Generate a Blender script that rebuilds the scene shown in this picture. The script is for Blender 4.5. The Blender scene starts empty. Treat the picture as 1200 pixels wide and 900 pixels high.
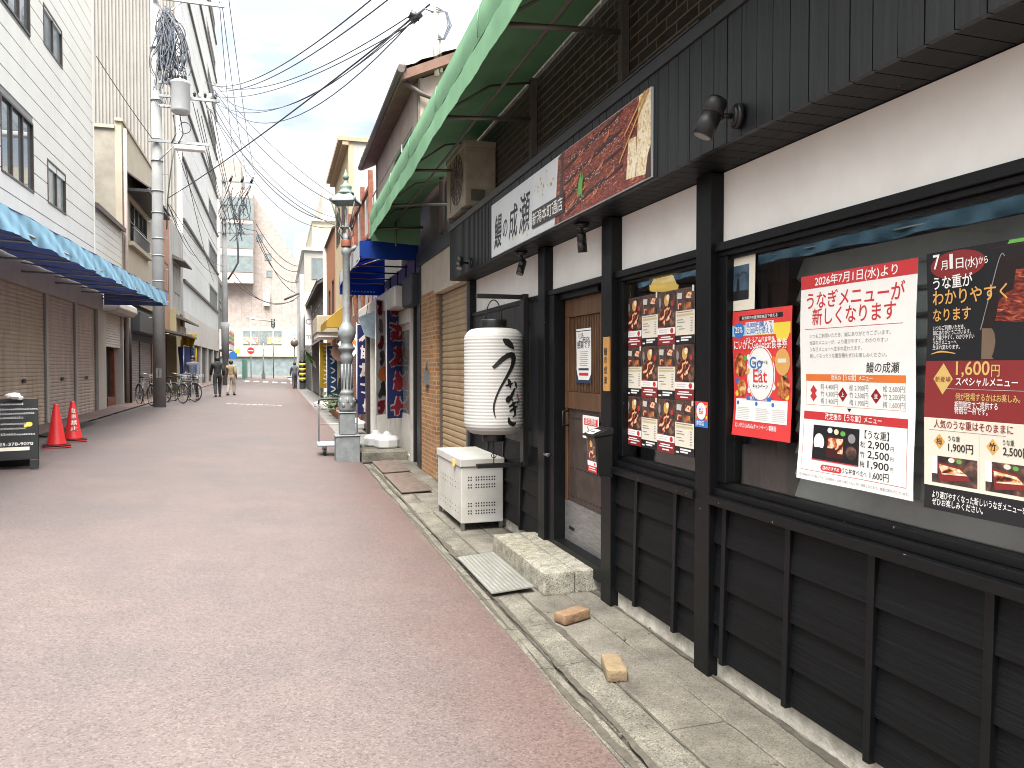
import bpy, math, random
from math import radians as R, sin, cos, pi
from mathutils import Vector, Matrix, noise as mnoise
random.seed(11)
SC = bpy.context.scene
COL = SC.collection

# ---------------------------------------------------------------- camera
F = 880.0; CAMH = 1.55
YAW = math.atan(276 / F); PIT = math.atan(20 / F)
cam = bpy.data.cameras.new('camera'); cam.sensor_width = 36; cam.lens = F / 1200 * 36
cam.clip_start = 0.05; cam.clip_end = 3000
camo = bpy.data.objects.new('camera', cam); COL.objects.link(camo)
camo.location = (0, 0, CAMH); camo.rotation_euler = (pi / 2 - PIT, 0, -YAW)
SC.camera = camo

# ---------------------------------------------------------------- world, sun, exposure
SUN_EL, SUN_AZ = R(62), R(198)          # azimuth clockwise from +Y
w = bpy.data.worlds.new('World'); SC.world = w; w.use_nodes = True
nt = w.node_tree; nt.nodes.clear()
def wn(t, **k):
    n = nt.nodes.new(t)
    for a, b in k.items(): setattr(n, a, b)
    return n
out = wn('ShaderNodeOutputWorld'); bg = wn('ShaderNodeBackground'); bg.inputs[1].default_value = 0.10
sky = wn('ShaderNodeTexSky', sky_type='NISHITA', sun_disc=False, sun_elevation=SUN_EL, sun_rotation=SUN_AZ,
         air_density=1.0, dust_density=2.0, ozone_density=1.0)
tc = wn('ShaderNodeTexCoord'); mp = wn('ShaderNodeMapping'); mp.inputs['Scale'].default_value = (1.2, 1.2, 3.4)
no = wn('ShaderNodeTexNoise'); no.inputs['Scale'].default_value = 1.7; no.inputs['Detail'].default_value = 7; no.inputs['Roughness'].default_value = .55
rp = wn('ShaderNodeValToRGB'); rp.color_ramp.elements[0].position = .44; rp.color_ramp.elements[1].position = .60
rp.color_ramp.elements[0].color = (.28, .28, .28, 1); rp.color_ramp.elements[1].color = (.96, .96, .96, 1)
mx = wn('ShaderNodeMix', data_type='RGBA')
L = nt.links.new
L(tc.outputs['Generated'], mp.inputs[0]); L(mp.outputs[0], no.inputs[0]); L(no.outputs[0], rp.inputs[0])
L(rp.outputs[0], mx.inputs[0]); sk = wn('ShaderNodeVectorMath', operation='SCALE'); sk.inputs['Scale'].default_value = .21; L(sky.outputs[0], sk.inputs[0]); L(sk.outputs[0], mx.inputs[6])
# overcast luminance: brightest overhead, about a fifth of that near the horizon
sz = wn('ShaderNodeSeparateXYZ'); L(tc.outputs['Generated'], sz.inputs[0])
cl = wn('ShaderNodeMath', operation='MAXIMUM'); cl.inputs[1].default_value = 0; L(sz.outputs[2], cl.inputs[0])
pw = wn('ShaderNodeMath', operation='POWER'); pw.inputs[1].default_value = 2.2; L(cl.outputs[0], pw.inputs[0])
ma = wn('ShaderNodeMath', operation='MULTIPLY_ADD'); ma.inputs[1].default_value = 11.0; ma.inputs[2].default_value = 1.0; L(pw.outputs[0], ma.inputs[0])
cc = wn('ShaderNodeVectorMath', operation='SCALE'); cc.inputs[0].default_value = (1.0, .995, .965); L(ma.outputs[0], cc.inputs['Scale']); L(cc.outputs[0], mx.inputs[7])
L(mx.outputs[2], bg.inputs[0]); L(bg.outputs[0], out.inputs[0])
sl = bpy.data.lights.new('sun', 'SUN'); sl.energy = 1.4; sl.angle = R(40); sl.color = (1, .96, .9)
so = bpy.data.objects.new('sun', sl); COL.objects.link(so)
sd = Vector((sin(SUN_AZ) * cos(SUN_EL), cos(SUN_AZ) * cos(SUN_EL), sin(SUN_EL)))
so.rotation_euler = sd.to_track_quat('Z', 'Y').to_euler(); so.location = (0, -20, 40)
SC.view_settings.view_transform = 'Standard'; SC.view_settings.look = 'None'
SC.view_settings.exposure = 3.4; SC.view_settings.gamma = 1
SC.view_settings.use_curve_mapping = False
SC.cycles.filter_width = 1.0
SC.cycles.max_bounces = 8; SC.cycles.transparent_max_bounces = 12
SC.cycles.caustics_reflective = False; SC.cycles.caustics_refractive = False

# ---------------------------------------------------------------- measuring helpers (photo pixel on a known plane -> point)
_c, _s, _cp, _sp = cos(YAW), sin(YAW), cos(PIT), sin(PIT)
_rt = (_c, -_s, 0); _fw = (_s * _cp, _c * _cp, -_sp); _up = (_s * _sp, _c * _sp, _cp)
def ray(px, py):
    u = (px - 600) / F; v = (450 - py) / F
    return [_fw[i] + u * _rt[i] + v * _up[i] for i in range(3)]
def onX(px, py, X):
    r = ray(px, py); t = X / r[0]; return Vector((X, t * r[1], CAMH + t * r[2]))
def onY(px, py, Y):
    r = ray(px, py); t = Y / r[1]; return Vector((t * r[0], Y, CAMH + t * r[2]))
def gz(x, y):
    return (0.05 * (1.3 - max(x, -4.0)) if x < 1.3 else 0.0) + 0.0025 * max(0, y - 8)

# ---------------------------------------------------------------- materials
MATS = {}
# base colours below were first chosen for a brighter ground; KA brings them down to real-world reflectance
KA = .66
FULL = {'white_plaster_panel', 'white_paper', 'grey_blind_slat', 'pale_concrete_base', 'brown_door_wood', 'dark_door_board', 'brushed_kick_plate', 'tan_shutter_paint', 'tan_face_brick', 'tan_grey_shutter', 'stained_tan_shutter',
        'beige_sign_band', 'white_metal_siding', 'white_tower_wall', 'red_cone_plastic', 'off_white_aluminium', 'aged_beige_casing', 'pale_sign_board', 'green_awning_cloth', 'orange_wood_plate', 'pinkish_plaster', 'beige_panel',
        'royal_blue_awning_cloth', 'navy_under_tarp', 'shop_door_glass', 'red_brown_brick', 'dark_brown_tile', 'grey_brown_pipe', 'amber_lamp_shade'}
def alb(n, c): return tuple(c) if (n in FULL or n.startswith('print_') or n.endswith('_print')) else tuple(q * KA for q in c)
def _new(name):
    m = bpy.data.materials.new(name); m.use_nodes = True
    b = m.node_tree.nodes['Principled BSDF']; return m, m.node_tree, b
def col4(c): return (c[0], c[1], c[2], 1)
def mat(name, c, rough=.6, metal=0.0, c2=None, var=.18, scale=3.0, bump=0.0, bscale=80, stretch=(1, 1, 1), spec=.5, emit=0, detail=6, lo=.35, hi=.65, specks=None):
    """paint/wood/metal: base colour broken up by noise, plus a fine bump"""
    if name in MATS: return MATS[name]
    m, t, b = _new(name); N = t.nodes.new
    b.inputs['Roughness'].default_value = rough; b.inputs['Metallic'].default_value = metal
    b.inputs['Specular IOR Level'].default_value = spec
    if c2 is None: c2 = tuple(x * (1 - var) for x in c)
    c = alb(name, c); c2 = alb(name, c2)
    g = N('ShaderNodeTexCoord'); mpn = N('ShaderNodeMapping'); mpn.inputs['Scale'].default_value = stretch
    n = N('ShaderNodeTexNoise'); n.inputs['Scale'].default_value = scale; n.inputs['Detail'].default_value = detail; n.inputs['Roughness'].default_value = .65
    r = N('ShaderNodeValToRGB'); r.color_ramp.elements[0].position = lo; r.color_ramp.elements[1].position = hi
    r.color_ramp.elements[0].color = col4(c2); r.color_ramp.elements[1].color = col4(c)
    K = t.links.new
    K(g.outputs['Object'], mpn.inputs[0]); K(mpn.outputs[0], n.inputs[0]); K(n.outputs[0], r.inputs[0]); K(r.outputs[0], b.inputs['Base Color'])
    if specks:      # paint chips and dust: sparse pale dots
        vo = N('ShaderNodeTexVoronoi'); vo.inputs['Scale'].default_value = specks; K(g.outputs['Object'], vo.inputs[0])
        sc_ = N('ShaderNodeSeparateColor'); K(vo.outputs['Color'], sc_.inputs[0])
        m1 = N('ShaderNodeMath'); m1.operation = 'MULTIPLY'; m1.inputs[1].default_value = .16; K(sc_.outputs[0], m1.inputs[0]); m1b = N('ShaderNodeMath'); m1b.operation = 'SUBTRACT'; m1b.inputs[1].default_value = .08; K(m1.outputs[0], m1b.inputs[0])
        m2_ = N('ShaderNodeMath'); m2_.operation = 'LESS_THAN'; K(vo.outputs['Distance'], m2_.inputs[0]); K(m1b.outputs[0], m2_.inputs[1])
        mk_ = N('ShaderNodeMix'); mk_.data_type = 'RGBA'; mk_.inputs[7].default_value = (.16, .15, .14, 1); K(m2_.outputs[0], mk_.inputs[0]); K(r.outputs[0], mk_.inputs[6]); K(mk_.outputs[2], b.inputs['Base Color'])
    if bump:
        n2 = N('ShaderNodeTexNoise'); n2.inputs['Scale'].default_value = bscale; n2.inputs['Detail'].default_value = 4
        bp = N('ShaderNodeBump'); bp.inputs['Strength'].default_value = bump; bp.inputs['Distance'].default_value = .01
        K(mpn.outputs[0], n2.inputs[0]); K(n2.outputs[0], bp.inputs['Height']); K(bp.outputs[0], b.inputs['Normal'])
    if emit:
        K(r.outputs[0], b.inputs['Emission Color']); b.inputs['Emission Strength'].default_value = emit
    MATS[name] = m; return m
def flat(name, c, rough=.5, metal=0, emit=0):
    return mat(name, c, rough, metal, var=.06, scale=5, emit=emit)
def brick(name, c1, c2, mortar, bw, bh, axis='YZ', ms=.012, rough=.75, bump=.4, off=.5):
    if name in MATS: return MATS[name]
    c1, c2, mortar = alb(name, c1), alb(name, c2), alb(name, mortar)
    m, t, b = _new(name); N = t.nodes.new; K = t.links.new
    b.inputs['Roughness'].default_value = rough
    g = N('ShaderNodeTexCoord'); sx = N('ShaderNodeSeparateXYZ'); cx = N('ShaderNodeCombineXYZ')
    K(g.outputs['Object'], sx.inputs[0])
    if axis == 'YZ':        # use x+y so that it also works on faces along X
        ad = N('ShaderNodeMath'); ad.operation = 'ADD'; K(sx.outputs[0], ad.inputs[0]); K(sx.outputs[1], ad.inputs[1])
        K(ad.outputs[0], cx.inputs[0]); K(sx.outputs[2], cx.inputs[1])
    else:
        K(sx.outputs[0], cx.inputs[0]); K(sx.outputs[1], cx.inputs[1])
    bt = N('ShaderNodeTexBrick'); bt.inputs['Scale'].default_value = 1; bt.inputs['Brick Width'].default_value = bw; bt.inputs['Row Height'].default_value = bh
    bt.inputs['Mortar Size'].default_value = ms; bt.inputs['Mortar Smooth'].default_value = .2; bt.inputs['Bias'].default_value = 0; bt.offset = off
    bt.inputs['Color1'].default_value = col4(c1); bt.inputs['Color2'].default_value = col4(c2); bt.inputs['Mortar'].default_value = col4(mortar)
    n = N('ShaderNodeTexNoise'); n.inputs['Scale'].default_value = 2.2; n.inputs['Detail'].default_value = 6
    K(g.outputs['Object'], n.inputs[0])
    r = N('ShaderNodeMapRange'); r.inputs[1].default_value = .3; r.inputs[2].default_value = .7; r.inputs[3].default_value = .78; r.inputs[4].default_value = 1.08
    K(n.outputs[0], r.inputs[0])
    mm = N('ShaderNodeMix'); mm.data_type = 'RGBA'; mm.blend_type = 'MULTIPLY'; mm.inputs[0].default_value = 1
    K(cx.outputs[0], bt.inputs[0]); K(bt.outputs[0], mm.inputs[6]); K(r.outputs[0], mm.inputs[7]); K(mm.outputs[2], b.inputs['Base Color'])
    bp = N('ShaderNodeBump'); bp.inputs['Strength'].default_value = bump; bp.inputs['Distance'].default_value = .01; bp.invert = True
    K(bt.outputs[1], bp.inputs['Height']); K(bp.outputs[0], b.inputs['Normal'])
    MATS[name] = m; return m
def glass(name, tint=(.9, .95, .95), refl=1.0, rough=.0):
    if name in MATS: return MATS[name]
    m = bpy.data.materials.new(name); m.use_nodes = True; t = m.node_tree; t.nodes.clear(); N = t.nodes.new; K = t.links.new
    o = N('ShaderNodeOutputMaterial'); a = N('ShaderNodeBsdfTransparent'); a.inputs[0].default_value = col4(tint)
    gl = N('ShaderNodeBsdfGlossy'); gl.inputs['Roughness'].default_value = rough
    # Schlick reflectance, the same from either side of the pane
    ge = N('ShaderNodeNewGeometry'); dt = N('ShaderNodeVectorMath'); dt.operation = 'DOT_PRODUCT'; K(ge.outputs['Incoming'], dt.inputs[0]); K(ge.outputs['Normal'], dt.inputs[1])
    ab_ = N('ShaderNodeMath'); ab_.operation = 'ABSOLUTE'; K(dt.outputs['Value'], ab_.inputs[0])
    om = N('ShaderNodeMath'); om.operation = 'SUBTRACT'; om.inputs[0].default_value = 1; K(ab_.outputs[0], om.inputs[1])
    p5 = N('ShaderNodeMath'); p5.operation = 'POWER'; p5.inputs[1].default_value = 5; K(om.outputs[0], p5.inputs[0])
    fr = N('ShaderNodeMath'); fr.operation = 'MULTIPLY_ADD'; fr.inputs[1].default_value = .95; fr.inputs[2].default_value = .05; K(p5.outputs[0], fr.inputs[0])
    ml = N('ShaderNodeMath'); ml.operation = 'MULTIPLY'; ml.inputs[1].default_value = refl; ml.use_clamp = True
    mxx = N('ShaderNodeMixShader')
    K(fr.outputs[0], ml.inputs[0]); K(ml.outputs[0], mxx.inputs[0]); K(a.outputs[0], mxx.inputs[1]); K(gl.outputs[0], mxx.inputs[2]); K(mxx.outputs[0], o.inputs[0])
    MATS[name] = m; return m
def speckle(name, base, dark, light, big=None, rough=.85, sc=170, bump=.5, edge=None, mott=(.88, 1.07), msc=4.5, spec=.3):
    """asphalt / concrete: fine aggregate over slow blotches; edge=(x0,x1,colour) tints a lengthwise band of real coloured paving"""
    if name in MATS: return MATS[name]
    m, t, b = _new(name); N = t.nodes.new; K = t.links.new
    big = alb(name, big or base); base = alb(name, base); edge = [(q0, q1, alb(name, q2)) for q0, q1, q2 in (edge or [])]
    b.inputs['Roughness'].default_value = rough; b.inputs['Specular IOR Level'].default_value = spec
    g = N('ShaderNodeTexCoord')
    n0 = N('ShaderNodeTexNoise'); n0.inputs['Scale'].default_value = .55; n0.inputs['Detail'].default_value = 8; n0.inputs['Roughness'].default_value = .6
    K(g.outputs['Object'], n0.inputs[0])
    r0 = N('ShaderNodeValToRGB'); r0.color_ramp.elements[0].position = .33; r0.color_ramp.elements[1].position = .68
    r0.color_ramp.elements[0].color = col4(big or base); r0.color_ramp.elements[1].color = col4(base); K(n0.outputs[0], r0.inputs[0])
    last = r0.outputs[0]
    if edge:
        sx = N('ShaderNodeSeparateXYZ'); K(g.outputs['Object'], sx.inputs[0])
        n3 = N('ShaderNodeTexNoise'); n3.inputs['Scale'].default_value = 1.3; n3.inputs['Detail'].default_value = 6; K(g.outputs['Object'], n3.inputs[0])
        for (x0, x1, c) in edge:
            ad = N('ShaderNodeMath'); ad.operation = 'MULTIPLY_ADD'; ad.inputs[1].default_value = .9; K(n3.outputs[0], ad.inputs[0]); K(sx.outputs[0], ad.inputs[2])
            rr = N('ShaderNodeMapRange'); rr.interpolation_type = 'SMOOTHSTEP'
            rr.inputs[1].default_value = x0 + .45; rr.inputs[2].default_value = x1 + .45; K(ad.outputs[0], rr.inputs[0])
            mk = N('ShaderNodeMix'); mk.data_type = 'RGBA'; mk.inputs[7].default_value = col4(c); K(rr.outputs[0], mk.inputs[0]); K(last, mk.inputs[6]); last = mk.outputs[2]
    v = N('ShaderNodeTexVoronoi'); v.inputs['Scale'].default_value = sc; K(g.outputs['Object'], v.inputs[0])
    sp = N('ShaderNodeSeparateColor'); K(v.outputs['Color'], sp.inputs[0])
    r1 = N('ShaderNodeValToRGB'); e = r1.color_ramp.elements
    e[0].position = .0; e[0].color = col4(dark); e[1].position = .34; e[1].color = (1, 1, 1, 1)
    e2 = e.new(.72); e2.color = (1.0, 1.0, 1.0, 1); e3 = e.new(1.0); e3.color = col4(light)
    K(sp.outputs[0], r1.inputs[0])
    n5 = N('ShaderNodeTexNoise'); n5.inputs['Scale'].default_value = msc; n5.inputs['Detail'].default_value = 9; n5.inputs['Roughness'].default_value = .68; K(g.outputs['Object'], n5.inputs[0])
    r5 = N('ShaderNodeMapRange'); r5.inputs[1].default_value = .32; r5.inputs[2].default_value = .66; r5.inputs[3].default_value = mott[0]; r5.inputs[4].default_value = mott[1]; K(n5.outputs[0], r5.inputs[0])
    m5 = N('ShaderNodeMix'); m5.data_type = 'RGBA'; m5.blend_type = 'MULTIPLY'; m5.inputs[0].default_value = 1; K(last, m5.inputs[6]); K(r5.outputs[0], m5.inputs[7]); last = m5.outputs[2]
    mm = N('ShaderNodeMix'); mm.data_type = 'RGBA'; mm.blend_type = 'MULTIPLY'; mm.inputs[0].default_value = 1
    K(last, mm.inputs[6]); K(r1.outputs[0], mm.inputs[7]); K(mm.outputs[2], b.inputs['Base Color'])
    bp = N('ShaderNodeBump'); bp.inputs['Strength'].default_value = bump; bp.inputs['Distance'].default_value = .004
    K(sp.outputs[1], bp.inputs['Height']); K(bp.outputs[0], b.inputs['Normal'])
    MATS[name] = m; return m
def ramp_noise(name, stops, scale=8, rough=.4, stretch=(1, 1, 1), dist=1.5, wave=None, bump=.3):
    """printed food photographs: colours broken by warped noise"""
    if name in MATS: return MATS[name]
    m, t, b = _new(name); N = t.nodes.new; K = t.links.new
    b.inputs['Roughness'].default_value = rough
    g = N('ShaderNodeTexCoord'); mpn = N('ShaderNodeMapping'); mpn.inputs['Scale'].default_value = stretch; K(g.outputs['Object'], mpn.inputs[0])
    if wave:
        n = N('ShaderNodeTexWave'); n.inputs['Scale'].default_value = wave; n.inputs['Distortion'].default_value = 9; n.inputs['Detail'].default_value = 4; n.inputs['Detail Scale'].default_value = 2.2; n.bands_direction = 'DIAGONAL'
    else:
        n = N('ShaderNodeTexNoise'); n.inputs['Scale'].default_value = scale; n.inputs['Detail'].default_value = 7; n.inputs['Distortion'].default_value = dist
    K(mpn.outputs[0], n.inputs[0])
    r = N('ShaderNodeValToRGB'); els = r.color_ramp.elements
    els[0].position = stops[0][0]; els[0].color = col4(stops[0][1]); els[1].position = stops[-1][0]; els[1].color = col4(stops[-1][1])
    for p, c in stops[1:-1]: e = els.new(p); e.color = col4(c)
    K(n.outputs[0 if not wave else 1], r.inputs[0]); K(r.outputs[0], b.inputs['Base Color'])
    MATS[name] = m; return m

# ---------------------------------------------------------------- mesh builder
class MB:
    def __init__(s): s.v = []; s.f = []; s.mi = []; s.ms = []; s.cur = 0; s.sm = []
    def m(s, mt):
        if mt not in s.ms: s.ms.append(mt)
        s.cur = s.ms.index(mt); return s
    def add(s, vs, fs, smooth=False):
        o = len(s.v); s.v += [tuple(p) for p in vs]
        for f in fs: s.f.append(tuple(i + o for i in f)); s.mi.append(s.cur); s.sm.append(smooth)
        return s
    def hexa(s, p, smooth=False):   # p: 4 bottom ccw, 4 top
        return s.add(p, [(3, 2, 1, 0), (4, 5, 6, 7), (0, 1, 5, 4), (1, 2, 6, 5), (2, 3, 7, 6), (3, 0, 4, 7)], smooth)
    def box(s, x0, y0, z0, x1, y1, z1):
        if x0 > x1: x0, x1 = x1, x0
        if y0 > y1: y0, y1 = y1, y0
        if z0 > z1: z0, z1 = z1, z0
        return s.hexa([(x0, y0, z0), (x1, y0, z0), (x1, y1, z0), (x0, y1, z0), (x0, y0, z1), (x1, y0, z1), (x1, y1, z1), (x0, y1, z1)])
    def prism(s, pts, vec):
        n = len(pts); vec = Vector(vec)
        a = [Vector(p) for p in pts]; b = [p + vec for p in a]
        return s.add(a + b, [tuple(range(n - 1, -1, -1)), tuple(range(n, 2 * n))] + [(i, (i + 1) % n, n + (i + 1) % n, n + i) for i in range(n)])
    def beam(s, p0, p1, wd, ht, up=(0, 0, 1)):
        p0 = Vector(p0); p1 = Vector(p1); d = (p1 - p0).normalized(); sd_ = d.cross(Vector(up))
        if sd_.length < 1e-5: sd_ = d.cross(Vector((1, 0, 0)))
        sd_.normalize(); u = sd_.cross(d)
        a = sd_ * wd / 2; b = u * ht / 2
        return s.hexa([p0 - a - b, p0 + a - b, p1 + a - b, p1 - a - b, p0 - a + b, p0 + a + b, p1 + a + b, p1 - a + b])
    def tube(s, pts, r, n=6, caps=True):
        pts = [Vector(p) for p in pts]; k = len(pts)
        rs = r if isinstance(r, (list, tuple)) else [r] * k
        vs = []; pu = None
        for i in range(k):
            d = (pts[min(i + 1, k - 1)] - pts[max(i - 1, 0)])
            d = d.normalized() if d.length > 1e-9 else Vector((0, 0, 1))
            if pu is None:
                pu = d.cross(Vector((0, 0, 1)))
                if pu.length < 1e-3: pu = d.cross(Vector((0, 1, 0)))
            pu = pu - d * pu.dot(d)
            pu.normalize(); q = d.cross(pu)
            for j in range(n):
                a = 2 * pi * j / n; vs.append(pts[i] + (pu * cos(a) + q * sin(a)) * rs[i])
        fs = [(i * n + j, i * n + (j + 1) % n, (i + 1) * n + (j + 1) % n, (i + 1) * n + j) for i in range(k - 1) for j in range(n)]
        s.add(vs, fs, True)
        if caps:
            o = len(s.v) - len(vs)
            s.f += [tuple(o + j for j in range(n - 1, -1, -1)), tuple(o + (k - 1) * n + j for j in range(n))]; s.mi += [s.cur] * 2; s.sm += [False] * 2
        return s
    def cyl(s, p0, p1, r0, r1=None, n=14):
        return s.tube([p0, p1], [r0, r0 if r1 is None else r1], n)
    def lathe(s, prof, c=(0, 0, 0), n=20, smooth=True, M=None):
        vs = []; k = len(prof)
        for (r, z) in prof:
            for j in range(n):
                a = 2 * pi * j / n; p = Vector((r * cos(a), r * sin(a), z))
                if M is not None: p = M @ p
                vs.append(p + Vector(c))
        fs = [(i * n + j, i * n + (j + 1) % n, (i + 1) * n + (j + 1) % n, (i + 1) * n + j) for i in range(k - 1) for j in range(n)]
        s.add(vs, fs, smooth)
        o = len(s.v) - len(vs)
        s.f += [tuple(o + j for j in range(n - 1, -1, -1)), tuple(o + (k - 1) * n + j for j in range(n))]; s.mi += [s.cur] * 2; s.sm += [False] * 2
        return s
    def grid(s, fn, nu, nv, smooth=True):
        vs = [fn(i / nu, j / nv) for j in range(nv + 1) for i in range(nu + 1)]
        fs = [(j * (nu + 1) + i, j * (nu + 1) + i + 1, (j + 1) * (nu + 1) + i + 1, (j + 1) * (nu + 1) + i) for j in range(nv) for i in range(nu)]
        return s.add(vs, fs, smooth)
    def sheet(s, fn, nu, nv, th):   # a grid with thickness along vector th
        th = Vector(th); s.grid(fn, nu, nv); s.grid(lambda a, b: Vector(fn(1 - a, b)) + th, nu, nv)
        for (e0, e1) in (((0, 0), (1, 0)), ((1, 0), (1, 1)), ((1, 1), (0, 1)), ((0, 1), (0, 0))):
            n_ = nu if e0[1] == e1[1] else nv
            s.grid(lambda a, b: Vector(fn(e0[0] + (e1[0] - e0[0]) * a, e0[1] + (e1[1] - e0[1]) * a)) + th * b, n_, 1)
        return s
    def torus(s, c, R0, r, M=None, n=24, k=6):
        vs = []
        for i in range(n):
            a = 2 * pi * i / n
            for j in range(k):
                b = 2 * pi * j / k; p = Vector(((R0 + r * cos(b)) * cos(a), (R0 + r * cos(b)) * sin(a), r * sin(b)))
                if M is not None: p = M @ p
                vs.append(p + Vector(c))
        return s.add(vs, [(i * k + j, ((i + 1) % n) * k + j, ((i + 1) % n) * k + (j + 1) % k, i * k + (j + 1) % k) for i in range(n) for j in range(k)], True)

ORG = {}
def _mk(name, mb, mt, org):
    me = bpy.data.meshes.new(name)
    ox, oy, oz = org
    me.from_pydata([(p[0] - ox, p[1] - oy, p[2] - oz) for p in mb.v], [], mb.f)
    ms = list(mb.ms)
    if not ms: ms = [mt]
    for q in ms: me.materials.append(q)
    if len(ms) > 1: me.polygons.foreach_set('material_index', mb.mi)
    me.polygons.foreach_set('use_smooth', mb.sm)
    me.update()
    o = bpy.data.objects.new(name, me); COL.objects.link(o)
    return o
def tag(o, label=None, cat=None, group=None, kind=None):
    if label: o['label'] = label
    if cat: o['category'] = cat
    if group: o['group'] = group
    if kind: o['kind'] = kind
    return o
def T(name, label, cat, loc=(0, 0, 0), group=None, rz=0, local=False):
    o = bpy.data.objects.new(name, None); o.empty_display_size = .1; COL.objects.link(o); o.location = loc; o.rotation_euler = (0, 0, rz)
    ORG[o.name] = (0, 0, 0) if local else tuple(loc)
    return tag(o, label, cat, group)
def P(name, mb, mt=None, parent=None, label=None, bevel=0, kind=None):
    org = ORG[parent.name]
    o = _mk(name, mb, mt, org); o.parent = parent; ORG[o.name] = org
    if label: o['label'] = label
    if kind: o['kind'] = kind
    if bevel:
        b = o.modifiers.new('bevel', 'BEVEL'); b.width = bevel; b.segments = 2; b.limit_method = 'ANGLE'
    return o
def S(name, mb, mt=None, label=None, cat=None, group=None, kind=None, org=None, bevel=0):
    if org is None:
        if kind: org = (0, 0, 0)
        else:
            xs = [p[0] for p in mb.v]; ys = [p[1] for p in mb.v]; zs = [p[2] for p in mb.v]
            org = ((min(xs) + max(xs)) / 2, (min(ys) + max(ys)) / 2, min(zs))
    o = _mk(name, mb, mt, org); o.location = org; ORG[o.name] = org
    if bevel:
        b = o.modifiers.new('bevel', 'BEVEL'); b.width = bevel; b.segments = 2; b.limit_method = 'ANGLE'
    return tag(o, label, cat, group, kind)
def dup(root, loc, rz=None, label=None):
    r = root.copy(); COL.objects.link(r); r.location = loc
    if rz is not None: r.rotation_euler = (0, 0, rz)
    if label: r['label'] = label
    for ch in list(root.children):
        c = ch.copy(); COL.objects.link(c); c.parent = r
        for g in list(ch.children):
            d = g.copy(); COL.objects.link(d); d.parent = c
    return r

# ---------------------------------------------------------------- lettering
_TX = {}
def _tm(body, bold):
    cu = bpy.data.curves.new('lettering', 'FONT'); cu.body = body; cu.size = 1; cu.offset = bold; cu.resolution_u = 3
    o = bpy.data.objects.new('lettering', cu); COL.objects.link(o)
    dg = bpy.context.evaluated_depsgraph_get(); ev = o.evaluated_get(dg); me = ev.to_mesh()
    vs = [(v.co.x, v.co.y) for v in me.vertices]; fs = [tuple(p.vertices) for p in me.polygons]; ar = sum(p.area for p in me.polygons)
    ev.to_mesh_clear(); bpy.data.objects.remove(o); bpy.data.curves.remove(cu)
    x0 = min(v[0] for v in vs); x1 = max(v[0] for v in vs)
    return ([(x - x0, y) for x, y in vs], fs, x1 - x0), ar
def tmesh(body, bold=0.0):
    """lettering as a flat mesh; weight is added only as far as every character still fills cleanly"""
    bold = min(bold, .012); key = (body, bold)
    if key in _TX: return _TX[key]
    best, a0 = _tm(body, 0.0)
    if bold > 0:
        r1, a1 = _tm(body, .002); k = (a1 - a0) / .002
        if k > 0:
            best = r1; b_ = .004
            while b_ <= bold + 1e-6:
                r2, a2 = _tm(body, b_)
                if abs(a2 - (a0 + k * b_)) > .02 + .002 * len(body): break
                best = r2; b_ += .002
    _TX[key] = best; return best
def put(mb, fm, body, u, v, h, w_=None, al='l', bold=0.012, k=2, rot=0, wmul=1.0, shear=0):
    """letters of em-height h; w_ = exact width wanted"""
    vs, fs, wd = tmesh(body, bold)
    sx = (w_ / wd) if w_ else h * wmul
    W_ = sx * wd
    du = 0 if al == 'l' else (-W_ / 2 if al == 'c' else -W_)
    ca, sa = cos(rot), sin(rot)
    pts = []
    for x, y in vs:
        a = x * sx + du + shear * y * h; b = y * h
        pts.append(fm(u + a * ca - b * sa, v + a * sa + b * ca, k))
    mb.add(pts, fs)
def rect(mb, fm, u0, v0, u1, v1, k=1, st=.05):
    nu = max(1, int(abs(u1 - u0) / st)); nv = max(1, int(abs(v1 - v0) / st))
    mb.grid(lambda a, b: fm(u0 + (u1 - u0) * a, v0 + (v1 - v0) * b, k), nu, nv, False)
def ell(mb, fm, u, v, ru, rv, k=1, n=20):
    mb.add([fm(u, v, k)] + [fm(u + ru * cos(2 * pi * i / n), v + rv * sin(2 * pi * i / n), k) for i in range(n)], [(0, 1 + i, 1 + (i + 1) % n) for i in range(n)])
def poly(mb, fm, pts, k=1):
    mb.add([fm(a, b, k) for a, b in pts], [tuple(range(len(pts)))])
def outline(mb, fm, u0, v0, u1, v1, t, k=1):
    rect(mb, fm, u0, v0, u1, v0 + t, k); rect(mb, fm, u0, v1 - t, u1, v1, k); rect(mb, fm, u0, v0 + t, u0 + t, v1 - t, k); rect(mb, fm, u1 - t, v0 + t, u1, v1 - t, k)
_BK = 0
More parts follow.
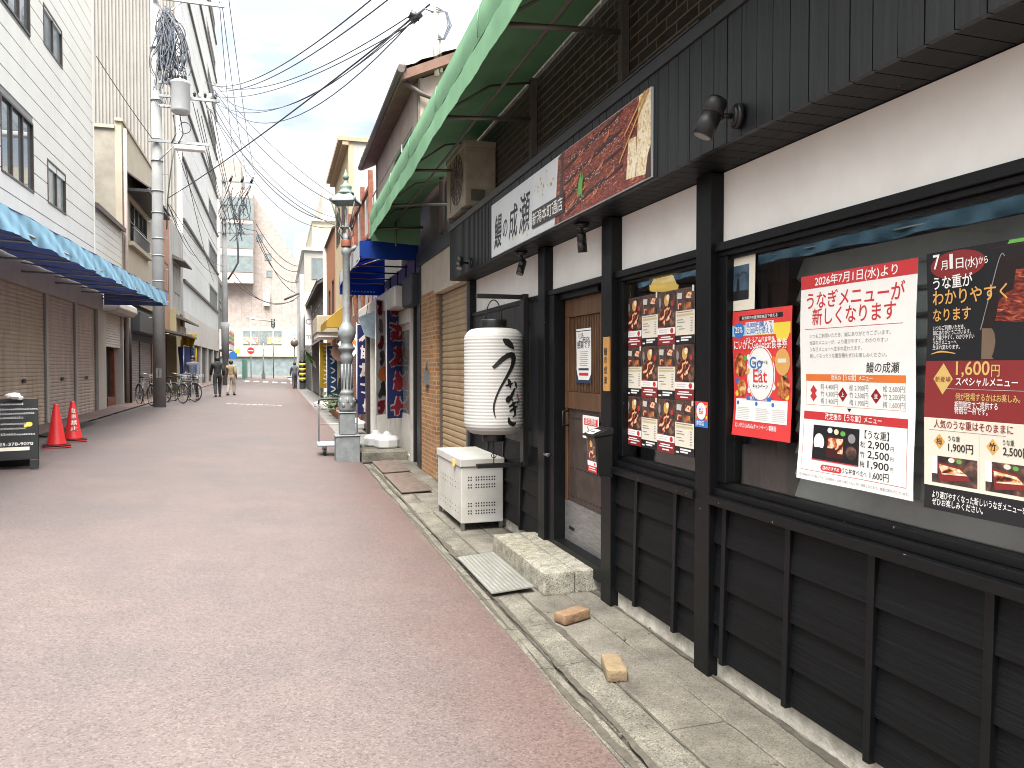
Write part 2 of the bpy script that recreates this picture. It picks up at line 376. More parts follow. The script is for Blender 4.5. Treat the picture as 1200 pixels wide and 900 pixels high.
def brush(mb, fm, pts, ws, k=2, sub=6):
    """tapering brush stroke through pts (Catmull-Rom), half widths ws"""
    global _BK
    _BK = (_BK + 1) % 37; k = k + _BK * .021           # strokes never share one plane
    P_ = [Vector((p[0], p[1])) for p in pts]; q = []; qw = []
    for i in range(len(P_) - 1):
        a = P_[max(i - 1, 0)]; b = P_[i]; c = P_[i + 1]; d = P_[min(i + 2, len(P_) - 1)]
        for j in range(sub):
            t = j / sub
            q.append(.5 * ((2 * b) + (c - a) * t + (2 * a - 5 * b + 4 * c - d) * t * t + (3 * b - a - 3 * c + d) * t ** 3)); qw.append(ws[i] + (ws[i + 1] - ws[i]) * t)
    q.append(P_[-1]); qw.append(ws[-1])
    vs = []
    for i, p in enumerate(q):
        d = (q[min(i + 1, len(q) - 1)] - q[max(i - 1, 0)]); d.normalize(); nrm = Vector((-d.y, d.x)) * qw[i]
        for sg in (1, .33, -.33, -1): vs.append(fm(p.x + nrm.x * sg, p.y + nrm.y * sg, k))
    mb.add(vs, [(i * 4 + j, i * 4 + j + 1, i * 4 + j + 5, i * 4 + j + 4) for i in range(len(q) - 1) for j in range(3)])
def plane(o, U, V, N, gap=.0012, wave=None):
    o, U, V, N = Vector(o), Vector(U), Vector(V), Vector(N)
    def f(u, v, k=0):
        wv = wave(u, v) if wave else 0
        return o + U * u + V * v + N * (k * gap + wv)
    return f
# ================================================================ SETTING
M_road = speckle('road_asphalt', (.150, .113, .105), (.64, .62, .61), (1.34, 1.33, 1.31), big=(.122, .099, .095), sc=105, bump=.6, mott=(.92, 1.05), msc=2.2, rough=.60, spec=.5,
                 edge=[(.35, 1.35, (.140, .092, .083)), (1.22, 1.42, (.15, .125, .108))])
M_apron = brick('red_paver', (.25, .16, .14), (.29, .19, .165), (.17, .12, .11), .22, .11, axis='XY', ms=.008)
M_gut = speckle('gutter_concrete', (.27, .25, .205), (.45, .44, .42), (1.45, 1.45, 1.4), big=(.185, .172, .14), sc=150, bump=.7, mott=(.45, 1.25), msc=3.2)
M_pav = speckle('pavement_concrete', (.275, .25, .21), (.6, .58, .55), (1.3, 1.3, 1.25), big=(.195, .178, .148), sc=170, bump=.5, mott=(.52, 1.2), msc=2.6)
M_dirt = mat('packed_dirt', (.075, .065, .05), .95, c2=(.03, .026, .02), scale=20)
M_gnd = speckle('ground_concrete', (.25, .24, .23), (.7, .7, .7), (1.2, 1.2, 1.2), sc=40, bump=.2)
M_line = mat('worn_road_paint', (.72, .71, .68), .7, c2=(.42, .38, .36), scale=9, lo=.3, hi=.55)

def gsheet(x0, x1, ys, nx, dz, name, mt):
    mb = MB()
    xs = [x0 + (x1 - x0) * i / nx for i in range(nx + 1)]
    mb.add([(x, y, gz(x, y) + dz) for y in ys for x in xs],
           [(j * (nx + 1) + i, j * (nx + 1) + i + 1, (j + 1) * (nx + 1) + i + 1, (j + 1) * (nx + 1) + i) for j in range(len(ys) - 1) for i in range(nx)])
    return S(name, mb, mt, kind='structure')
mb = MB(); mb.grid(lambda a, b: ((a - .5) * 1600, -200 + b * 1600, -.12 + gz(-4, -200 + b * 1600) - .27), 8, 32, False)
S('ground', mb, M_gnd, kind='structure')
gsheet(-4.1, 1.30, [-8, -4, 0, 4, 8, 20, 40, 70, 104], 12, 0, 'road', M_road)
gsheet(-60, 60, [104, 112], 20, .0, 'cross_street', M_road)
gsheet(-4.95, -4.1, [-8, 8, 20, 40, 70, 104], 2, .03, 'pavement_left', M_apron)
mb = MB()
for k in range(7):
    x = -2.6 + k * .75
    mb.add([(x, 66, gz(x, 66) + .006), (x + .42, 66, gz(x + .42, 66) + .006), (x + .42, 70, gz(x + .42, 70) + .006), (x, 70, gz(x, 70) + .006)], [(0, 1, 2, 3)])
S('crosswalk_marking', mb, M_line, kind='structure')
mb = MB()
for k in range(9):
    x = -1.75 + k * .22
    mb.add([(x, 29.2, gz(x, 29.2) + .005), (x + .17, 29.2, gz(x + .17, 29.2) + .005), (x + .17, 29.42, gz(x + .17, 29.4) + .005), (x, 29.42, gz(x, 29.4) + .005)], [(0, 1, 2, 3)])
S('road_marking', mb, M_line, kind='structure')

# gutter blocks and pavement slabs on the right
mb = MB(); y = -3.0
prof = [(1.27, -.1), (1.27, .006), (1.356, -.002), (1.364, -.016), (1.376, -.016), (1.384, .004), (1.45, .010), (1.552, .017), (1.562, .010), (1.576, .012), (1.576, -.1)]
while y < 11.9:
    ln = .6; dx = .018 * max(0, y - 4) / 4 + random.uniform(-.003, .003); dz = random.uniform(-.002, .002) + gz(2, y)
    mb.prism([(px + dx, y, pz + dz) for px, pz in prof], (0, ln - .006, 0)); y += ln
S('gutter', mb, M_gut, kind='structure')
def strip(mb, x0, x1, y0, y1, z, jit=.004):
    """one worn slab: wavering long edges, slightly uneven top, rounded arrises"""
    n = max(3, int((y1 - y0) / .08)); R_ = lambda a, b_: mnoise.noise(Vector((a * 7.3, b_ * 6.1, z * 50))) * jit
    ys_ = [y0 + (y1 - y0) * i / n for i in range(n + 1)]; vs = []
    for y_ in ys_:
        e = .006 if y0 + .001 < y_ < y1 - .001 else .010
        a_, c_ = x0 + R_(x0, y_), x1 + R_(x1 + 3, y_)
        zz = z + mnoise.noise(Vector((x0 * 3, y_ * 2.1, 4))) * .003 + gz(2, y_)
        vs += [(a_, y_, zz - .05), (a_, y_, zz - e), (a_ + e * 1.4, y_, zz), (c_ - e * 1.4, y_, zz), (c_, y_, zz - e), (c_, y_, zz - .05)]
    mb.add(vs, [(i * 6 + j, i * 6 + j + 1, i * 6 + j + 7, i * 6 + j + 6) for i in range(n) for j in range(5)] + [tuple(range(6)), tuple(range(n * 6 + 5, n * 6 - 1, -1))])
mb = MB(); y = -3.0; random.seed(17)
while y < 12.2:
    ln = random.choice([1.2, 1.6, .95, 1.35]); strip(mb, 1.580, 1.856, y, y + ln - .004, .014 + random.uniform(-.002, .003)); y += ln
y = -3.4
while y < 12.2:
    ln = random.choice([1.8, 2.4, 1.4]); strip(mb, 1.860, 2.14, y, y + ln - .004, .016 + random.uniform(-.002, .002)); y += ln
o = S('pavement_right', mb, M_pav, kind='structure')
mb = MB(); mb.box(1.26, -3.4, -.09, 2.2, 12.3, -.012); S('dirt_bed', mb, M_dirt, kind='structure')
# silt settled along the gutter groove, the kerb joint and the wall foot
mb = MB()
for (xc, hw, z0_, seed) in ((1.385, .045, .0075, 1), (1.568, .022, .0165, 5), (2.055, .035, .0205, 9), (1.30, .03, .0085, 14)):
    n = 420; vs = []
    for i in range(n + 1):
        y_ = -1 + 12.5 * i / n
        q0 = max(0.0, mnoise.noise(Vector((y_ * 1.1, seed, 0))) + .35) * hw * (1 + .8 * mnoise.noise(Vector((y_ * 9, seed, 2)))); q1 = max(0.0, mnoise.noise(Vector((y_ * .9, seed, 7))) + .35) * hw * (1 + .8 * mnoise.noise(Vector((y_ * 8, seed, 4))))
        vs += [(xc - q0, y_, z0_ + gz(2, y_)), (xc + q1, y_, z0_ + gz(2, y_) + .0006)]
    mb.add(vs, [(2 * i, 2 * i + 1, 2 * i + 3, 2 * i + 2) for i in range(n)])
S('gutter_silt', mb, mat('dark_silt', (.115, .10, .078), .95, c2=(.06, .052, .04), scale=18), kind='stuff', label='dark silt settled along the gutter and the wall foot', cat='silt')
# crumbs of grit and dead leaves gathered along the gutter and the wall
mb = MB(); random.seed(40)
for k in range(900):
    y_ = random.uniform(1.2, 11.5); x_ = random.choice([random.gauss(1.372, .018), random.gauss(1.372, .03), random.gauss(1.575, .015), random.gauss(2.06, .02), random.gauss(1.858, .02), random.uniform(1.3, 2.05)])
    r_ = random.uniform(.0012, .0042) if random.random() < .95 else .008; z_ = .014 if x_ > 1.57 else .006
    p = [Vector((x_ + r_ * random.uniform(.6, 1.3) * cos(q), y_ + r_ * random.uniform(.6, 1.3) * sin(q), z_ + gz(2, y_))) for q in (0, 1.3, 2.5, 3.8, 5.1)]
    mb.prism(p, (0, 0, r_ * .8))
S('gutter_grit', mb, mat('grit_and_litter', (.22, .18, .13), .9, c2=(.08, .065, .045), scale=60), kind='stuff', label='loose grit and crumbs along the gutter and wall foot', cat='grit')

# ================================================================ RESTAURANT
B_ = lambda n, c, **k: mat(n, c, **k)
M_blk = mat('black_stained_board', (.0042, .0049, .0064), .56, c2=(.0018, .0022, .0030), scale=9, stretch=(1, .14, 3), bump=.55, bscale=20, spec=.22, specks=16)
M_blkv = mat('black_vertical_board', (.021, .024, .0285), .46, c2=(.0105, .012, .0145), scale=8, stretch=(1, 3, .12), bump=.35, bscale=14, spec=.4)
M_blkp = mat('black_painted_post', (.0046, .0053, .0066), .45, c2=(.0025, .0029, .0036), spec=.28, specks=14, scale=14, bump=.12, bscale=40)
M_trim = mat('charcoal_metal_trim', (.05, .052, .056), .45, metal=.2, var=.25, scale=4)
M_white = mat('white_plaster_panel', (.78, .76, .73), .7, c2=(.70, .68, .65), scale=2.5)
M_base = mat('pale_concrete_base', (.50, .47, .42), .85, c2=(.27, .25, .21), scale=7, bump=.5, bscale=60)
M_tile = brick('dark_brown_tile', (.028, .021, .019), (.045, .034, .028), (.15, .12, .09), .23, .068, ms=.006, rough=.4, bump=.25)
M_glass = glass('clear_window_glass', (.90, .93, .93), 1.5)
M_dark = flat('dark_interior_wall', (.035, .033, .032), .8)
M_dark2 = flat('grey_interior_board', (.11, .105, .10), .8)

rb = T('restaurant_building', 'single storey black timber restaurant front with clapboard base, white panels and two wide dark windows', 'building', (2.1, 3.2, 0))
posts = [(3.23, 3.363), (4.37, 4.523), (5.62, 5.77), (8.02, 8.15)]
mb = MB(); mb.box(2.085, -1.5, -.05, 2.3, 4.55, .129); mb.box(2.085, 5.6, -.05, 2.3, 8.15, .129)
P('concrete_base', mb, M_base, rb)
zr = [.132, .295, .485, .695, .876]
def lap(y0, y1):
    mb = MB()
    for i in range(4):
        a, b = zr[i], zr[i + 1]
        cut = [y0, y1] if y1 - y0 < 2.5 else [y0, y0 + (y1 - y0) * random.uniform(.35, .65), y1]
        for c0, c1 in zip(cut[:-1], cut[1:]):
            w = random.uniform(-.0015, .0015)
            mb.hexa([(2.058 + w, c0, a - .012), (2.10, c0, a - .012), (2.10, c1 - .002, a - .012), (2.058 - w, c1 - .002, a - .012),
                     (2.080, c0, b), (2.10, c0, b), (2.10, c1 - .002, b), (2.080, c1 - .002, b)])
    P('clapboard_wall', mb, M_blk, rb)
lap(-1.5, 3.23); lap(3.363, 4.37); lap(5.77, 8.15)
for y in (-.3, .2, .72, 1.235, 1.722, 2.196, 2.664, 3.136, 3.604, 4.067, 6.3, 6.85, 7.4):
    mb = MB(); mb.hexa([(2.038, y - .016, .108), (2.07, y - .016, .108), (2.07, y + .016, .108), (2.038, y + .016, .108), (2.056, y - .016, .874), (2.09, y - .016, .874), (2.09, y + .016, .874), (2.056, y + .016, .874)])
    P('batten', mb, M_blkp, rb, bevel=.002)
for i, (a, b) in enumerate(posts):
    mb = MB(); mb.box(2.03, a, .012 if i < 2 else .05, 2.18, b, 2.503); P('post', mb, M_blkp, rb, bevel=.004)
# header rails and upper white panels
spans = [(-1.5, 3.23), (3.363, 4.37), (4.523, 5.62), (5.77, 8.02)]
for i, (a, b) in enumerate(spans):
    mb = MB(); mb.box(2.052, a, 2.112 if i < 3 else 2.10, 2.17, b, 2.152 if i < 3 else 2.14); P('header_rail', mb, M_blkp, rb, bevel=.003)
    mb = MB(); mb.box(2.105, a, 2.152 if i < 3 else 2.14, 2.17, b, 2.503); P('white_panel', mb, M_white, rb)
# fascia, soffit, trim
mb = MB(); y = -1.5; random.seed(3)
while y < 6.42:
    w_ = .102 + random.uniform(-.002, .002); mb.box(1.836 + random.uniform(-.001, .001), y, 2.505, 1.86, min(y + w_ - .0045, 6.46), 3.035); y += w_
while y < 8.15:
    mb.box(1.836, y, 2.505, 1.86, y + .03, 3.035); mb.box(1.846, y + .03, 2.506, 1.858, y + .05, 3.034); y += .05
P('fascia_boards', mb, M_blkv, rb)
mb = MB(); y = -1.5
while y < 8.14:
    mb.box(1.861, y, 2.507, 2.104, y + .095, 2.525); y += .1
P('soffit_boards', mb, M_blk, rb)
mb = MB(); mb.box(1.861, -1.5, 2.527, 2.13, 8.15, 3.03); P('eave_core', mb, M_dark, rb)
mb = MB(); mb.box(1.822, -1.5, 3.036, 2.128, 8.17, 3.10); mb.box(1.815, 3.0, 3.101, 2.126, 5.2, 3.112); P('eave_flashing', mb, M_trim, rb, bevel=.004)
mb = MB(); mb.box(2.131, -1.5, 3.0, 2.4, 8.15, 4.6); P('tiled_upper_wall', mb, M_tile, rb)
mb = MB(); mb.box(2.402, -1.5, 2.6, 9, 8.15, 4.55); mb.box(8.8, -1.5, 0, 9, 8.15, 2.599); mb.box(2.3, -1.7, 0, 9, -1.502, 4.55); mb.box(2.3, 8.152, 0, 9, 8.3, 4.5)
mb.box(2.131, -1.5, 2.154, 2.3, 8.15, 2.598); mb.box(2.3, -1.5, 2.50, 8.8, 8.15, 2.598)
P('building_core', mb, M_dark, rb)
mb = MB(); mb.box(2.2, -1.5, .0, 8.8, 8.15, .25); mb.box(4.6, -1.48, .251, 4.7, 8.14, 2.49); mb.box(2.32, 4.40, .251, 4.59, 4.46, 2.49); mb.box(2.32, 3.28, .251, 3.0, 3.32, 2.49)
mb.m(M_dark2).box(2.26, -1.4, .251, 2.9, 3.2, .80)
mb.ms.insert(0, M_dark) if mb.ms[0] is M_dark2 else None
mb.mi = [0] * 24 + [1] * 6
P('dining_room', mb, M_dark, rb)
# slatted grey blind and a brown curtain behind the wide window
mb = MB(); z = .82
while z < 2.06: mb.hexa([(2.40, -1.3, z), (2.42, -1.3, z - .012), (2.42, 3.06, z - .012), (2.40, 3.06, z), (2.44, -1.3, z + .098), (2.46, -1.3, z + .086), (2.46, 3.06, z + .086), (2.44, 3.06, z + .098)]); z += .105
P('window_blind', mb, mat('grey_blind_slat', (.60, .59, .57), .6, c2=(.42, .41, .40), scale=1.5), rb)
mb = MB(); mb.grid(lambda a, b: Vector((2.36 + .02 * sin(a * 26), 3.08 + .19 * a, .80 + 1.28 * b)), 40, 2); P('curtain', mb, mat('brown_curtain', (.12, .07, .055), .9), rb)
# windows
def rest_window(y0, y1, mull, label):
    f = MB()
    f.box(2.018, y0, .877, 2.2, y1, .918)                  # weathered sill ledge
    f.box(2.056, y0, .919, 2.19, y1, .952); f.box(2.088, y0, .953, 2.16, y1, .984)
    f.box(2.072, y0, 2.088, 2.17, y1, 2.111)
    f.box(2.078, y0, .985, 2.16, y0 + .05, 2.087); f.box(2.078, y1 - .07, .985, 2.16, y1, 2.087)
    f.box(2.096, y0 + .051, 2.072, 2.15, y1 - .071, 2.0875)
    for q in mull: f.box(2.088, q - .025, .985, 2.15, q + .025, 2.071)
    fo = P('window', f, M_blkp, rb, label=label, bevel=.0025)
    g = MB(); g.box(2.124, y0 + .052, .985, 2.130, y1 - .072, 2.071); P('pane', g, M_glass, fo)
rest_window(-1.4, 3.229, [1.15, -.2], 'wide dark window with large posters')
rest_window(3.364, 4.369, [], 'narrower dark window behind rows of menu sheets')
# wall left of the door: vertical boards
mb = MB(); y = 5.772
while y < 8.0:
    mb.box(2.066, y, .88, 2.10, y + .108, 2.10); y += .112
P('vertical_board_wall', mb, M_blkv, rb)
mb = MB(); mb.box(2.105, 5.772, .1, 2.3, 8.14, 2.139); P('wall_backing', mb, M_dark, rb)
# ---- door
M_wood = mat('brown_door_wood', (.125, .062, .029), .5, c2=(.062, .029, .013), scale=6, stretch=(1, 4, .35), bump=.25, bscale=20)
M_wood2 = mat('dark_door_board', (.062, .042, .035), .5, c2=(.032, .021, .018), scale=7, bump=.25, bscale=30)
M_kick = mat('brushed_kick_plate', (.36, .36, .36), .4, metal=.7, c2=(.22, .22, .22), scale=12, stretch=(1, 1, 8))
M_steel = mat('dull_steel', (.45, .45, .44), .35, metal=.9, scale=10)
M_blackm = mat('black_metal', (.018, .018, .018), .42, metal=.2, scale=8)
mb = MB(); mb.box(2.155, 4.524, .05, 2.2, 4.735, 2.11); mb.box(2.06, 5.48, .05, 2.19, 5.619, 2.11); mb.box(2.10, 4.736, 2.07, 2.2, 5.479, 2.111); mb.box(2.06, 4.524, .1, 2.3, 5.479, .205)
dj = P('door_frame', mb, M_blkp, rb, bevel=.003)
d = MB(); Y0, Y1 = 4.738, 5.476
d.box(2.165, Y0, .515, 2.19, Y1, 1.23)                      # lower board
d.m(M_wood)
d.box(2.15, Y0, 1.93, 2.195, Y1, 2.068); d.box(2.15, Y0, 1.231, 2.195, Y1, 1.36)
d.box(2.15, Y0, 1.361, 2.195, Y0 + .075, 1.929); d.box(2.15, Y1 - .075, 1.361, 2.195, Y1, 1.929)
d.box(2.182, Y0 + .076, 1.361, 2.192, Y1 - .076, 1.929)
d.box(2.155, Y0, .516, 2.1645, Y0 + .05, 1.23); d.box(2.155, Y1 - .05, .516, 2.1645, Y1, 1.23)
d.ms = [M_wood2, M_wood]; d.mi = [0] * 6 + [1] * (len(d.f) - 6)
door = P('door', d, None, rb, bevel=.003, label='brown wooden sliding door with slatted upper half')
mb = MB(); y = Y0 + .085
while y < Y1 - .1: mb.box(2.164, y, 1.363, 2.181, y + .017, 1.927); y += .029
for z in (1.55, 1.74): mb.box(2.170, Y0 + .078, z, 2.1815, Y1 - .078, z + .014)
P('lattice', mb, M_wood, door)
mb = MB(); mb.box(2.152, Y0 + .002, .206, 2.19, Y1 - .002, .514); mb.m(M_blackm).box(2.1500, Y1 - .20, .30, 2.1515, Y1 - .09, .325)
mb.ms = [M_kick, M_blackm]; mb.mi = [0] * 6 + [1] * 6
P('kick_plate', mb, None, door)
mb = MB(); mb.tube([(2.15, 5.40, 1.10), (2.105, 5.40, 1.10), (2.105, 5.40, 1.21), (2.15, 5.40, 1.21)], .008, 8); P('handle', mb, M_blackm, door)
mb = MB()
for z in (.56, .78, 1.16):
    for k in range(11): mb.cyl((2.158, Y0 + .09 + k * .055, z), (2.1645, Y0 + .09 + k * .055, z), .0055, n=8)
P('door_studs', mb, M_blackm, door)
mb = MB(); mb.cyl((2.059, 5.55, .86), (2.02, 5.55, .86), .012, n=12); mb.cyl((2.02, 5.50, .86), (2.02, 5.58, .86), .012, n=10); P('door_lock', mb, M_steel, rb)

# ================================================================ THINGS ON THE RESTAURANT FRONT
FW = lambda yl, zb, X=2.076, wave=None, gap=.0012: plane((X, yl, zb), (0, -1, 0), (0, 0, 1), (-1, 0, 0), gap, wave)
M_paper = flat('white_paper', (.80, .79, .76), .55); M_ink = flat('black_ink', (.02, .02, .022), .5)
M_red = flat('print_red', (.52, .030, .035), .5); M_red2 = flat('print_bright_red', (.66, .045, .045), .5)
M_dred = flat('print_dark_red', (.22, .018, .02), .5); M_orange = flat('print_orange', (.68, .17, .03), .5)
M_gold = flat('print_gold', (.62, .42, .13), .5); M_amber = flat('print_amber', (.66, .36, .10), .5)
M_grey = flat('print_grey', (.25, .25, .25), .5); M_lgrey = flat('print_light_grey', (.55, .55, .54), .5); M_navyp = flat('print_black', (.012, .013, .016), .35)
M_wh = flat('print_white', (.82, .81, .79), .5); M_blue = flat('print_blue', (.03, .16, .48), .5); M_lblue = flat('print_light_blue', (.30, .58, .75), .5)
M_yel = flat('print_yellow', (.80, .62, .06), .5); M_green = flat('print_green', (.12, .38, .07), .5); M_cream = flat('print_cream', (.74, .69, .58), .5)
M_eel = ramp_noise('grilled_eel_print', [(.0, (.035, .008, .006)), (.35, (.20, .03, .015)), (.58, (.42, .09, .03)), (.8, (.62, .24, .10)), (1, (.85, .62, .45))], wave=9, rough=.35)
M_eel2 = ramp_noise('glazed_eel_print', [(.28, (.02, .005, .004)), (.42, (.10, .014, .010)), (.54, (.24, .035, .02)), (.63, (.42, .11, .05)), (.72, (.62, .34, .22)), (.8, (.8, .7, .62))], scale=15, stretch=(1, 1, 3.2), dist=2.6)
M_rice = ramp_noise('rice_print', [(.3, (.45, .28, .10)), (.5, (.80, .66, .42)), (.7, (.86, .82, .74))], scale=30)
M_food = ramp_noise('food_print', [(.3, (.03, .012, .01)), (.42, (.25, .04, .02)), (.55, (.55, .2, .05)), (.66, (.7, .5, .2)), (.8, (.75, .7, .62))], scale=26, dist=.8)
M_fooddk = ramp_noise('dark_food_print', [(.35, (.02, .014, .012)), (.55, (.09, .05, .04)), (.7, (.35, .16, .10))], scale=22, dist=1.0)
M_lacq = flat('lacquer_print', (.05, .012, .012), .35)

M_boxgap = flat('deep_brown_print', (.03, .007, .006), .4); M_orange2 = ramp_noise('glaze_orange_print', [(.35, (.22, .03, .015)), (.55, (.5, .16, .06)), (.75, (.7, .4, .22))], scale=24)
# ---- fascia banner sign
sg = T('shop_sign', 'long fascia sign board with black brush lettering at left and an eel photograph at right', 'sign', (1.83, 6.41, 2.515))
L_, H_ = 2.962, .455
fm = plane((1.832, 6.41, 2.515), (0, -1, 0), (0, 0, 1), (-1, 0, 0), .0012)
M_signw = mat('pale_sign_board', (.66, .69, .70), .5, c2=(.55, .60, .63), scale=2)
mb = MB(); mb.box(1.8205, 6.41 - L_, 2.515, 1.8335, 6.41, 2.515 + H_); P('board', mb, M_signw, sg)
fm = plane((1.8205, 6.41, 2.515), (0, -1, 0), (0, 0, 1), (-1, 0, 0), .0012)
sp = 1.68
mb = MB(); mb.m(M_eel2); poly(mb, fm, [(sp - .10, .0), (sp - .03, .44), (sp + .02, .452), (L_, .452), (L_, .003), (sp - .10, .003)], 1)
mb.m(M_lacq); poly(mb, fm, [(sp - .02, .003), (sp + .035, .452), (sp + .085, .452), (sp + .03, .003)], 2)
mb.m(M_rice); poly(mb, fm, [(L_ - .17, .04), (L_ - .13, .45), (L_, .45), (L_, .02)], 2); poly(mb, fm, [(L_ - .28, .05), (L_ - .25, .26), (L_ - .16, .25), (L_ - .16, .04)], 2)
mb.m(M_lacq); poly(mb, fm, [(L_ - .06, .003), (L_ - .03, .12), (L_, .16), (L_, .003)], 3)
mb.m(M_boxgap)
for q in range(4): brush(mb, fm, [(sp + .06 + q * .02, .33 - q * .10), (sp + .42, .375 - q * .095), (L_ - .33, .44 - q * .10)], [.006, .012, .008], 3)
mb.m(M_orange2)
for q in range(9): brush(mb, fm, [(sp + .10 + q * .08, .05 + (q * 7 % 5) * .07), (sp + .20 + q * .08, .075 + (q * 7 % 5) * .07), (sp + .29 + q * .07, .11 + (q * 7 % 5) * .07)], [.002, .012, .002], 3, 4)
mb.m(M_wh)
random.seed(5)
for q in range(150):
    a = sp + .1 + random.random() * .80; b_ = .04 + int(random.random() * 4) * .10 + random.random() * .035 + (a - sp) * .05
    if b_ < .44: brush(mb, fm, [(a, b_), (a + random.uniform(.006, .022), b_ + random.uniform(-.002, .008))], [.001, .0017], 4, 2)
mb.m(M_green)
for q in range(7): brush(mb, fm, [(sp + .32 + q * .012, .10 + (q % 3) * .01), (sp + .34 + q * .008, .15 + (q % 2) * .03), (sp + .35 + q * .01, .20 + (q % 4) * .018)], [.008, .012, .002], 5, 4)
mb.m(M_amber); brush(mb, fm, [(L_ - .02, .45), (L_ - .36, .16)], [.007, .004], 5); brush(mb, fm, [(L_ - .055, .45), (L_ - .30, .29)], [.007, .004], 5)
P('eel_photo', mb, None, sg)
mb = MB(); mb.m(M_ink)
for ch, u, h, s_, v_ in (('鰻', .09, .30, .22, .085), ('の', .345, .19, .13, .12), ('成', .52, .28, .22, .10), ('瀬', .79, .32, .25, .095)): put(mb, fm, ch, u, v_, h, s_, bold=.014, k=1, shear=.10)
P('lettering', mb, None, sg)
mb = MB(); mb.m(flat('sign_plum_plate', (.055, .05, .055), .5)); rect(mb, fm, 1.12, .055, 1.765, .185, 5, .2)
mb.m(M_wh); put(mb, fm, '新潟本町通店', 1.135, .083, .1, .61, bold=.012, k=7)
P('branch_plate', mb, None, sg)
mb = MB(); mb.m(M_gold)
for q in range(26):
    a = random.choice([random.uniform(1.15, 1.56), random.uniform(.62, 1.1)]); b_ = random.uniform(.25, .42) if a > 1.12 else random.uniform(.015, .08); s_ = random.uniform(.006, .022)
    poly(mb, fm, [(a, b_), (a + s_, b_ + s_ * .3), (a + s_ * .8, b_ + s_ * 1.2), (a - s_ * .2, b_ + s_)], 1)
P('gold_flecks', mb, None, sg)

# ---- spot lamps
def spot(loc, aim, base_dir, label, cyl_r=.034, ln=.14):
    """aim: direction the barrel points; base_dir: direction from mounting surface outwards"""
    t = T('spot_lamp', label, 'lamp', loc, 'black spot lamps on the restaurant eave')
    loc = Vector(loc); bd = Vector(base_dir).normalized(); am = Vector(aim).normalized()
    mb = MB(); mb.cyl(loc, loc + bd * .022, .052, .05, 20); mb.cyl(loc + bd * .022, loc + bd * .035, .05, .03, 20); P('base_plate', mb, M_blackm, t)
    j = loc + bd * .085
    mb = MB(); mb.tube([loc + bd * .03, loc + bd * .06, j], .011, 8); mb.lathe([(0.001, -.02), (.016, -.014), (.02, 0), (.016, .014), (.001, .02)], j, 10); P('arm', mb, M_blackm, t)
    c = j + bd * .035
    a0 = c - am * ln * .45; a1 = c + am * ln * .55
    mb = MB(); mb.tube([a0, a0 + am * .012, a0 + am * .06, a0 + am * .061, a0 + am * .066, a0 + am * .067, a1], [cyl_r * .8, cyl_r, cyl_r, cyl_r * .93, cyl_r * .93, cyl_r, cyl_r], 20, True); h = P('lamp_head', mb, M_blackm, t)
    mb = MB(); mb.cyl(a1 - am * .004, a1 + am * .001, cyl_r * .82, n=18); P('lens', mb, flat('lamp_lens', (.35, .34, .31), .2), h)
    return t
spot((1.832, 2.70, 2.585), (-.35, .18, -.92), (-1, .25, .0), 'biggest black spot lamp, fixed to the fascia boards right of the sign', .043, .165)
spot((1.95, 4.66, 2.506), (.1, .05, -1), (0, 0, -1), 'black spot lamp under the soffit above the window with menu sheets', .032, .13)
spot((1.95, 5.95, 2.506), (-.35, -.25, -1), (0, 0, -1), 'black spot lamp under the soffit next to the hanging lantern', .032, .13)
spot((1.834, 7.2, 2.57), (-.25, -.5, -.9), (-1, -.2, 0), 'farthest black spot lamp, on the ribbed end of the fascia', .032, .13)

# ---- lantern and bracket
lb = T('lantern_bracket', 'black C-shaped steel bracket holding the big paper lantern', 'bracket', (2.03, 6.1, .72))
mb = MB(); mb.box(2.0, 6.06, .70, 2.05, 6.14, 2.17); P('upright', mb, M_blackm, lb, bevel=.004)
for z in (2.145, .715): mb = MB(); mb.box(1.60, 6.075, z - .018, 1.998, 6.125, z + .018); P('arm', mb, M_blackm, lb, bevel=.004)
mb = MB()
for z in (1.0, 1.9): mb.box(2.051, 6.08, z, 2.066, 6.12, z + .04)
P('wall_fixing', mb, M_blackm, lb)
LC = Vector((1.752, 6.1, 0)); LR = .252
lt = T('paper_lantern', 'large white ribbed paper lantern with black brush lettering', 'lantern', (1.752, 6.1, .9))
M_lan = mat('white_lantern_vinyl', (.62, .61, .58), .5, c2=(.58, .565, .53), scale=4, stretch=(1, 1, .5))
prof = []; zb, zt = .985, 1.875; NR = 33
def lanr(t):
    e = min(t, 1 - t); return LR * (.56 + .44 * math.sqrt(max(0, 1 - max(0, 1 - e / .11) ** 2)))
for i in range(NR * 4 + 1):
    t = i / (NR * 4); rib = .0035 * abs(sin(pi * (i / 4)))
    prof.append((lanr(t) + rib - .003, zb + (zt - zb) * t))
mb = MB(); mb.lathe(prof, (LC.x, LC.y, 0), 64); P('shade', mb, M_lan, lt)
for z0, z1, r_ in ((zt - .004, zt + .075, .105), (zb - .06, zb + .004, .095)):
    mb = MB(); mb.lathe([(r_, z0), (r_ + .004, z0 + .01), (r_ + .004, z1 - .01), (r_, z1)], (LC.x, LC.y, 0), 32); P('end_ring', mb, M_blackm, lt)
mb = MB(); pts = [LC + Vector((.07 * cos(a), 0, 1.945 + .17 * sin(a))) for a in [pi * k / 12 for k in range(13)]]; mb.tube(pts, .005, 6)
mb.tube([LC + Vector((0, 0, .92)), LC + Vector((0, 0, .73))], .005, 6); mb.torus(LC + Vector((0, 0, .80)), .02, .004, Matrix.Rotation(pi / 2, 3, 'X'), 12, 5); P('hanging_wire', mb, M_blackm, lt)
mb = MB(); mb.m(M_blackm)
va = math.atan2(LC.x, LC.y)            # bearing from the street
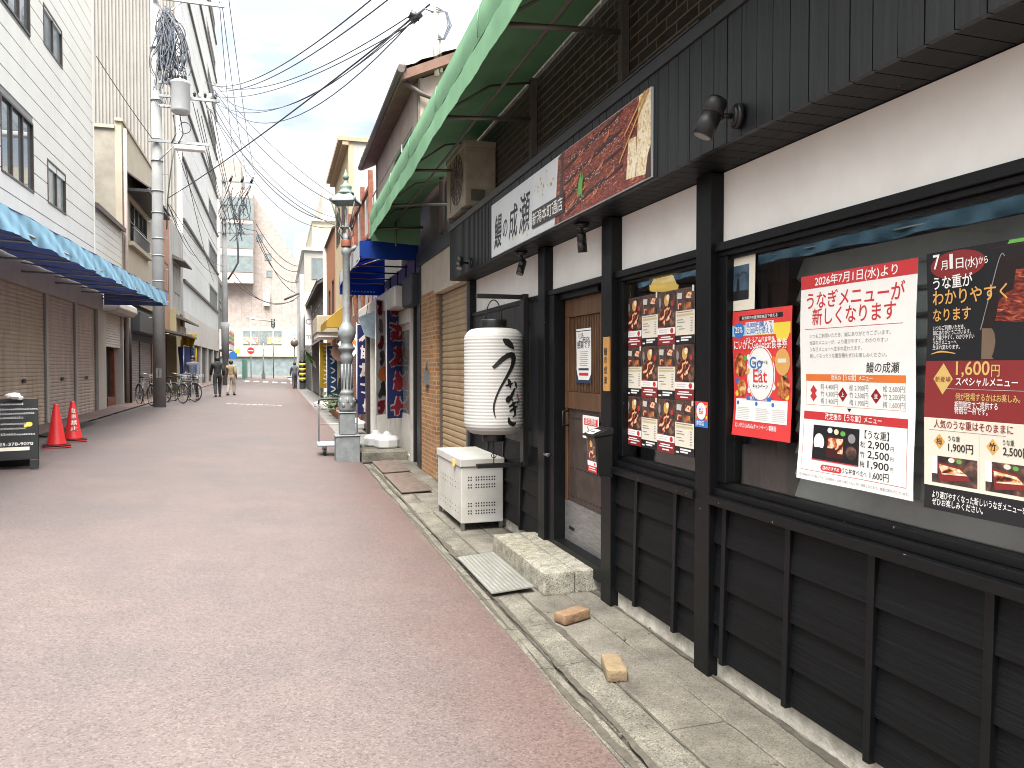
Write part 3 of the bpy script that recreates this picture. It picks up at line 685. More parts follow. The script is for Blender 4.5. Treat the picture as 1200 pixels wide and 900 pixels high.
def lan(u, v, k=0):                    # u metres round, v height
    a = va + u / LR; t = (v - zb) / (zt - zb); r_ = lanr(min(max(t, 0), 1)) + .0035
    # outward direction facing back down the street
    return Vector((LC.x - r_ * sin(a - 2 * (a - va)) if False else LC.x - r_ * sin(va - u / LR), LC.y - r_ * cos(va - u / LR), v))
def LZ(x, y): return (x - 186) / 80 * LR, zb + (560 - y) / 335 * (zt - zb)
def st(pts, ws): brush(mb, lan, [LZ(*p) for p in pts], [q / 80 * LR for q in ws], 2, 8)
st([(209, 262), (220, 270), (232, 280), (242, 292)], [1, 9, 8, 1.5])
st([(184, 350), (192, 342), (206, 326), (224, 312), (238, 312), (241, 326), (234, 350), (216, 385), (199, 420), (188, 455), (186, 480), (190, 502)], [4, 5, 6, 6.5, 8, 7.5, 5, 3.4, 2.4, 2.6, 2.2, 1])
st([(224, 384), (228, 395), (231, 412)], [2, 5.5, 1.5]); st([(216, 404), (228, 402), (240, 396)], [1.5, 3.2, 1]); st([(244, 392), (249, 400), (251, 412)], [1.2, 4, 2])
st([(246, 412), (240, 424), (232, 440), (224, 452), (220, 446), (228, 440), (240, 452)], [2, 4, 5, 4.5, 3, 4, 1])
st([(226, 470), (240, 462), (252, 455)], [1.5, 4, 1.5]); st([(228, 484), (242, 476), (256, 468)], [1.5, 4, 1.5]); st([(238, 455), (244, 475), (246, 494), (238, 502)], [2, 4.5, 3, 1])
st([(226, 502), (228, 516), (240, 524), (250, 519)], [2, 5, 5.5, 1.2]); st([(254, 452), (258, 462)], [1.2, 3.5]); st([(260, 446), (263, 456)], [1.2, 3.2])
mb.m(M_red); poly(mb, lan, [LZ(252, 430), LZ(258, 430), LZ(258, 442), LZ(252, 442)])
P('brush_lettering', mb, None, lt)

# ---- white storage box
bx = T('storage_box', 'white metal storage box with punched vent holes under the lantern', 'storage box', (1.86, 7.4, .0))
M_wbox = mat('white_enamel', (.72, .71, .67), .45, c2=(.58, .56, .50), scale=3)
X0, X1, Ya, Yb = 1.635, 2.045, 6.80, 7.85
mb = MB(); mb.box(X0, Ya, .085, X1, Yb, .615)
for (vz) in (.215, .265, .405, .455):
    pass
P('body', mb, M_wbox, bx, bevel=.006)
mb = MB(); mb.box(X0 - .012, Ya - .014, .617, X1 + .01, Yb + .01, .69); P('lid', mb, M_wbox, bx, bevel=.006)
for a in (X0 + .02, X1 - .02):
    for b_ in (Ya + .025, Yb - .025):
        mb = MB(); mb.box(a - .016, b_ - .016, .016, a + .016, b_ + .016, .084); P('foot', mb, M_steel, bx)
mb = MB(); M_hole = flat('dark_vent_hole', (.03, .03, .03), .8)
for r_ in (.185, .255, .43, .50):
    for c_ in range(5):
        cx = X0 + .085 + c_ * .052 + (.02 if c_ else 0)
        for dx, dz in ((-.012, .016), (.012, .016), (-.012, -.010), (.012, -.010)):
            mb.cyl((cx + dx, Ya - .002, r_ + dz), (cx + dx, Ya + .003, r_ + dz), .0075, n=8)
for r_ in (.17, .22, .40, .45):
    for c_ in range(8):
        mb.cyl((X0 - .002, Ya + .12 + c_ * .11, r_), (X0 + .003, Ya + .12 + c_ * .11, r_), .007, n=8)
P('vent_holes', mb, M_hole, bx)
mb = MB(); mb.box(X0 - .03, Ya + .20, .60, X0 - .013, Ya + .26, .66); P('latch', mb, M_gold, bx)

# ---- door step
M_stone = speckle('rough_step_stone', (.58, .55, .47), (.28, .27, .25), (1.25, 1.25, 1.2), big=(.44, .41, .31), sc=190, bump=.9, mott=(.5, 1.12), msc=14)
def rough_block(x0, y0, z0, x1, y1, z1, n, amp, seed, sc=9):
    mb = MB(); N3 = [max(2, int((b - a) / n)) for a, b in ((x0, x1), (y0, y1), (z0, z1))]
    def face(o, u, v, nu, nv):
        def f(a, b):
            p = Vector(o) + Vector(u) * a + Vector(v) * b
            q = mnoise.noise_vector(p * sc + Vector((seed, 0, 0))) * amp + mnoise.noise_vector(p * sc * 4 + Vector((seed, 5, 0))) * amp * .4
            ce = Vector(((x0 + x1) / 2, (y0 + y1) / 2, (z0 + z1) / 2)); hd = Vector(((x1 - x0) / 2, (y1 - y0) / 2, (z1 - z0) / 2))
            e = [(abs(p[i] - ce[i]) / hd[i]) > .999 for i in range(3)]
            r_ = p + q
            if sum(e) > 1: r_ -= Vector([(p[i] - ce[i]) / hd[i] * amp * 1.3 * e[i] for i in range(3)])
            return r_
        mb.grid(f, nu, nv, True)
    dx, dy, dz = x1 - x0, y1 - y0, z1 - z0; a, b, c = N3
    face((x0, y0, z1), (dx, 0, 0), (0, dy, 0), a, b); face((x0, y0, z0), (dx, 0, 0), (0, 0, dz), a, c)
    face((x0, y1, z0), (0, -dy, 0), (0, 0, dz), b, c); face((x1, y0, z0), (0, dy, 0), (0, 0, dz), b, c); face((x1, y1, z0), (-dx, 0, 0), (0, 0, dz), a, c)
    return mb
stp = T('door_step', 'rough pale stone step block in front of the wooden door', 'step', (1.9, 5.3, .03))
for a, b in ((1.70, 1.925), (1.93, 2.150)):
    P('stone', rough_block(a, 4.71, .01, b, 5.95, .165, .010, .0022, a * 9, 14), M_stone, stp)

# ---- steel plates over the gutter
M_chk = mat('galvanised_checker_plate', (.40, .40, .36), .5, metal=.5, c2=(.28, .28, .24), scale=5)
M_worn = mat('worn_bright_steel', (.62, .62, .58), .4, metal=.6, c2=(.42, .42, .38), scale=7)
M_rust = mat('rusty_grate', (.22, .17, .14), .7, metal=.3, c2=(.14, .10, .08), scale=12)
def plate(x0, y0, x1, y1, z, tilt, label, mt, ribs, dirx):
    t = T('gutter_plate', label, 'gutter plate', (x0, y0, z), 'steel plates bridging the gutter')
    mb = MB(); mb.hexa([(x0, y0, z), (x1, y0, z + tilt), (x1, y1, z + tilt), (x0, y1, z), (x0, y0, z + .008), (x1, y0, z + tilt + .008), (x1, y1, z + tilt + .008), (x0, y1, z + .008)])
    P('plate', mb, mt, t)
    mb = MB()
    if dirx:
        n = int((y1 - y0) / ribs)
        for i in range(n):
            y = y0 + ribs * (i + .5); mb.hexa([(x0 + .01, y - ribs * .3, z + .0085), (x1 - .01, y - ribs * .3, z + tilt + .0085), (x1 - .01, y + ribs * .3, z + tilt + .0085), (x0 + .01, y + ribs * .3, z + .0085),
                                              (x0 + .01, y - ribs * .18, z + .0125), (x1 - .01, y - ribs * .18, z + tilt + .0125), (x1 - .01, y + ribs * .18, z + tilt + .0125), (x0 + .01, y + ribs * .18, z + .0125)])
    else:
        nx = int((x1 - x0) / ribs); ny = int((y1 - y0) / ribs)
        for i in range(nx):
            for j in range(ny):
                cx = x0 + ribs * (i + .5); cy = y0 + ribs * (j + .5); zz = z + tilt * (cx - x0) / (x1 - x0) + .0085; s_ = ribs * .36
                mb.add([(cx - s_, cy, zz), (cx, cy - s_, zz), (cx + s_, cy, zz), (cx, cy + s_, zz), (cx, cy, zz + .0035)], [(0, 1, 4), (1, 2, 4), (2, 3, 4), (3, 0, 4)])
    P('raised_pattern', mb, M_worn if not dirx else mt, t); return t
plate(1.362, 4.80, 1.665, 5.80, .03, .02, 'pale checkered steel plate beside the stone door step', M_chk, .03, False)
plate(1.43, 9.0, 1.80, 10.65, .03, .012, 'ribbed rusty gutter plate before the brick pillar', M_rust, .06, True)
plate(1.44, 10.75, 1.84, 12.1, .036, .012, 'farther ribbed gutter plate near the lamp post', M_rust, .06, True)
# ---- loose bricks
M_br = mat('buff_firebrick', (.34, .21, .12), .85, c2=(.24, .145, .08), scale=14, bump=.6, bscale=70)
M_br2 = mat('yellow_firebrick', (.33, .245, .14), .85, c2=(.23, .165, .09), scale=14, bump=.6, bscale=70)
def loose(cx, cy, z, rz, label, mt):
    mb = rough_block(-.108, -.052, 0, .108, .052, .062, .011, .0028, cx * 7, 26)
    Rm = Matrix.Rotation(rz, 3, 'Z'); mb.v = [tuple(Rm @ Vector(p) + Vector((cx, cy, z))) for p in mb.v]
    S('loose_brick', mb, mt, label, 'brick', 'loose bricks on the pavement edge', org=(cx, cy, z))
loose(1.70, 4.20, .016, R(22), 'orange-brown loose brick lying nearer the door step', M_br)
loose(1.60, 3.40, .016, R(-106), 'yellowish loose brick lying lower on the pavement edge', M_br2)
# ================================================================ POSTERS
def wv(seed, amp=.0028):
    return lambda u, v: amp * (1.2 + sin(v * 11 + seed) * .7 + sin(u * 8 + v * 5 + seed * 2) * .5 + 2.2 * max(0, .12 - v) / .12 * max(0, sin(u * 6 + seed)))
class Poster:
    def __init__(s, label, px_tl, px_br, X=2.118, seed=0, amp=.0050, cat='poster', group=None, name='poster'):
        a = onX(px_tl[0], px_tl[1], X); b = onX(px_br[0], px_br[1], X)
        s.yl = a.y; s.zb = b.z; s.w = a.y - b.y; s.h = a.z - b.z; s.X = X
        s.f = FW(s.yl, s.zb, X, wv(seed, amp) if amp else None, .0007)
        s.t = T(name, label, cat, (X, s.yl - s.w / 2, s.zb), group)
        s.mb = MB()
    def uv(s, px, py):
        p = onX(px, py, s.X); return s.yl - p.y, p.z - s.zb
    def V(s, t): return s.h * (1 - t)
    def sheet(s, m): mb = MB(); rect(mb, s.f, 0, 0, s.w, s.h, 0, .025); P('sheet', mb, m, s.t)
    def layer(s, name): P(name, s.mb, None, s.t); s.mb = MB()
# ---- A1 announcement
p = Poster('white announcement poster with red header band and black prices', (940, 325), (1073, 587.5), seed=1)
w_, h_ = p.w, p.h; p.sheet(M_paper); V = p.V; f = p.f; m = p.mb
m.m(M_red); rect(m, f, 0, V(.065), w_, h_, 1, .025)
rect(m, f, .04 * w_, V(.703), .95 * w_, V(.664), 1); m.m(M_orange); rect(m, f, .055 * w_, V(.515), .93 * w_, V(.482), 1)
m.m(M_red); rect(m, f, .05 * w_, V(.264), .91 * w_, V(.2615), 1)
outline(m, f, .04 * w_, V(.952), .95 * w_, V(.70), .0016, 1)
m.m(M_orange); outline(m, f, .055 * w_, V(.632), .93 * w_, V(.51), .0012, 1)
m.m(M_red); ell(m, f, .255 * w_, V(.928), .014, .0125, 1); rect(m, f, .255 * w_, V(.928) - .0125, .40 * w_, V(.928) + .0125, 1); ell(m, f, .40 * w_, V(.928), .014, .0125, 1)
for c_ in (.13, .41, .70):
    for dv in ((.0, .0) if c_ > .2 else (-.012, .012)):
        cu, cv = c_ * w_, V(.575) + dv; r_ = .026 if c_ > .2 else .02
        poly(m, f, [(cu - r_, cv), (cu, cv - r_ * 1.1), (cu + r_, cv), (cu, cv + r_ * 1.1)], 1)
m.m(M_ink); poly(m, f, [(.45 * w_, V(.638)), (.49 * w_, V(.638)), (.47 * w_, V(.655))], 1)
p.layer('printed_bands')
m = p.mb; m.m(M_wh)
put(m, f, '2026年7月1日(水)より', .5 * w_, V(.052), .044, .71 * w_, 'c', .014, 2)
put(m, f, '従来の【うな重】メニュー', .49 * w_, V(.507), .022, .37 * w_, 'c', .01, 2); put(m, f, '改定後の【うな重】メニュー', .5 * w_, V(.694), .027, .5 * w_, 'c', .014, 2)
put(m, f, '店のおすすめ', .328 * w_, V(.935), .017, .15 * w_, 'c', .01, 2)
for c_, ch in ((.41, '上'), (.70, '並')): put(m, f, ch, c_ * w_, V(.575) - .008, .02, None, 'c', .01, 2)
m.m(M_red); put(m, f, 'うなぎメニューが', .49 * w_, V(.158), .074, .85 * w_, 'c', .012, 1); put(m, f, '新しくなります', .49 * w_, V(.238), .074, .73 * w_, 'c', .012, 1)
m.m(M_grey)
for i, (s_, q) in enumerate((('いつもご利用いただき、誠にありがとうございます。', .72), ('当店のメニューが、より選びやすく、わかりやすい', .70), ('うなぎメニューへ生まれ変わります。', .49), ('新しくなったうな重各種をぜひお楽しみください。', .69))):
    put(m, f, s_, .10 * w_, V(.306 + i * .032), .019, q * w_, 'l', .0, 1)
for c_, pr in ((.20, ('特 4,400円', '竹 4,300円', '梅 3,400円')), (.47, ('松 2,900円', '竹 2,500円', '梅 1,900円')), (.755, ('松 2,600円', '竹 2,200円', '梅 1,600円'))):
    for i, s_ in enumerate(pr): put(m, f, s_, c_ * w_, V(.553 + i * .034), .026, .165 * w_, 'l', .004, 1)
put(m, f, '表示価格はすべて税込です。店内飲食・お持ち帰りともに同一価格となります。数量に限りがございます。', .03 * w_, V(.982), .0125, .94 * w_, 'l', 0, 1)
m.m(M_ink); put(m, f, '鰻の成瀬', .62 * w_, V(.468), .042, .26 * w_, 'l', .014, 1, shear=.1)
put(m, f, '【うな重】', .61 * w_, V(.762), .034, .20 * w_, 'l', .006, 1)
for i, (a_, b_) in enumerate((('松', '2,900'), ('竹', '2,500'), ('梅', '1,900'))):
    v_ = V(.805 + i * .044); put(m, f, a_, .575 * w_, v_, .026, None, 'l', .004, 1); put(m, f, b_, .64 * w_, v_, .038, .175 * w_, 'l', .012, 1); put(m, f, '円', .825 * w_, v_, .018, None, 'l', 0, 1)
put(m, f, 'うな丼食べ比べ', .425 * w_, V(.936), .024, .21 * w_, 'l', .004, 1); put(m, f, '1,600円', .66 * w_, V(.938), .034, .155 * w_, 'l', .008, 1)
p.layer('printed_text')
m = p.mb; m.m(M_navyp); rect(m, f, .14 * w_, V(.895), .565 * w_, V(.728), 1)
m.m(M_lacq); rect(m, f, .27 * w_, V(.875), .435 * w_, V(.775), 2); m.m(M_eel); rect(m, f, .285 * w_, V(.852), .425 * w_, V(.782), 3)
m.m(M_wh); ell(m, f, .20 * w_, V(.81), .030, .036, 2); ell(m, f, .30 * w_, V(.748), .014, .011, 2); m.m(M_rice); ell(m, f, .36 * w_, V(.752), .013, .011, 2)
m.m(M_green); ell(m, f, .42 * w_, V(.757), .014, .01, 2); m.m(M_fooddk); ell(m, f, .50 * w_, V(.84), .03, .026, 2); m.m(M_grey); ell(m, f, .50 * w_, V(.775), .02, .018, 2)
m.m(M_red); rect(m, f, .14 * w_, V(.897), .565 * w_, V(.892), 3)
p.layer('meal_photo')
# ---- red coupon poster
p = Poster('bright red meal coupon poster with round white emblem', (861, 366), (928.5, 519), seed=2.4)
w_, h_ = p.w, p.h; p.sheet(M_red2); V = p.V; f = p.f; m = p.mb
m.m(M_navyp); rect(m, f, .13 * w_, V(.075), .86 * w_, V(.04), 1); m.m(M_lblue); rect(m, f, .0, V(.20), .42 * w_, V(.115), 1); m.m(M_yel); rect(m, f, .42 * w_, V(.20), .98 * w_, V(.115), 1)
m.m(M_blue); ell(m, f, .13 * w_, V(.155), .042, .038, 2); m.m(M_wh); rect(m, f, .25 * w_, V(.195), .72 * w_, V(.095), 2); m.m(M_yel); ell(m, f, .86 * w_, V(.20), .045, .035, 2)
m.m(M_wh); ell(m, f, .50 * w_, V(.50), .105, .130, 2, 36); m.m(M_red2); ell(m, f, .50 * w_, V(.50), .099, .124, 3, 36); m.m(M_wh); ell(m, f, .50 * w_, V(.50), .095, .120, 4, 36)
rect(m, f, .05 * w_, V(.875), .94 * w_, V(.70), 2); m.m(M_blue); rect(m, f, .25 * w_, V(.71), .68 * w_, V(.68), 3)
for q in (.09, .43, .71): ell(m, f, q * w_, V(.735), .010, .010, 3)
for (a, b, c) in ((.24, .375, M_green), (.30, .37, M_wh), (.08, .56, M_blue), (.07, .66, M_yel), (.72, .39, M_orange), (.95, .42, M_green), (.90, .53, M_green), (.93, .67, M_yel), (.72, .60, M_wh), (.30, .63, M_wh)):
    m.m(c); ell(m, f, a * w_, V(b), .013, .014, 3)
p.layer('printed_shapes')
m = p.mb; m.m(M_food)
for (a, b, r_) in ((.14, .43, .048), (.16, .615, .036), (.87, .60, .044)): ell(m, f, a * w_, V(b), r_, r_ * 1.15, 3)
m.m(M_amber); ell(m, f, .86 * w_, V(.41), .05, .06, 3); m.m(M_cream); rect(m, f, .79 * w_, V(.415), .92 * w_, V(.385), 4)
p.layer('food_photos')
m = p.mb; m.m(M_wh); put(m, f, 'にいがたGoToEat食事券', .5 * w_, V(.302), .05, .90 * w_, 'c', .006, 8); put(m, f, 'プレミアム付食事券', .5 * w_, V(.245), .022, .48 * w_, 'c', .01, 3)
put(m, f, '25%', .13 * w_, V(.172), .04, .14 * w_, 'c', .03, 4); put(m, f, '新潟県内の登録飲食店で使える', .48 * w_, V(.069), .017, .6 * w_, 'c', .005, 3); put(m, f, '購入・利用方法', .465 * w_, V(.704), .018, .3 * w_, 'c', .01, 5)
put(m, f, 'にいがたGoToEatキャンペーン事務局', .06 * w_, V(.93), .026, .72 * w_, 'l', .015, 3)
m.m(M_blue); put(m, f, '10,000円購入で', .26 * w_, V(.135), .03, .44 * w_, 'l', .008, 4); put(m, f, '12,500円分使える', .26 * w_, V(.185), .034, .45 * w_, 'l', .008, 4)
put(m, f, 'Go', .43 * w_, V(.455), .075, None, 'c', .03, 6); put(m, f, 'To', .49 * w_, V(.495), .032, None, 'c', .02, 6)
m.m(M_red2); put(m, f, 'Eat', .50 * w_, V(.565), .085, None, 'c', .03, 6)
m.m(M_ink); put(m, f, 'おいしく食べる', .50 * w_, V(.425), .02, .26 * w_, 'c', .012, 6); put(m, f, 'キャンペーン', .5 * w_, V(.612), .024, .26 * w_, 'c', .012, 6)
m.m(M_gold); brush(m, f, [(.24 * w_, V(.50)), (.29 * w_, V(.48)), (.31 * w_, V(.455))], [.004, .010, .003], 6)
m.m(M_lgrey)
for q in (.08, .42, .70):
    for i in range(7): rect(m, f, q * w_, V(.775 + i * .014), (q + .20 + .05 * ((i * 7) % 3) / 3) * w_, V(.769 + i * .014), 3)
p.layer('printed_text')
# ---- dark poster at the right edge (portrait, runs on to the right)
p = Poster('dark eel menu poster, rightmost in the wide window, with gold lettering and price', (1088, 298), (1200, 617), seed=4)
p.w = .62; w_ = p.w; p.zb = onX(1089, 595, p.X).z; p.h = onX(1088, 298, p.X).z - p.zb; h_ = p.h
p.f = f = FW(p.yl, p.zb, p.X, wv(4, .005), .0007); p.sheet(M_navyp); V = p.V; m = p.mb; U = p.uv
bz = lambda px, py: U(px, py)[1]
v1 = bz(1092, 423); v2 = bz(1092, 489); v3 = bz(1092, 568)
m.m(M_dred); rect(m, f, 0, v2, w_, v1, 1); m.m(M_cream); rect(m, f, 0, v3, w_, v2, 1)
m.m(M_dred); a = U(1124, 310); ell(m, f, a[0] + .0, a[1], .105, .046, 1, 28)
m.m(M_amber); brush(m, f, [(.02, bz(1094, 415)), (.06, bz(1105, 412)), (.115, bz(1130, 414))], [.001, .003, .001], 2)
m.m(M_gold); a = U(1107, 444); poly(m, f, [(a[0] - .038, a[1]), (a[0], a[1] - .052), (a[0] + .038, a[1]), (a[0], a[1] + .052)], 2)
m.m(M_amber)
for px in (1103, 1165): a = U(px, 517 if px < 1150 else 524); poly(m, f, [(a[0] - .022, a[1]), (a[0], a[1] - .026), (a[0] + .022, a[1]), (a[0], a[1] + .026)], 2)
m.m(M_dred); rect(m, f, .02, bz(1094, 503) - .001, .30, bz(1094, 503), 2)
m.m(M_lgrey); rect(m, f, .085, bz(1121, 456), .5, bz(1121, 456) + .0012, 2); rect(m, f, U(1149, 540)[0], v3 + .01, U(1149, 540)[0] + .001, bz(1149, 510), 2)
p.layer('printed_bands')
m = p.mb; m.m(M_wh)
def tx(s_, px, py, pxe, h, bold=.014, k=3):
    a = U(px, py); b = U(pxe, py); put(m, f, s_, a[0], a[1], h, b[0] - a[0], 'l', bold, k)
tx('7', 1096, 316, 1104, .068, .02); tx('月', 1105, 316, 1113, .034, .02); tx('1', 1115.5, 315, 1119.5, .068, .02); tx('日', 1123, 314, 1132, .038, .02); tx('(水)', 1134, 313, 1149, .036, .015); tx('から', 1150, 309, 1161, .026, .015)
tx('うな重が', 1095, 339, 1142, .047, .02)
m.m(M_amber); tx('わかりやすく', 1094, 357, 1183, .055, .02); tx('なります', 1094, 376, 1139, .047, .014)
m.m(M_gold); tx('1,600', 1122, 439, 1162, .062, .025); tx('円', 1164, 440, 1174, .042, .02); tx('何が登場するかはお楽しみ。', 1122, 468, 1199, .026, .014)
m.m(M_wh); tx('スペシャルメニュー', 1122, 451, 1196, .03, .02); tx('期間限定でご提供する', 1121, 477, 1172, .024, .008); tx('特別な一杯です。', 1121, 484, 1160, .024, .008)
for i, (s_, e) in enumerate((('いつもご利用いただき、', 1132), ('誠にありがとうございます。', 1139), ('より選びやすく、わかりやすい', 1143), ('うなぎメニューへ', 1122), ('生まれ変わります。', 1126))): tx(s_, 1094, 387 + i * 5.6, e, .017, .006)
tx('より選びやすくなった新しいうなぎメニューを', 1094, 581.5, 1204, .026, .008); tx('ぜひお楽しみください。', 1094, 590, 1153, .026, .008)
m.m(M_dred); tx('新登場', 1098, 447, 1116, .02, .01); tx('人気のうな重はそのままに', 1097, 500, 1190, .03, .012)
m.m(M_ink); tx('梅', 1099.5, 520, 1106, .026, .015); tx('竹', 1161, 527, 1169, .027, .015); tx('うな重', 1113, 516, 1127, .019, .006); tx('1,900円', 1113, 528, 1142, .034, .012); tx('うな重', 1177, 521, 1191, .019, .006); tx('2,500円', 1177, 533, 1210, .034, .012)
p.layer('printed_text')
m = p.mb
for px0, py0, px1, py1 in ((1094, 533, 1146, 574), (1156, 540, 1215, 585)):
    a = U(px0, py0); b = U(px1, py1); u0, u1 = a[0], b[0]; v0, vv = v3 + .012, a[1]
    m.m(M_fooddk); rect(m, f, u0, v0, u1, vv, 2); m.m(M_wh); rect(m, f, u0, v0 + .03, u0 + .022, vv, 3); m.m(M_dred); q = (u1 - u0)
    poly(m, f, [(u0 + q * .12, vv - .02), (u0 + q * .66, vv - .03), (u0 + q * .86, v0 + .022), (u0 + q * .2, v0 + .008)], 3)
    m.m(M_rice); poly(m, f, [(u0 + q * .17, vv - .027), (u0 + q * .63, vv - .036), (u0 + q * .80, v0 + .036), (u0 + q * .24, v0 + .03)], 4)
    m.m(M_eel); poly(m, f, [(u0 + q * .17, vv - .034), (u0 + q * .62, vv - .044), (u0 + q * .74, v0 + .044), (u0 + q * .24, v0 + .034)], 5); m.m(M_cream); ell(m, f, u0 + q * .45, vv - .010, .012, .008, 4); m.m(M_green); ell(m, f, u0 + q * .62, vv - .012, .010, .007, 4)
p.layer('meal_photo')
m = p.mb; m.m(M_lacq)
a = U(1162, 386); b = U(1180, 300); u0 = a[0]
M_boxin = flat('box_inner_print', (.02, .014, .014), .3); M_boxside = flat('box_side_print', (.16, .11, .075), .4)
m.m(M_boxside); poly(m, f, [(u0 - .03, v1 + .004), (u0 - .03, a[1] + .005), (w_, a[1] - .02), (w_, v1 + .004)], 1)
m.m(M_boxin); poly(m, f, [(u0 - .035, a[1]), (u0 + .035, b[1]), (w_ - .02, b[1] + .015), (w_ - .01, a[1] - .02)], 1)
m.m(M_grey); brush(m, f, [(u0 - .035, a[1]), (u0 + .03, b[1] - .01), (u0 + .05, b[1])], [.0015] * 3, 2)
m.m(M_lacq); brush(m, f, [(U(1169, 288)[0], h_ - .002), (U(1170, 289)[0], h_ - .018), (w_ - .06, h_ - .012)], [.002] * 3, 2)
m.m(M_green); poly(m, f, [(U(1184, 288)[0], h_ - .012), (U(1187, 282)[0], h_ - .001), (U(1187, 282)[0] + .08, h_ - .001), (U(1187, 282)[0] + .08, h_ - .012)], 2)
m.m(M_eel2); a = U(1168, 376); c_ = U(1190, 316)
poly(m, f, [(a[0], a[1]), (a[0] + .012, a[1] + .06), (a[0] + .04, a[1] + .085), (c_[0], c_[1] - .06), (c_[0] + .01, c_[1]), (w_ - .08, c_[1] - .01), (w_ - .05, a[1] - .03)], 3)
p.layer('eel_photo')
# ---- framed small notice at the top left of the wide window
p = Poster('small white sheet with a blue photograph, top corner of the wide window', (858.5, 300), (885, 362), seed=7, amp=.001)
p.sheet(M_cream); m = p.mb; f = p.f; m.m(mat('blue_photo_print', (.09, .14, .20), .4, c2=(.03, .055, .085), scale=9)); rect(m, f, .0, .05, p.w * .75, p.h * .80, 1)
m.m(M_navyp); ell(m, f, p.w * .28, p.h * .42, .012, .045, 2); rect(m, f, .0, .05, p.w * .75, .095, 2); m.m(M_ink); brush(m, f, [(.03, p.h * .62), (.05, p.h * .66), (.06, p.h * .61), (.09, p.h * .67), (.12, p.h * .63)], [.003] * 5, 2)
p.layer('blue_photo')
# ---- twelve menu sheets
tl = onX(735, 350, 2.118); tr = onX(814.5, 338, 2.118); bl = onX(735, 520, 2.118)
GW = (tl.y - tr.y) / 4; GH = (tl.z - bl.z) / 3
def menu_sheet(kind, label, y, z):
    t = T('menu_sheet', label, 'menu sheet', (2.118, y, z), 'menu sheets taped inside the narrower window')
    f = FW(y, z, 2.118, None, .0006); W, H = GW - .002, GH - .002
    mb = MB(); rect(mb, f, 0, 0, W, H, 0, 1); P('sheet', mb, M_fooddk if kind == 0 else M_cream, t)
    mb = MB()
    if kind == 0:
        mb.m(M_eel); poly(mb, f, [(.10 * W, .48 * H), (.35 * W, .36 * H), (.62 * W, .42 * H), (.82 * W, .58 * H), (.66 * W, .70 * H), (.42 * W, .74 * H), (.16 * W, .62 * H)], 1)
        mb.m(M_fooddk); brush(mb, f, [(.42 * W, .42 * H), (.52 * W, .55 * H), (.55 * W, .66 * H)], [.002, .008, .002], 2); mb.m(M_amber); ell(mb, f, .5 * W, .83 * H, .14 * W, .11 * H, 1); mb.m(M_rice); ell(mb, f, .58 * W, .88 * H, .09 * W, .06 * H, 2)
        mb.m(M_lacq); ell(mb, f, .62 * W, .92 * H, .2 * W, .05 * H, 1); mb.m(M_grey); ell(mb, f, .12 * W, .80 * H, .07 * W, .09 * H, 1); mb.m(M_red); ell(mb, f, .83 * W, .76 * H, .07 * W, .05 * H, 1)
        P('food_photo', mb, None, t); mb = MB()
        mb.m(M_wh); rect(mb, f, 0, .20 * H, W, .32 * H, 3, 1); mb.m(M_dred); rect(mb, f, 0, 0, W, .20 * H, 3, 1); mb.m(M_red); rect(mb, f, 0, .32 * H, .4 * W, .345 * H, 3, 1); ell(mb, f, .82 * W, .26 * H, .09 * W, .05 * H, 4)
        mb.m(M_wh)
        for (a, b, c) in ((.2, .75, .135), (.12, .9, .095), (.3, .7, .04)): rect(mb, f, a * W, c * H, b * W, (c + .022) * H, 4, 1)
        mb.m(M_lgrey)
        for (a, b, c) in ((.08, .6, .275), (.08, .55, .235)): rect(mb, f, a * W, c * H, b * W, (c + .014) * H, 4, 1)
        P('price_panel', mb, None, t)
    else:
        mb.m(M_fooddk); rect(mb, f, 0, .60 * H, W, H, 1, 1)
        for (a, b, r_, q) in ((.22, .87, .14, M_lgrey), (.70, .86, .17, M_eel), (.25, .68, .12, M_eel), (.68, .68, .13, M_food), (.92, .97, .05, M_cream)): mb.m(q); poly(mb, f, [(a * W - r_ * W, b * H - .045 * H), (a * W + r_ * W * .8, b * H - .06 * H), (a * W + r_ * W, b * H + .05 * H), (a * W - r_ * W * .8, b * H + .06 * H)], 2)
        P('food_photo', mb, None, t); mb = MB()
        mb.m(M_navyp); rect(mb, f, 0, 0, W, .16 * H, 1, 1); mb.m(mat('print_tan', (.62, .50, .26), .5)); rect(mb, f, .06 * W, .50 * H, .94 * W, .54 * H, 1, 1)
        mb.m(M_grey)
        for (a, b, c) in ((.06, .9, .565), (.08, .4, .43), (.08, .5, .385), (.08, .36, .315), (.2, .5, .265)): rect(mb, f, a * W, c * H, b * W, (c + .014) * H, 2, 1)
        for i in range(6): rect(mb, f, .80 * W, (.22 + i * .045) * H, .90 * W, (.235 + i * .045) * H, 2, 1)
        mb.m(M_wh)
        for (a, b, c) in ((.06, .22, .04), (.3, .85, .10), (.3, .7, .055)): rect(mb, f, a * W, c * H, b * W, (c + .03) * H, 2, 1)
        P('price_panel', mb, None, t)
    return t
pro = {}
rows = ('top', 'middle', 'bottom'); cols = ('leftmost', 'second from left', 'third from left', 'rightmost')
for r_ in range(3):
    for c_ in range(4):
        k = (r_ + c_) % 2; y = tl.y - c_ * GW; z = tl.z - (r_ + 1) * GH
        lab = ('dark eel photo menu sheet with red price panel' if k == 0 else 'cream price list menu sheet with small dish photos') + ', ' + cols[c_] + ' in the ' + rows[r_] + ' row'
        if k not in pro: pro[k] = menu_sheet(k, lab, y, z)
        else: dup(pro[k], (2.118, y, z), None, lab)
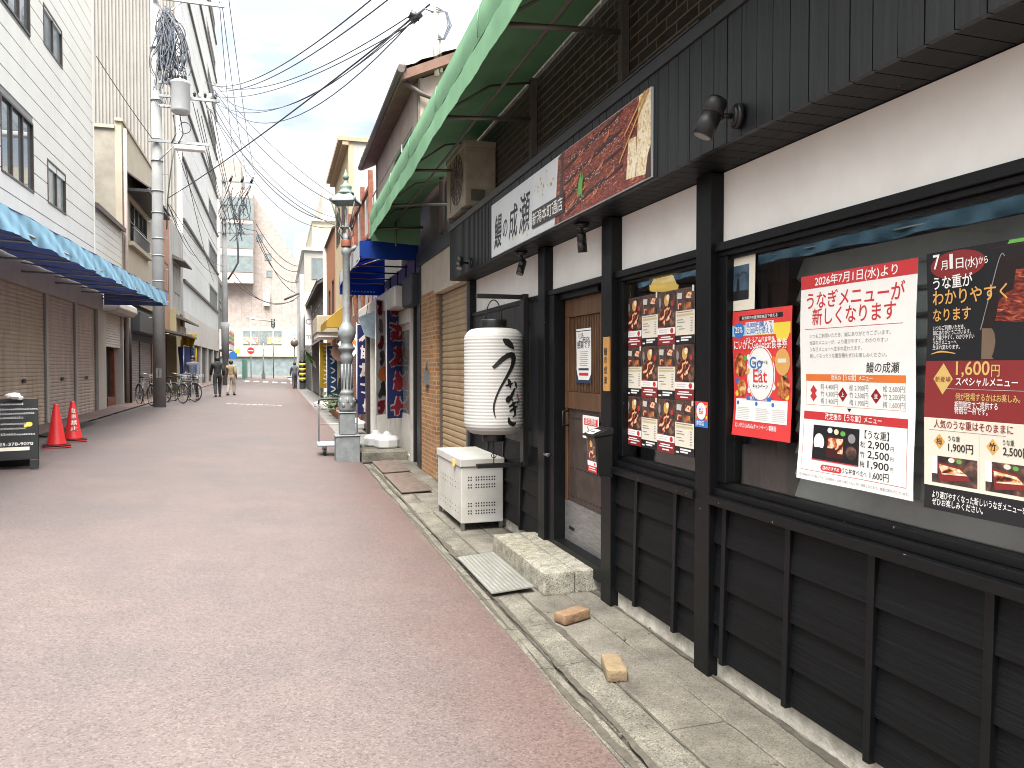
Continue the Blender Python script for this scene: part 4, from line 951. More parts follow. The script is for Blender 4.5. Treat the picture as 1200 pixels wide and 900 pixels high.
# pendant lamp inside the narrower window
M_lampy = mat('amber_lamp_shade', (.80, .52, .14), .5, c2=(.72, .42, .08), scale=6, emit=.10)
pc = onX(778, 332, 2.27)
pl = T('pendant_lamp', 'amber yellow pendant lamp glowing behind the narrower window', 'lamp', (2.27, pc.y, pc.z - .03))
mb = MB(); mb.lathe([(.085, -.045), (.088, -.012), (.078, -.008), (.056, .045), (.015, .048)], (2.27, pc.y, pc.z), 28); P('lamp_shade', mb, M_lampy, pl)
mb = MB(); mb.cyl((2.27, pc.y, pc.z + .05), (2.27, pc.y, 2.49), .005, n=6); P('cord', mb, M_blackm, pl)
# ---- paper on the door
p = Poster('narrow white notice with brush heading pinned on the slatted door', (676, 386), (693, 449.5), X=2.160, seed=3, amp=.002, cat='notice', name='door_notice')
p.sheet(M_paper); m = p.mb; f = p.f; w_, h_ = p.w, p.h; V = p.V
m.m(mat('print_navy', (.02, .035, .08), .5)); poly(m, f, [(0, 0), (w_, 0), (w_, .17 * h_), (w_ * .86, .06 * h_), (w_ * .14, .06 * h_), (0, .26 * h_)], 1); rect(m, f, .14 * w_, V(.765), .84 * w_, V(.725), 1); rect(m, f, .02 * w_, V(.05), .98 * w_, V(.035), 1)
m.m(M_ink); put(m, f, 'いつも', .16 * w_, V(.16), .045, .34 * w_, 'l', .02, 1); put(m, f, 'ご来店', .2 * w_, V(.235), .04, .7 * w_, 'l', .012, 1); put(m, f, '感謝です', .06 * w_, V(.35), .062, .9 * w_, 'l', .012, 1)
m.m(M_grey)
for i in range(8): rect(m, f, (.2 + .04 * (i % 3)) * w_, V(.43 + i * .036), (.8 - .05 * (i % 2)) * w_, V(.42 + i * .036), 1)
m.m(M_red); rect(m, f, .2 * w_, V(.86), .82 * w_, V(.81), 2)
p.layer('printed_text')
p = Poster('white no smoking notice with red title on the dark door board', (683, 486), (702, 517), X=2.148, seed=5, amp=.001, cat='notice', name='door_notice')
p.sheet(M_paper); m = p.mb; f = p.f; w_, h_ = p.w, p.h; m.m(M_red2); rect(m, f, .1 * w_, .58 * h_, .93 * w_, .88 * h_, 1); m.m(M_wh); put(m, f, '店内禁煙', .5 * w_, .64 * h_, .05, .66 * w_, 'c', .01, 2)
m.m(M_ink); brush(m, f, [(.28 * w_, .52 * h_), (.36 * w_, .40 * h_), (.33 * w_, .30 * h_), (.45 * w_, .2 * h_)], [.003, .005, .003, .004], 1); rect(m, f, .22 * w_, .08 * h_, .5 * w_, .14 * h_, 1)
p.layer('printed_text')
# ---- wooden name plate, flyer box, sticker on posts
M_plate = mat('orange_wood_plate', (.52, .27, .075), .45, c2=(.40, .19, .045), scale=5, stretch=(1, 4, .3))
npl = T('name_plate', 'upright orange wooden name plate with black characters beside the door', 'name plate', (2.015, 4.41, 1.40))
mb = MB(); mb.box(2.012, 4.372, 1.395, 2.029, 4.452, 1.742); P('board', mb, M_plate, npl, bevel=.003)
mb = MB(); f = plane((2.0112, 4.452, 1.395), (0, -1, 0), (0, 0, 1), (-1, 0, 0)); mb.m(M_ink)
for ch, v_ in (('鰻', .235), ('の', .18), ('成', .115), ('瀬', .05)): put(mb, f, ch, .04, v_, .052, None, 'c', .012, 0)
P('lettering', mb, None, npl)
fb = T('flyer_box', 'black flyer box with an eel picture hanging on the post by the door', 'flyer box', (1.96, 4.42, .86))
mb = MB(); y0, y1 = 4.335, 4.50
mb.hexa([(1.93, y0, .865), (2.028, y0, .85), (2.028, y1, .85), (1.93, y1, .865), (1.915, y0, 1.105), (2.028, y0, 1.12), (2.028, y1, 1.12), (1.915, y1, 1.105)]); P('case', mb, M_blackm, fb, bevel=.003)
mb = MB(); mb.hexa([(1.895, y0 - .008, 1.107), (2.028, y0 - .008, 1.125), (2.028, y1 + .008, 1.125), (1.895, y1 + .008, 1.107), (1.895, y0 - .008, 1.118), (2.028, y0 - .008, 1.165), (2.028, y1 + .008, 1.165), (1.895, y1 + .008, 1.118)]); P('lid', mb, M_blackm, fb)
def flyer(mx_, x0, dx, y0, y1, z0, dz, nrm, who):
    f = plane((x0, y1, z0), (0, -1, 0), (dx, 0, dz), nrm); W = y1 - y0; H = 1
    mx_.m(M_fooddk); rect(mx_, f, 0, 0, W, H, 1, 5); mx_.m(M_eel); poly(mx_, f, [(.12 * W, .45), (.5 * W, .36), (.85 * W, .5), (.7 * W, .68), (.2 * W, .62)], 2); mx_.m(M_amber); ell(mx_, f, .5 * W, .82, .14 * W, .1, 2)
    mx_.m(M_wh); rect(mx_, f, 0, .2, W, .33, 2, 5); mx_.m(M_red); rect(mx_, f, 0, 0.02, W, .2, 2, 5); rect(mx_, f, 0, .33, .4 * W, .355, 2, 5); mx_.m(M_wh); rect(mx_, f, .15 * W, .13, .85 * W, .16, 3, 5); rect(mx_, f, .1 * W, .07, .9 * W, .09, 3, 5); mx_.m(M_red); ell(mx_, f, .82 * W, .265, .08 * W, .045, 3)
mb = MB(); flyer(mb, 1.928, -.0145, y0 + .012, y1 - .012, .872, .228, (-1, 0, 0), None); P('flyer_face', mb, None, fb)
mb = MB()
fl = MB(); fl.box(0, 0, 0, .001, .001, .001)
f = plane((1.9, y1 - .02, 1.1205), (0, -1, 0), (.9, 0, .35), (0, 0, 1)); mb.m(M_paper); rect(mb, f, .0, .006, .10, .075, 1, 1); mb.m(M_red); rect(mb, f, .02, .03, .08, .045, 2, 1); P('top_sticker', mb, None, fb)
a = onX(815, 470, 2.028); b = onX(831, 502, 2.028)
stt = T('post_sticker', 'red and blue coupon sticker with a white oval on the corner post', 'sticker', (2.028, (a.y + b.y) / 2, b.z))
W, H = .118, a.z - b.z; f = plane((2.0285, 3.355, b.z), (0, -1, 0), (0, 0, 1), (-1, 0, 0))
mb = MB(); rect(mb, f, 0, 0, W, H, 1, 1); P('sheet', mb, M_red2, stt)
mb = MB(); mb.m(M_blue); rect(mb, f, 0, 0, W, .28 * H, 2, 1); mb.m(M_wh); ell(mb, f, .5 * W, .63 * H, .36 * W, .33 * H, 3, 28)
for (x, y, q) in ((.1, .8, M_blue), (.85, .82, M_yel), (.1, .4, M_green), (.9, .4, M_yel)): mb.m(q); ell(mb, f, x * W, y * H, .008, .008, 2, 10)
P('printed_shapes', mb, None, stt)
mb = MB(); mb.m(M_blue); put(mb, f, 'Go To', .5 * W, .68 * H, .024, .36 * W, 'c', .02, 4); mb.m(M_red2); put(mb, f, 'Eat', .5 * W, .52 * H, .032, None, 'c', .03, 4); mb.m(M_wh); put(mb, f, '参加店', .44 * W, .09 * H, .026, .6 * W, 'c', .01, 4)
P('lettering', mb, None, stt)
# ================================================================ RIGHT SIDE NEIGHBOURS
def cloth(name, c, trans=.35, rough=.7, c2=None, scale=2.5):
    if name in MATS: return MATS[name]
    m = mat(name, c, rough, c2=c2 or tuple(x * .8 for x in c), scale=scale, spec=.25, bump=.12, bscale=220)
    t = m.node_tree; N = t.nodes.new; b = t.nodes['Principled BSDF']; o = [n for n in t.nodes if n.type == 'OUTPUT_MATERIAL'][0]
    tr = N('ShaderNodeBsdfTranslucent'); tr.inputs[0].default_value = col4(c); mx_ = N('ShaderNodeMixShader'); mx_.inputs[0].default_value = trans; tr.inputs[0].default_value = col4(alb(name, c))
    t.links.new(b.outputs[0], mx_.inputs[1]); t.links.new(tr.outputs[0], mx_.inputs[2]); t.links.new(mx_.outputs[0], o.inputs[0]); return m
M_gawn = cloth('green_awning_cloth', (.165, .325, .19), .11, c2=(.115, .245, .14), scale=1.6)
M_bawn = cloth('royal_blue_awning_cloth', (.008, .050, .30), .55)
M_tarp = cloth('light_blue_tarp', (.30, .56, .75), .2)
M_pipe = mat('grey_brown_pipe', (.13, .115, .10), .5, metal=.3, scale=6)
M_galv = mat('galvanised_steel', (.50, .52, .53), .45, metal=.6, scale=4)
M_rustp = mat('rust_red_steel', (.33, .10, .045), .75, c2=(.18, .055, .03), scale=9)
# ---- long green awning
ga = T('green_awning', 'long pale green canvas awning over the restaurant front', 'awning', (1.3, 6, 3.4))
axx = lambda y: 1.19 + (y - .5) / 10.9 * .16
def gwave(y, z): return .008 * sin(y * 2.1 + sin(y * .7) * 2) * max(0, (3.64 - z) / .18) + .0035 * sin(y * 9.7 + z * 9 + sin(y * 2.3)) + .0015 * sin(y * 31 + z * 20)
YA0, YA1 = -.6, 11.40
mb = MB()
mb.sheet(lambda a, b: Vector((axx(YA0 + (YA1 - YA0) * a) + gwave(YA0 + (YA1 - YA0) * a, 3.46 + .17 * b) - .004, YA0 + (YA1 - YA0) * a, 3.46 + .17 * b + .004 * sin((YA0 + (YA1 - YA0) * a) * 2.3) * (1 - b))), 160, 3, (.006, 0, 0))
P('valance', mb, M_gawn, ga)
mb = MB()
mb.sheet(lambda a, b: Vector((axx(YA0 + (YA1 - YA0) * a) + .01 - .012 * sin(b * pi), YA0 + (YA1 - YA0) * a, 3.66 + .21 * b)), 120, 5, (.006, 0, 0))
mb.sheet(lambda a, b: Vector((axx(YA0 + (YA1 - YA0) * a) + .012 + (2.11 - axx(YA0 + (YA1 - YA0) * a)) * b, YA0 + (YA1 - YA0) * a, 3.875 + .17 * b - .02 * sin(b * pi) - .006 * sin(b * pi) * abs(sin((YA0 + (YA1 - YA0) * a) * pi / 1.45)))), 160, 8, (0, 0, .006))
mb.hexa([(axx(YA1) + .012, YA1 - .006, 3.44), (2.11, YA1 - .006, 3.40), (2.11, YA1, 3.40), (axx(YA1) + .012, YA1, 3.44), (axx(YA1) + .012, YA1 - .006, 3.87), (2.11, YA1 - .006, 4.04), (2.11, YA1, 4.04), (axx(YA1) + .012, YA1, 3.87)])
for k in range(8):
    y = .35 + k * 1.45; mb.tube([(axx(y) - .008, y, 3.655), (axx(y) - .012, y, 3.76), (axx(y) + .002, y, 3.865)], .003, 5)
P('canopy', mb, M_gawn, ga)
ys = [.9, 2.6, 4.35, 6.1, 7.85, 9.6, 11.3]
for y in ys:
    mb = MB(); mb.tube([(axx(y) + .035, y, 3.60), (2.13, y, 3.66)], .018, 8); mb.tube([(axx(y) + .035, y, 3.62), (1.72, y, 3.90), (2.1, y, 3.97)], .011, 6); P('cross_bar', mb, M_pipe, ga)
mb = MB(); mb.tube([(axx(YA0) + .035, YA0, 3.64), (axx(YA1) + .035, YA1 - .02, 3.64)], .018, 8); P('front_rail', mb, M_pipe, ga)
mb = MB(); mb.tube([(1.66, YA0, 3.73), (1.72, YA1 - .02, 3.73)], .014, 8); P('middle_rail', mb, M_pipe, ga)
for y in (4.35, 6.1): mb = MB(); mb.box(2.075, y - .03, 3.115, 2.125, y + .03, 4.0); P('wall_upright', mb, M_pipe, ga)
mb = MB(); mb.tube([(1.72, 11.3, 3.73), (1.72, 11.3, 3.36)], .012, 6)
P('drop_bar', mb, M_pipe, ga)
# ---- air conditioner on the eave
M_ac = mat('aged_beige_casing', (.42, .37, .29), .55, c2=(.25, .21, .16), scale=3)
ac = T('air_conditioner', 'aged beige air conditioner unit standing on the eave under the green awning', 'air conditioner', (1.95, 7.6, 3.11))
ax0, ax1, ay0, ay1, az0, az1 = 1.80, 2.12, 7.30, 8.14, 3.16, 3.80
mb = MB(); mb.box(ax0, ay0, az0, ax1, ay1, az1); P('case', mb, M_ac, ac, bevel=.01)
mb = MB(); mb.box(ax0 - .008, ay0 - .008, az1 - .05, ax1, ay1 + .008, az1 + .006); P('top_cover', mb, M_ac, ac, bevel=.006)
mb = MB()
for q in (.10, .15, .20, .25): mb.torus((ax0 - .006, ay0 + .34, az0 + .32), q, .004, Matrix.Rotation(pi / 2, 3, 'Y'), 28, 5)
for q in range(6): a = q * pi / 6; mb.tube([(ax0 - .006, ay0 + .34 + .25 * cos(a), az0 + .32 + .25 * sin(a)), (ax0 - .006, ay0 + .34 - .25 * cos(a), az0 + .32 - .25 * sin(a))], .004, 5)
P('fan_guard', mb, M_pipe, ac)
mb = MB(); mb.box(ax0 - .004, ay0 + .64, az0 + .04, ax0 - .001, ay0 + .645, az1 - .06); mb.box(ax0 + .06, ay0 - .012, az0 + .05, ax0 + .2, ay0 - .001, az0 + .16); P('side_cover', mb, M_pipe, ac)
for y in (ay0 + .12, ay1 - .14): mb = MB(); mb.box(ax0 - .01, y, 3.112, ax1, y + .05, 3.159); P('foot', mb, M_pipe, ac)

# ---- generic building pieces
def cells(y0, y1, z0, z1, holes):
    ysx = sorted({y0, y1} | {min(max(h[i], y0), y1) for h in holes for i in (0, 1)}); zs = sorted({z0, z1} | {min(max(h[i], z0), z1) for h in holes for i in (2, 3)})
    for a, b in zip(ysx[:-1], ysx[1:]):
        run = None
        for c, d in zip(zs[:-1], zs[1:]):
            inside = any(h[0] < (a + b) / 2 < h[1] and h[2] < (c + d) / 2 < h[3] for h in holes)
            if inside:
                if run: yield (a, b) + tuple(run); run = None
            else:
                run = [run[0], d] if run else [c, d]
        if run: yield (a, b) + tuple(run)
M_pane = mat('dark_window_glass', (.07, .085, .09), .06, c2=(.03, .04, .045), scale=1.2, spec=.8)
M_alu = mat('aluminium_frame', (.42, .42, .41), .4, metal=.5, scale=5)
M_brz = mat('bronze_frame', (.10, .08, .07), .45, metal=.4, scale=5)
M_curt = mat('pale_frosted_pane', (.30, .36, .36), .15, c2=(.20, .25, .26), scale=1.5, spec=.7)
def window_on(parent, X, sd, y0, y1, z0, z1, n=2, fm_=None, gm=None, fw=.05, rec=.06, nh=1):
    """frame with mullions (part) and its pane (sub-part); sd=+1 when the street is towards +x"""
    fm_ = fm_ or M_brz; gm = gm or M_pane
    f = MB(); a = X - sd * rec; b = X + sd * .012
    f.box(a, y0, z0, b, y1, z0 + fw); f.box(a, y0, z1 - fw, b, y1, z1); f.box(a, y0, z0 + fw, b, y0 + fw, z1 - fw); f.box(a, y1 - fw, z0 + fw, b, y1, z1 - fw)
    for i in range(1, n): q = y0 + (y1 - y0) * i / n; f.box(a, q - fw * .45, z0 + fw, b - sd * .01, q + fw * .45, z1 - fw)
    for i in range(1, nh): q = z0 + (z1 - z0) * i / nh; f.box(a, y0 + fw, q - fw * .3, b - sd * .014, y1 - fw, q + fw * .3)
    fo = P('window', f, fm_, parent)
    g = MB(); g.box(X - sd * (rec + .012), y0 + .01, z0 + .01, X - sd * (rec - .02), y1 - .01, z1 - .01); P('pane', g, gm, fo)
    return fo
def window_yface(parent, Y, x0, x1, z0, z1, n=2, fm_=None, gm=None, fw=.05):
    fm_ = fm_ or M_brz; gm = gm or M_pane; f = MB()
    f.box(x0, Y - .03, z0, x1, Y + .05, z0 + fw); f.box(x0, Y - .03, z1 - fw, x1, Y + .05, z1); f.box(x0, Y - .03, z0 + fw, x0 + fw, Y + .05, z1 - fw); f.box(x1 - fw, Y - .03, z0 + fw, x1, Y + .05, z1 - fw)
    for i in range(1, n): q = x0 + (x1 - x0) * i / n; f.box(q - fw * .4, Y - .028, z0 + fw, q + fw * .4, Y + .05, z1 - fw)
    fo = P('window', f, fm_, parent); g = MB(); g.box(x0 + .01, Y - .012, z0 + .01, x1 - .01, Y + .03, z1 - .01); P('pane', g, gm, fo); return fo
def shutter(parent, X, sd, y0, y1, z0, z1, mt, pitch=.075, label=None, amp=.014, guide=None):
    mb = MB(); n = int((z1 - z0) / pitch)
    vs = []; pr = []
    for i in range(n):
        z = z0 + (z1 - z0) * i / n; h = (z1 - z0) / n
        pr += [(0, z), (amp * .9, z + h * .18), (amp, z + h * .5), (amp * .7, z + h * .85), (0, z + h * .97)]
    pr.append((0, z1))
    k = len(pr)
    for y in (y0, y1): vs += [(X + sd * (dx - .02), y, z) for dx, z in pr]
    mb.add(vs, [(i, i + 1, k + i + 1, k + i) for i in range(k - 1)])
    mb.box(X - sd * .04, y0, z0 - .0, X - sd * .015, y1, z0 + .055)
    o = P('shutter', mb, mt, parent, label)
    if guide:
        g = MB()
        for y in (y0, y1): P('shutter_guide', MB().box(X - sd * .05, y - .03, z0, X + sd * .02, y + .03, z1), guide, o)
    return o
# ---- tile roofed house with brick pillar, tan shutter and white shop doors
M_pink = mat('pinkish_plaster', (.50, .39, .34), .8, c2=(.38, .29, .25), scale=2)
M_beigew = mat('beige_panel', (.52, .46, .38), .7, c2=(.42, .36, .29), scale=2)
M_tanb = brick('tan_face_brick', (.40, .185, .062), (.25, .11, .038), (.36, .30, .22), .215, .062, ms=.008)
M_rbrick = brick('red_brown_brick', (.19, .060, .045), (.12, .04, .032), (.16, .12, .10), .22, .075, ms=.009)
M_tans = mat('tan_shutter_paint', (.37, .265, .15), .5, c2=(.29, .20, .11), scale=3, stretch=(1, 1, .4))
M_gshut = mat('grey_shutter_paint', (.33, .29, .27), .5, c2=(.24, .21, .2), scale=4)
M_roof = mat('grey_brown_roof_tile', (.20, .17, .155), .7, c2=(.12, .10, .092), scale=6)
M_soff = mat('brown_eave_wood', (.24, .125, .085), .7, c2=(.16, .08, .055), scale=5)
M_wall = flat('dull_core_wall', (.26, .25, .24), .8)
hs = T('tile_roofed_house', 'pinkish two storey house with tiled gable roof, tan brick and shutter below', 'house', (2.1, 12.5, 0))
mb = MB(); mb.box(2.25, 8.32, 0, 8, 17.0, 3.25); mb.box(2.25, 9.8, 3.25, 8, 14.1, 5.3); P('core_wall', mb, M_wall, hs)
shutter(hs, 2.12, -1, 8.45, 9.93, .05, 2.52, M_tans, .075, guide=M_pipe)
mb = MB(); mb.box(2.02, 8.32, 2.53, 2.25, 9.95, 2.60); mb.box(2.06, 8.32, 2.601, 2.25, 11.1, 3.05); mb.box(2.09, 8.32, .0, 2.24, 8.40, 2.52); P('beige_lintel', mb, M_beigew, hs)
mb = MB(); mb.box(2.03, 8.32, 3.052, 2.25, 11.3, 3.25); P('lintel_flashing', mb, M_trim, hs)
mb = MB(); mb.box(2.055, 9.965, -.05, 2.25, 11.05, 2.60); P('brick_pillar', mb, M_tanb, hs)
mb = MB(); mb.box(2.04, 11.06, 0, 2.22, 11.18, 3.05); mb.box(2.05, 10.9, 0, 2.054, 11.05, .001); P('corner_trim', mb, M_trim, hs)
shutter(hs, 2.14, -1, 11.46, 11.86, .02, 2.45, M_gshut, .075)
mb = MB(); mb.box(2.06, 11.20, 0, 2.24, 11.44, 2.5); mb.box(2.09, 11.88, 0, 2.24, 11.97, 2.5); P('black_shutter_post', mb, M_blackm, hs)
mb = MB(); mb.box(1.93, 11.20, 2.50, 2.24, 12.05, 2.96); P('dark_shutter_case', mb, mat('dark_navy_case', (.012, .016, .03), .5), hs, bevel=.02)
# pink second floor
hol = [(10.3, 12.0, 4.2, 4.85)]
mb = MB()
for a, b, c, d in cells(9.8, 14.1, 4.10, 5.32, hol): mb.box(1.80, a, c, 2.248, b, d)
P('plaster_wall', mb, M_pink, hs)
window_on(hs, 1.82, -1, 10.3, 12.0, 4.2, 4.85, 2, M_alu, M_pane)
mb = MB()
for z in (4.15, 4.35, 4.55): mb.tube([(1.64, 10.2, z), (1.64, 13.4, z)], .012, 6)
for k in (0, 4): y = 10.2 + k * .8; mb.tube([(1.8, y, 4.15), (1.64, y, 4.15), (1.64, y, 4.55)], .012, 6)
P('window_railing', mb, M_alu, hs)
for y in (9.78, 14.02): P('corner_board', MB().box(1.785, y, 4.1, 1.81, y + .10, 5.3), mat('weathered_wood', (.30, .25, .20), .8, c2=(.18, .14, .11), scale=6), hs)
def gable_roof(parent, xe, ze, xr, zr_, y0, y1, mt, soff, rows=11, tw=.27):
    """tiled slope towards the street: eave (xe, ze), ridge (xr, zr_)"""
    mb = MB(); n = int((y1 - y0) / tw); d = Vector((xr - xe, 0, zr_ - ze)); ln = d.length; d /= ln; nn = Vector((-d.z, 0, d.x))
    def f(a, b):
        y = y0 + (y1 - y0) * a; q = b * ln; st = (b * rows) % 1
        h = .035 * (abs(sin(pi * (a * n))) ** .7) + .03 * (1 - st)
        p = Vector((xe, y, ze)) + d * q + nn * h; return p
    mb.grid(f, n * 6, rows * 3, False)
    for k in range(n + 1): y = y0 + (y1 - y0) * k / n; mb.tube([Vector((xe - .012, y, ze + .012)), Vector((xe + .05, y, ze + .04))], .045, 8)
    P('roof_tiles', mb, mt, parent)
    mb = MB(); mb.prism([(xe, y0, ze - .02), (xr, y0, zr_ - .02), (xr + (xr - xe), y0, ze - .02), (xr + (xr - xe), y0, ze - .14), (xr, y0, zr_ - .14), (xe, y0, ze - .14)], (0, y1 - y0, 0)); P('roof_boards', mb, soff, parent)
    mb = MB(); mb.tube([(xr, y0 - .03, zr_ + .07), (xr, y1 + .03, zr_ + .07)], .11, 10); P('ridge', mb, mt, parent)
    mb = MB(); mb.grid(lambda a, b: (2 * xr - xe + (xe - xr) * 2 * 0 + (xr - (2 * xr - xe)) * b, y0 + (y1 - y0) * a, ze + (zr_ - ze) * b + .02), 2, 2, False); P('back_slope', mb, mt, parent)
gable_roof(hs, 1.54, 5.34, 4.6, 6.75, 9.62, 14.25, M_roof, M_soff)
mb = MB(); mb.prism([(1.85, 9.80, 5.32), (7.2, 9.80, 5.32), (4.6, 9.80, 6.6)], (0, .1, 0)); P('gable_wall', mb, M_pink, hs)
mb = MB(); mb.tube([(1.52, 9.5, 5.30), (1.52, 14.3, 5.26)], .05, 8); mb.tube([(1.53, 9.75, 5.27), (1.8, 9.72, 5.1), (2.08, 9.70, 5.0), (2.08, 9.70, 3.3)], .035, 8); P('gutter_pipe', mb, mat('dark_brown_gutter', (.12, .09, .08), .5), hs)
# white aluminium shop doors
M_wdoor = mat('off_white_aluminium', (.56, .54, .49), .45, metal=.1, c2=(.45, .43, .39), scale=4)
M_shopgl = mat('shop_door_glass', (.36, .37, .35), .08, c2=(.13, .14, .14), scale=1.6, spec=.8)
ds = P('white_door_frame', MB().box(2.06, 12.0, 0, 2.2, 12.12, 2.5).box(2.06, 17.4, 0, 2.2, 17.5, 2.5).box(2.04, 12.121, 2.28, 2.2, 17.39, 2.5).box(2.06, 12.121, .02, 2.2, 17.39, .10), M_wdoor, hs)
for k in range(4):
    y0 = 12.13 + k * 1.31; y1 = y0 + 1.30; x = 2.10 + .03 * (k % 2)
    fr = MB(); fr.box(x, y0, .105, x + .04, y0 + .09, 2.275); fr.box(x, y1 - .09, .105, x + .04, y1, 2.275); fr.box(x, y0 + .091, 2.17, x + .04, y1 - .091, 2.275); fr.box(x, y0 + .091, .105, x + .04, y1 - .091, .75)
    d_ = P('sliding_door', fr, M_wdoor, hs); P('pane', MB().box(x + .012, y0 + .09, .75, x + .026, y1 - .09, 2.17), M_shopgl, d_)
P('shop_lintel', MB().box(1.80, 12.06, 2.52, 2.24, 17.5, 2.86), M_wdoor, hs, bevel=.03)
P('upper_band', MB().box(2.08, 11.2, 3.0, 2.249, 17.5, 3.25), mat('violet_grey_panel', (.24, .23, .40), .6), hs)
for k in range(7): P('panel_bar', MB().box(2.06, 11.6 + k * .9, 3.0, 2.079, 11.65 + k * .9, 3.25), M_blackm, hs)
# ---- royal blue awning
ba = T('blue_awning', 'royal blue canvas awning above the white shop doors', 'awning', (1.65, 13.2, 3.1))
bx0, by0, by1 = 1.20, 11.46, 15.2
mb = MB(); mb.sheet(lambda a, b: Vector((bx0 + .012 * sin(a * 14) * (1 - b), by0 + (by1 - by0) * a, 3.16 + .24 * b)), 40, 3, (.005, 0, 0)); P('valance', mb, mat('white_awning_valance', (.62, .63, .66), .7), ba)
mb = MB(); mb.sheet(lambda a, b: Vector((bx0 + (2.09 - bx0) * a, by0, 3.18 + .26 * b + .008 * sin(a * 9))), 14, 3, (0, .005, 0))
mb.sheet(lambda a, b: Vector((bx0 + (2.09 - bx0) * a, by1, 2.98 + (.42 + .34 * a) * b)), 14, 3, (0, .005, 0))
mb.sheet(lambda a, b: Vector((bx0 + .008 + (2.09 - bx0) * b, by0 + .01 + (by1 - by0 - .02) * a, 3.42 + .34 * b - .015 * abs(sin(a * pi * 4)))), 40, 6, (0, 0, .005)); P('canopy', mb, M_bawn, ba)
for k in range(5):
    y = by0 + .05 + (by1 - by0 - .1) * k / 4; mb = MB(); mb.tube([(bx0 + .02, y, 3.40), (2.09, y, 3.72)], .016, 6); mb.tube([(bx0 + .02, y, 3.2), (2.09, y, 3.2)], .014, 6); P('cross_bar', mb, M_blackm, ba)
mb = MB(); mb.tube([(bx0 + .02, by0, 3.2), (bx0 + .02, by1, 3.2)], .014, 6); P('front_rail', mb, M_blackm, ba)
mb = MB(); f = plane((1.35, by1 - .004, 3.03), (1, 0, 0), (0, 0, 1), (0, -1, 0)); mb.m(M_lblue)
for q in range(9): brush(mb, f, [(.02 + q * .06, .0), (.045 + q * .06, .035), (.05 + q * .06, .004)], [.003, .004, .003], 1, 3)
P('script_lettering', mb, None, ba)
# ---- low shop with red brown brick, rusty frame above
rbq = T('brick_shop', 'low shop with red brown brick front and a rusty steel frame above it', 'shop', (2.1, 20.0, 0))
mb = MB(); mb.box(2.3, 17.52, 0, 8, 23.0, 3.0); mb.box(2.9, 17.52, 3.0, 8, 23.0, 5.6); P('core_wall', mb, M_wall, rbq)
mb = MB()
for a, b, c, d in cells(17.52, 23.0, 0, 3.0, [(19.3, 20.6, .1, 2.2)]): mb.box(2.10, a, c, 2.299, b, d)
P('brick_wall', mb, M_rbrick, rbq)
P('door', MB().box(2.18, 19.32, .1, 2.25, 20.58, 2.19), mat('dark_brown_door', (.06, .035, .025), .5), rbq)
P('entrance_pillar', MB().box(1.98, 17.52, 0, 2.098, 17.75, 2.9), mat('dark_plum_pillar', (.05, .03, .03), .5), rbq)
for y in (17.7, 19.4, 21.1, 22.9):
    P('steel_post', MB().box(2.06, y - .05, 3.0, 2.16, y + .05, 6.1), M_rustp, rbq)
mb = MB()
for z in (3.6, 4.6, 5.7): mb.box(2.07, 17.7, z, 2.15, 22.9, z + .09)
P('steel_rail', mb, M_rustp, rbq)
mb = MB(); mb.beam((2.12, 17.75, 3.05), (2.12, 19.35, 4.6), .06, .06); mb.beam((2.12, 21.1, 4.65), (2.12, 22.85, 5.7), .06, .06); P('steel_brace', mb, M_rustp, rbq)
for y0, y1 in ((17.85, 19.2), (19.6, 20.9), (21.3, 22.7)): P('white_sheet_panel', MB().box(2.18, y0, 3.05, 2.22, y1, 5.9), mat('weathered_white_sheet', (.56, .56, .54), .7, c2=(.40, .40, .38), scale=2), rbq)
# ---- cream building with weathered side
M_crm = mat('cream_plaster', (.60, .47, .29), .8, c2=(.50, .39, .24), scale=2)
M_wside = mat('weathered_white_wall', (.56, .55, .52), .8, c2=(.36, .34, .31), scale=1.6, stretch=(1, 1, .3))
cb = T('cream_building', 'narrow three storey cream building with weathered white side wall', 'building', (2.1, 25.8, 0))
P('side_wall', MB().box(2.25, 23.05, 0, 9, 28.5, 8.3), M_wside, cb)
mb = MB()
hl = [(24.0, 25.5, 5.8, 7.0), (26.2, 27.8, 5.8, 7.0), (23.6, 27.8, .1, 2.5), (23.8, 25.2, 3.9, 5.2)]
for a, b, c, d in cells(23.05, 28.5, 0, 8.3, hl): mb.box(2.10, a, c, 2.249, b, d)
P('front_wall', mb, M_crm, cb)
for q in hl[:2] + hl[3:]: window_on(cb, 2.10, -1, *q)
P('cornice', MB().box(1.80, 22.98, 8.302, 9.05, 28.6, 8.42).box(1.92, 23.0, 8.18, 2.098, 28.55, 8.30), mat('cream_cornice', (.50, .38, .24), .7), cb)
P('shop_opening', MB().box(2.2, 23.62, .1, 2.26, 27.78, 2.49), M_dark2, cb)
ya = T('yellow_awning', 'small yellow awning on the cream building', 'awning', (1.8, 25, 2.9))
mb = MB(); mb.sheet(lambda a, b: Vector((1.45 + .65 * b, 23.3 + 3.2 * a, 2.95 + .55 * b + .03 * sin(a * 26))), 40, 4, (0, 0, .006)); mb.sheet(lambda a, b: Vector((1.45, 23.3 + 3.2 * a, 2.72 + .23 * b)), 20, 2, (.006, 0, 0)); mb.prism([(1.46, 23.3, 2.74), (1.46, 23.3, 2.95), (2.09, 23.3, 3.48), (2.09, 23.3, 2.74)], (0, .01, 0))
P('canopy', mb, cloth('yellow_awning_cloth', (.58, .36, .05), .3), ya)
for y in (23.35, 26.45): mb = MB(); mb.tube([(1.46, y, 2.9), (2.09, y, 2.9)], .015, 6); P('cross_bar', mb, M_blackm, ya)
be = T('beige_canopy', 'beige box canopy beyond the yellow awning', 'canopy', (1.7, 28.5, 2.9))
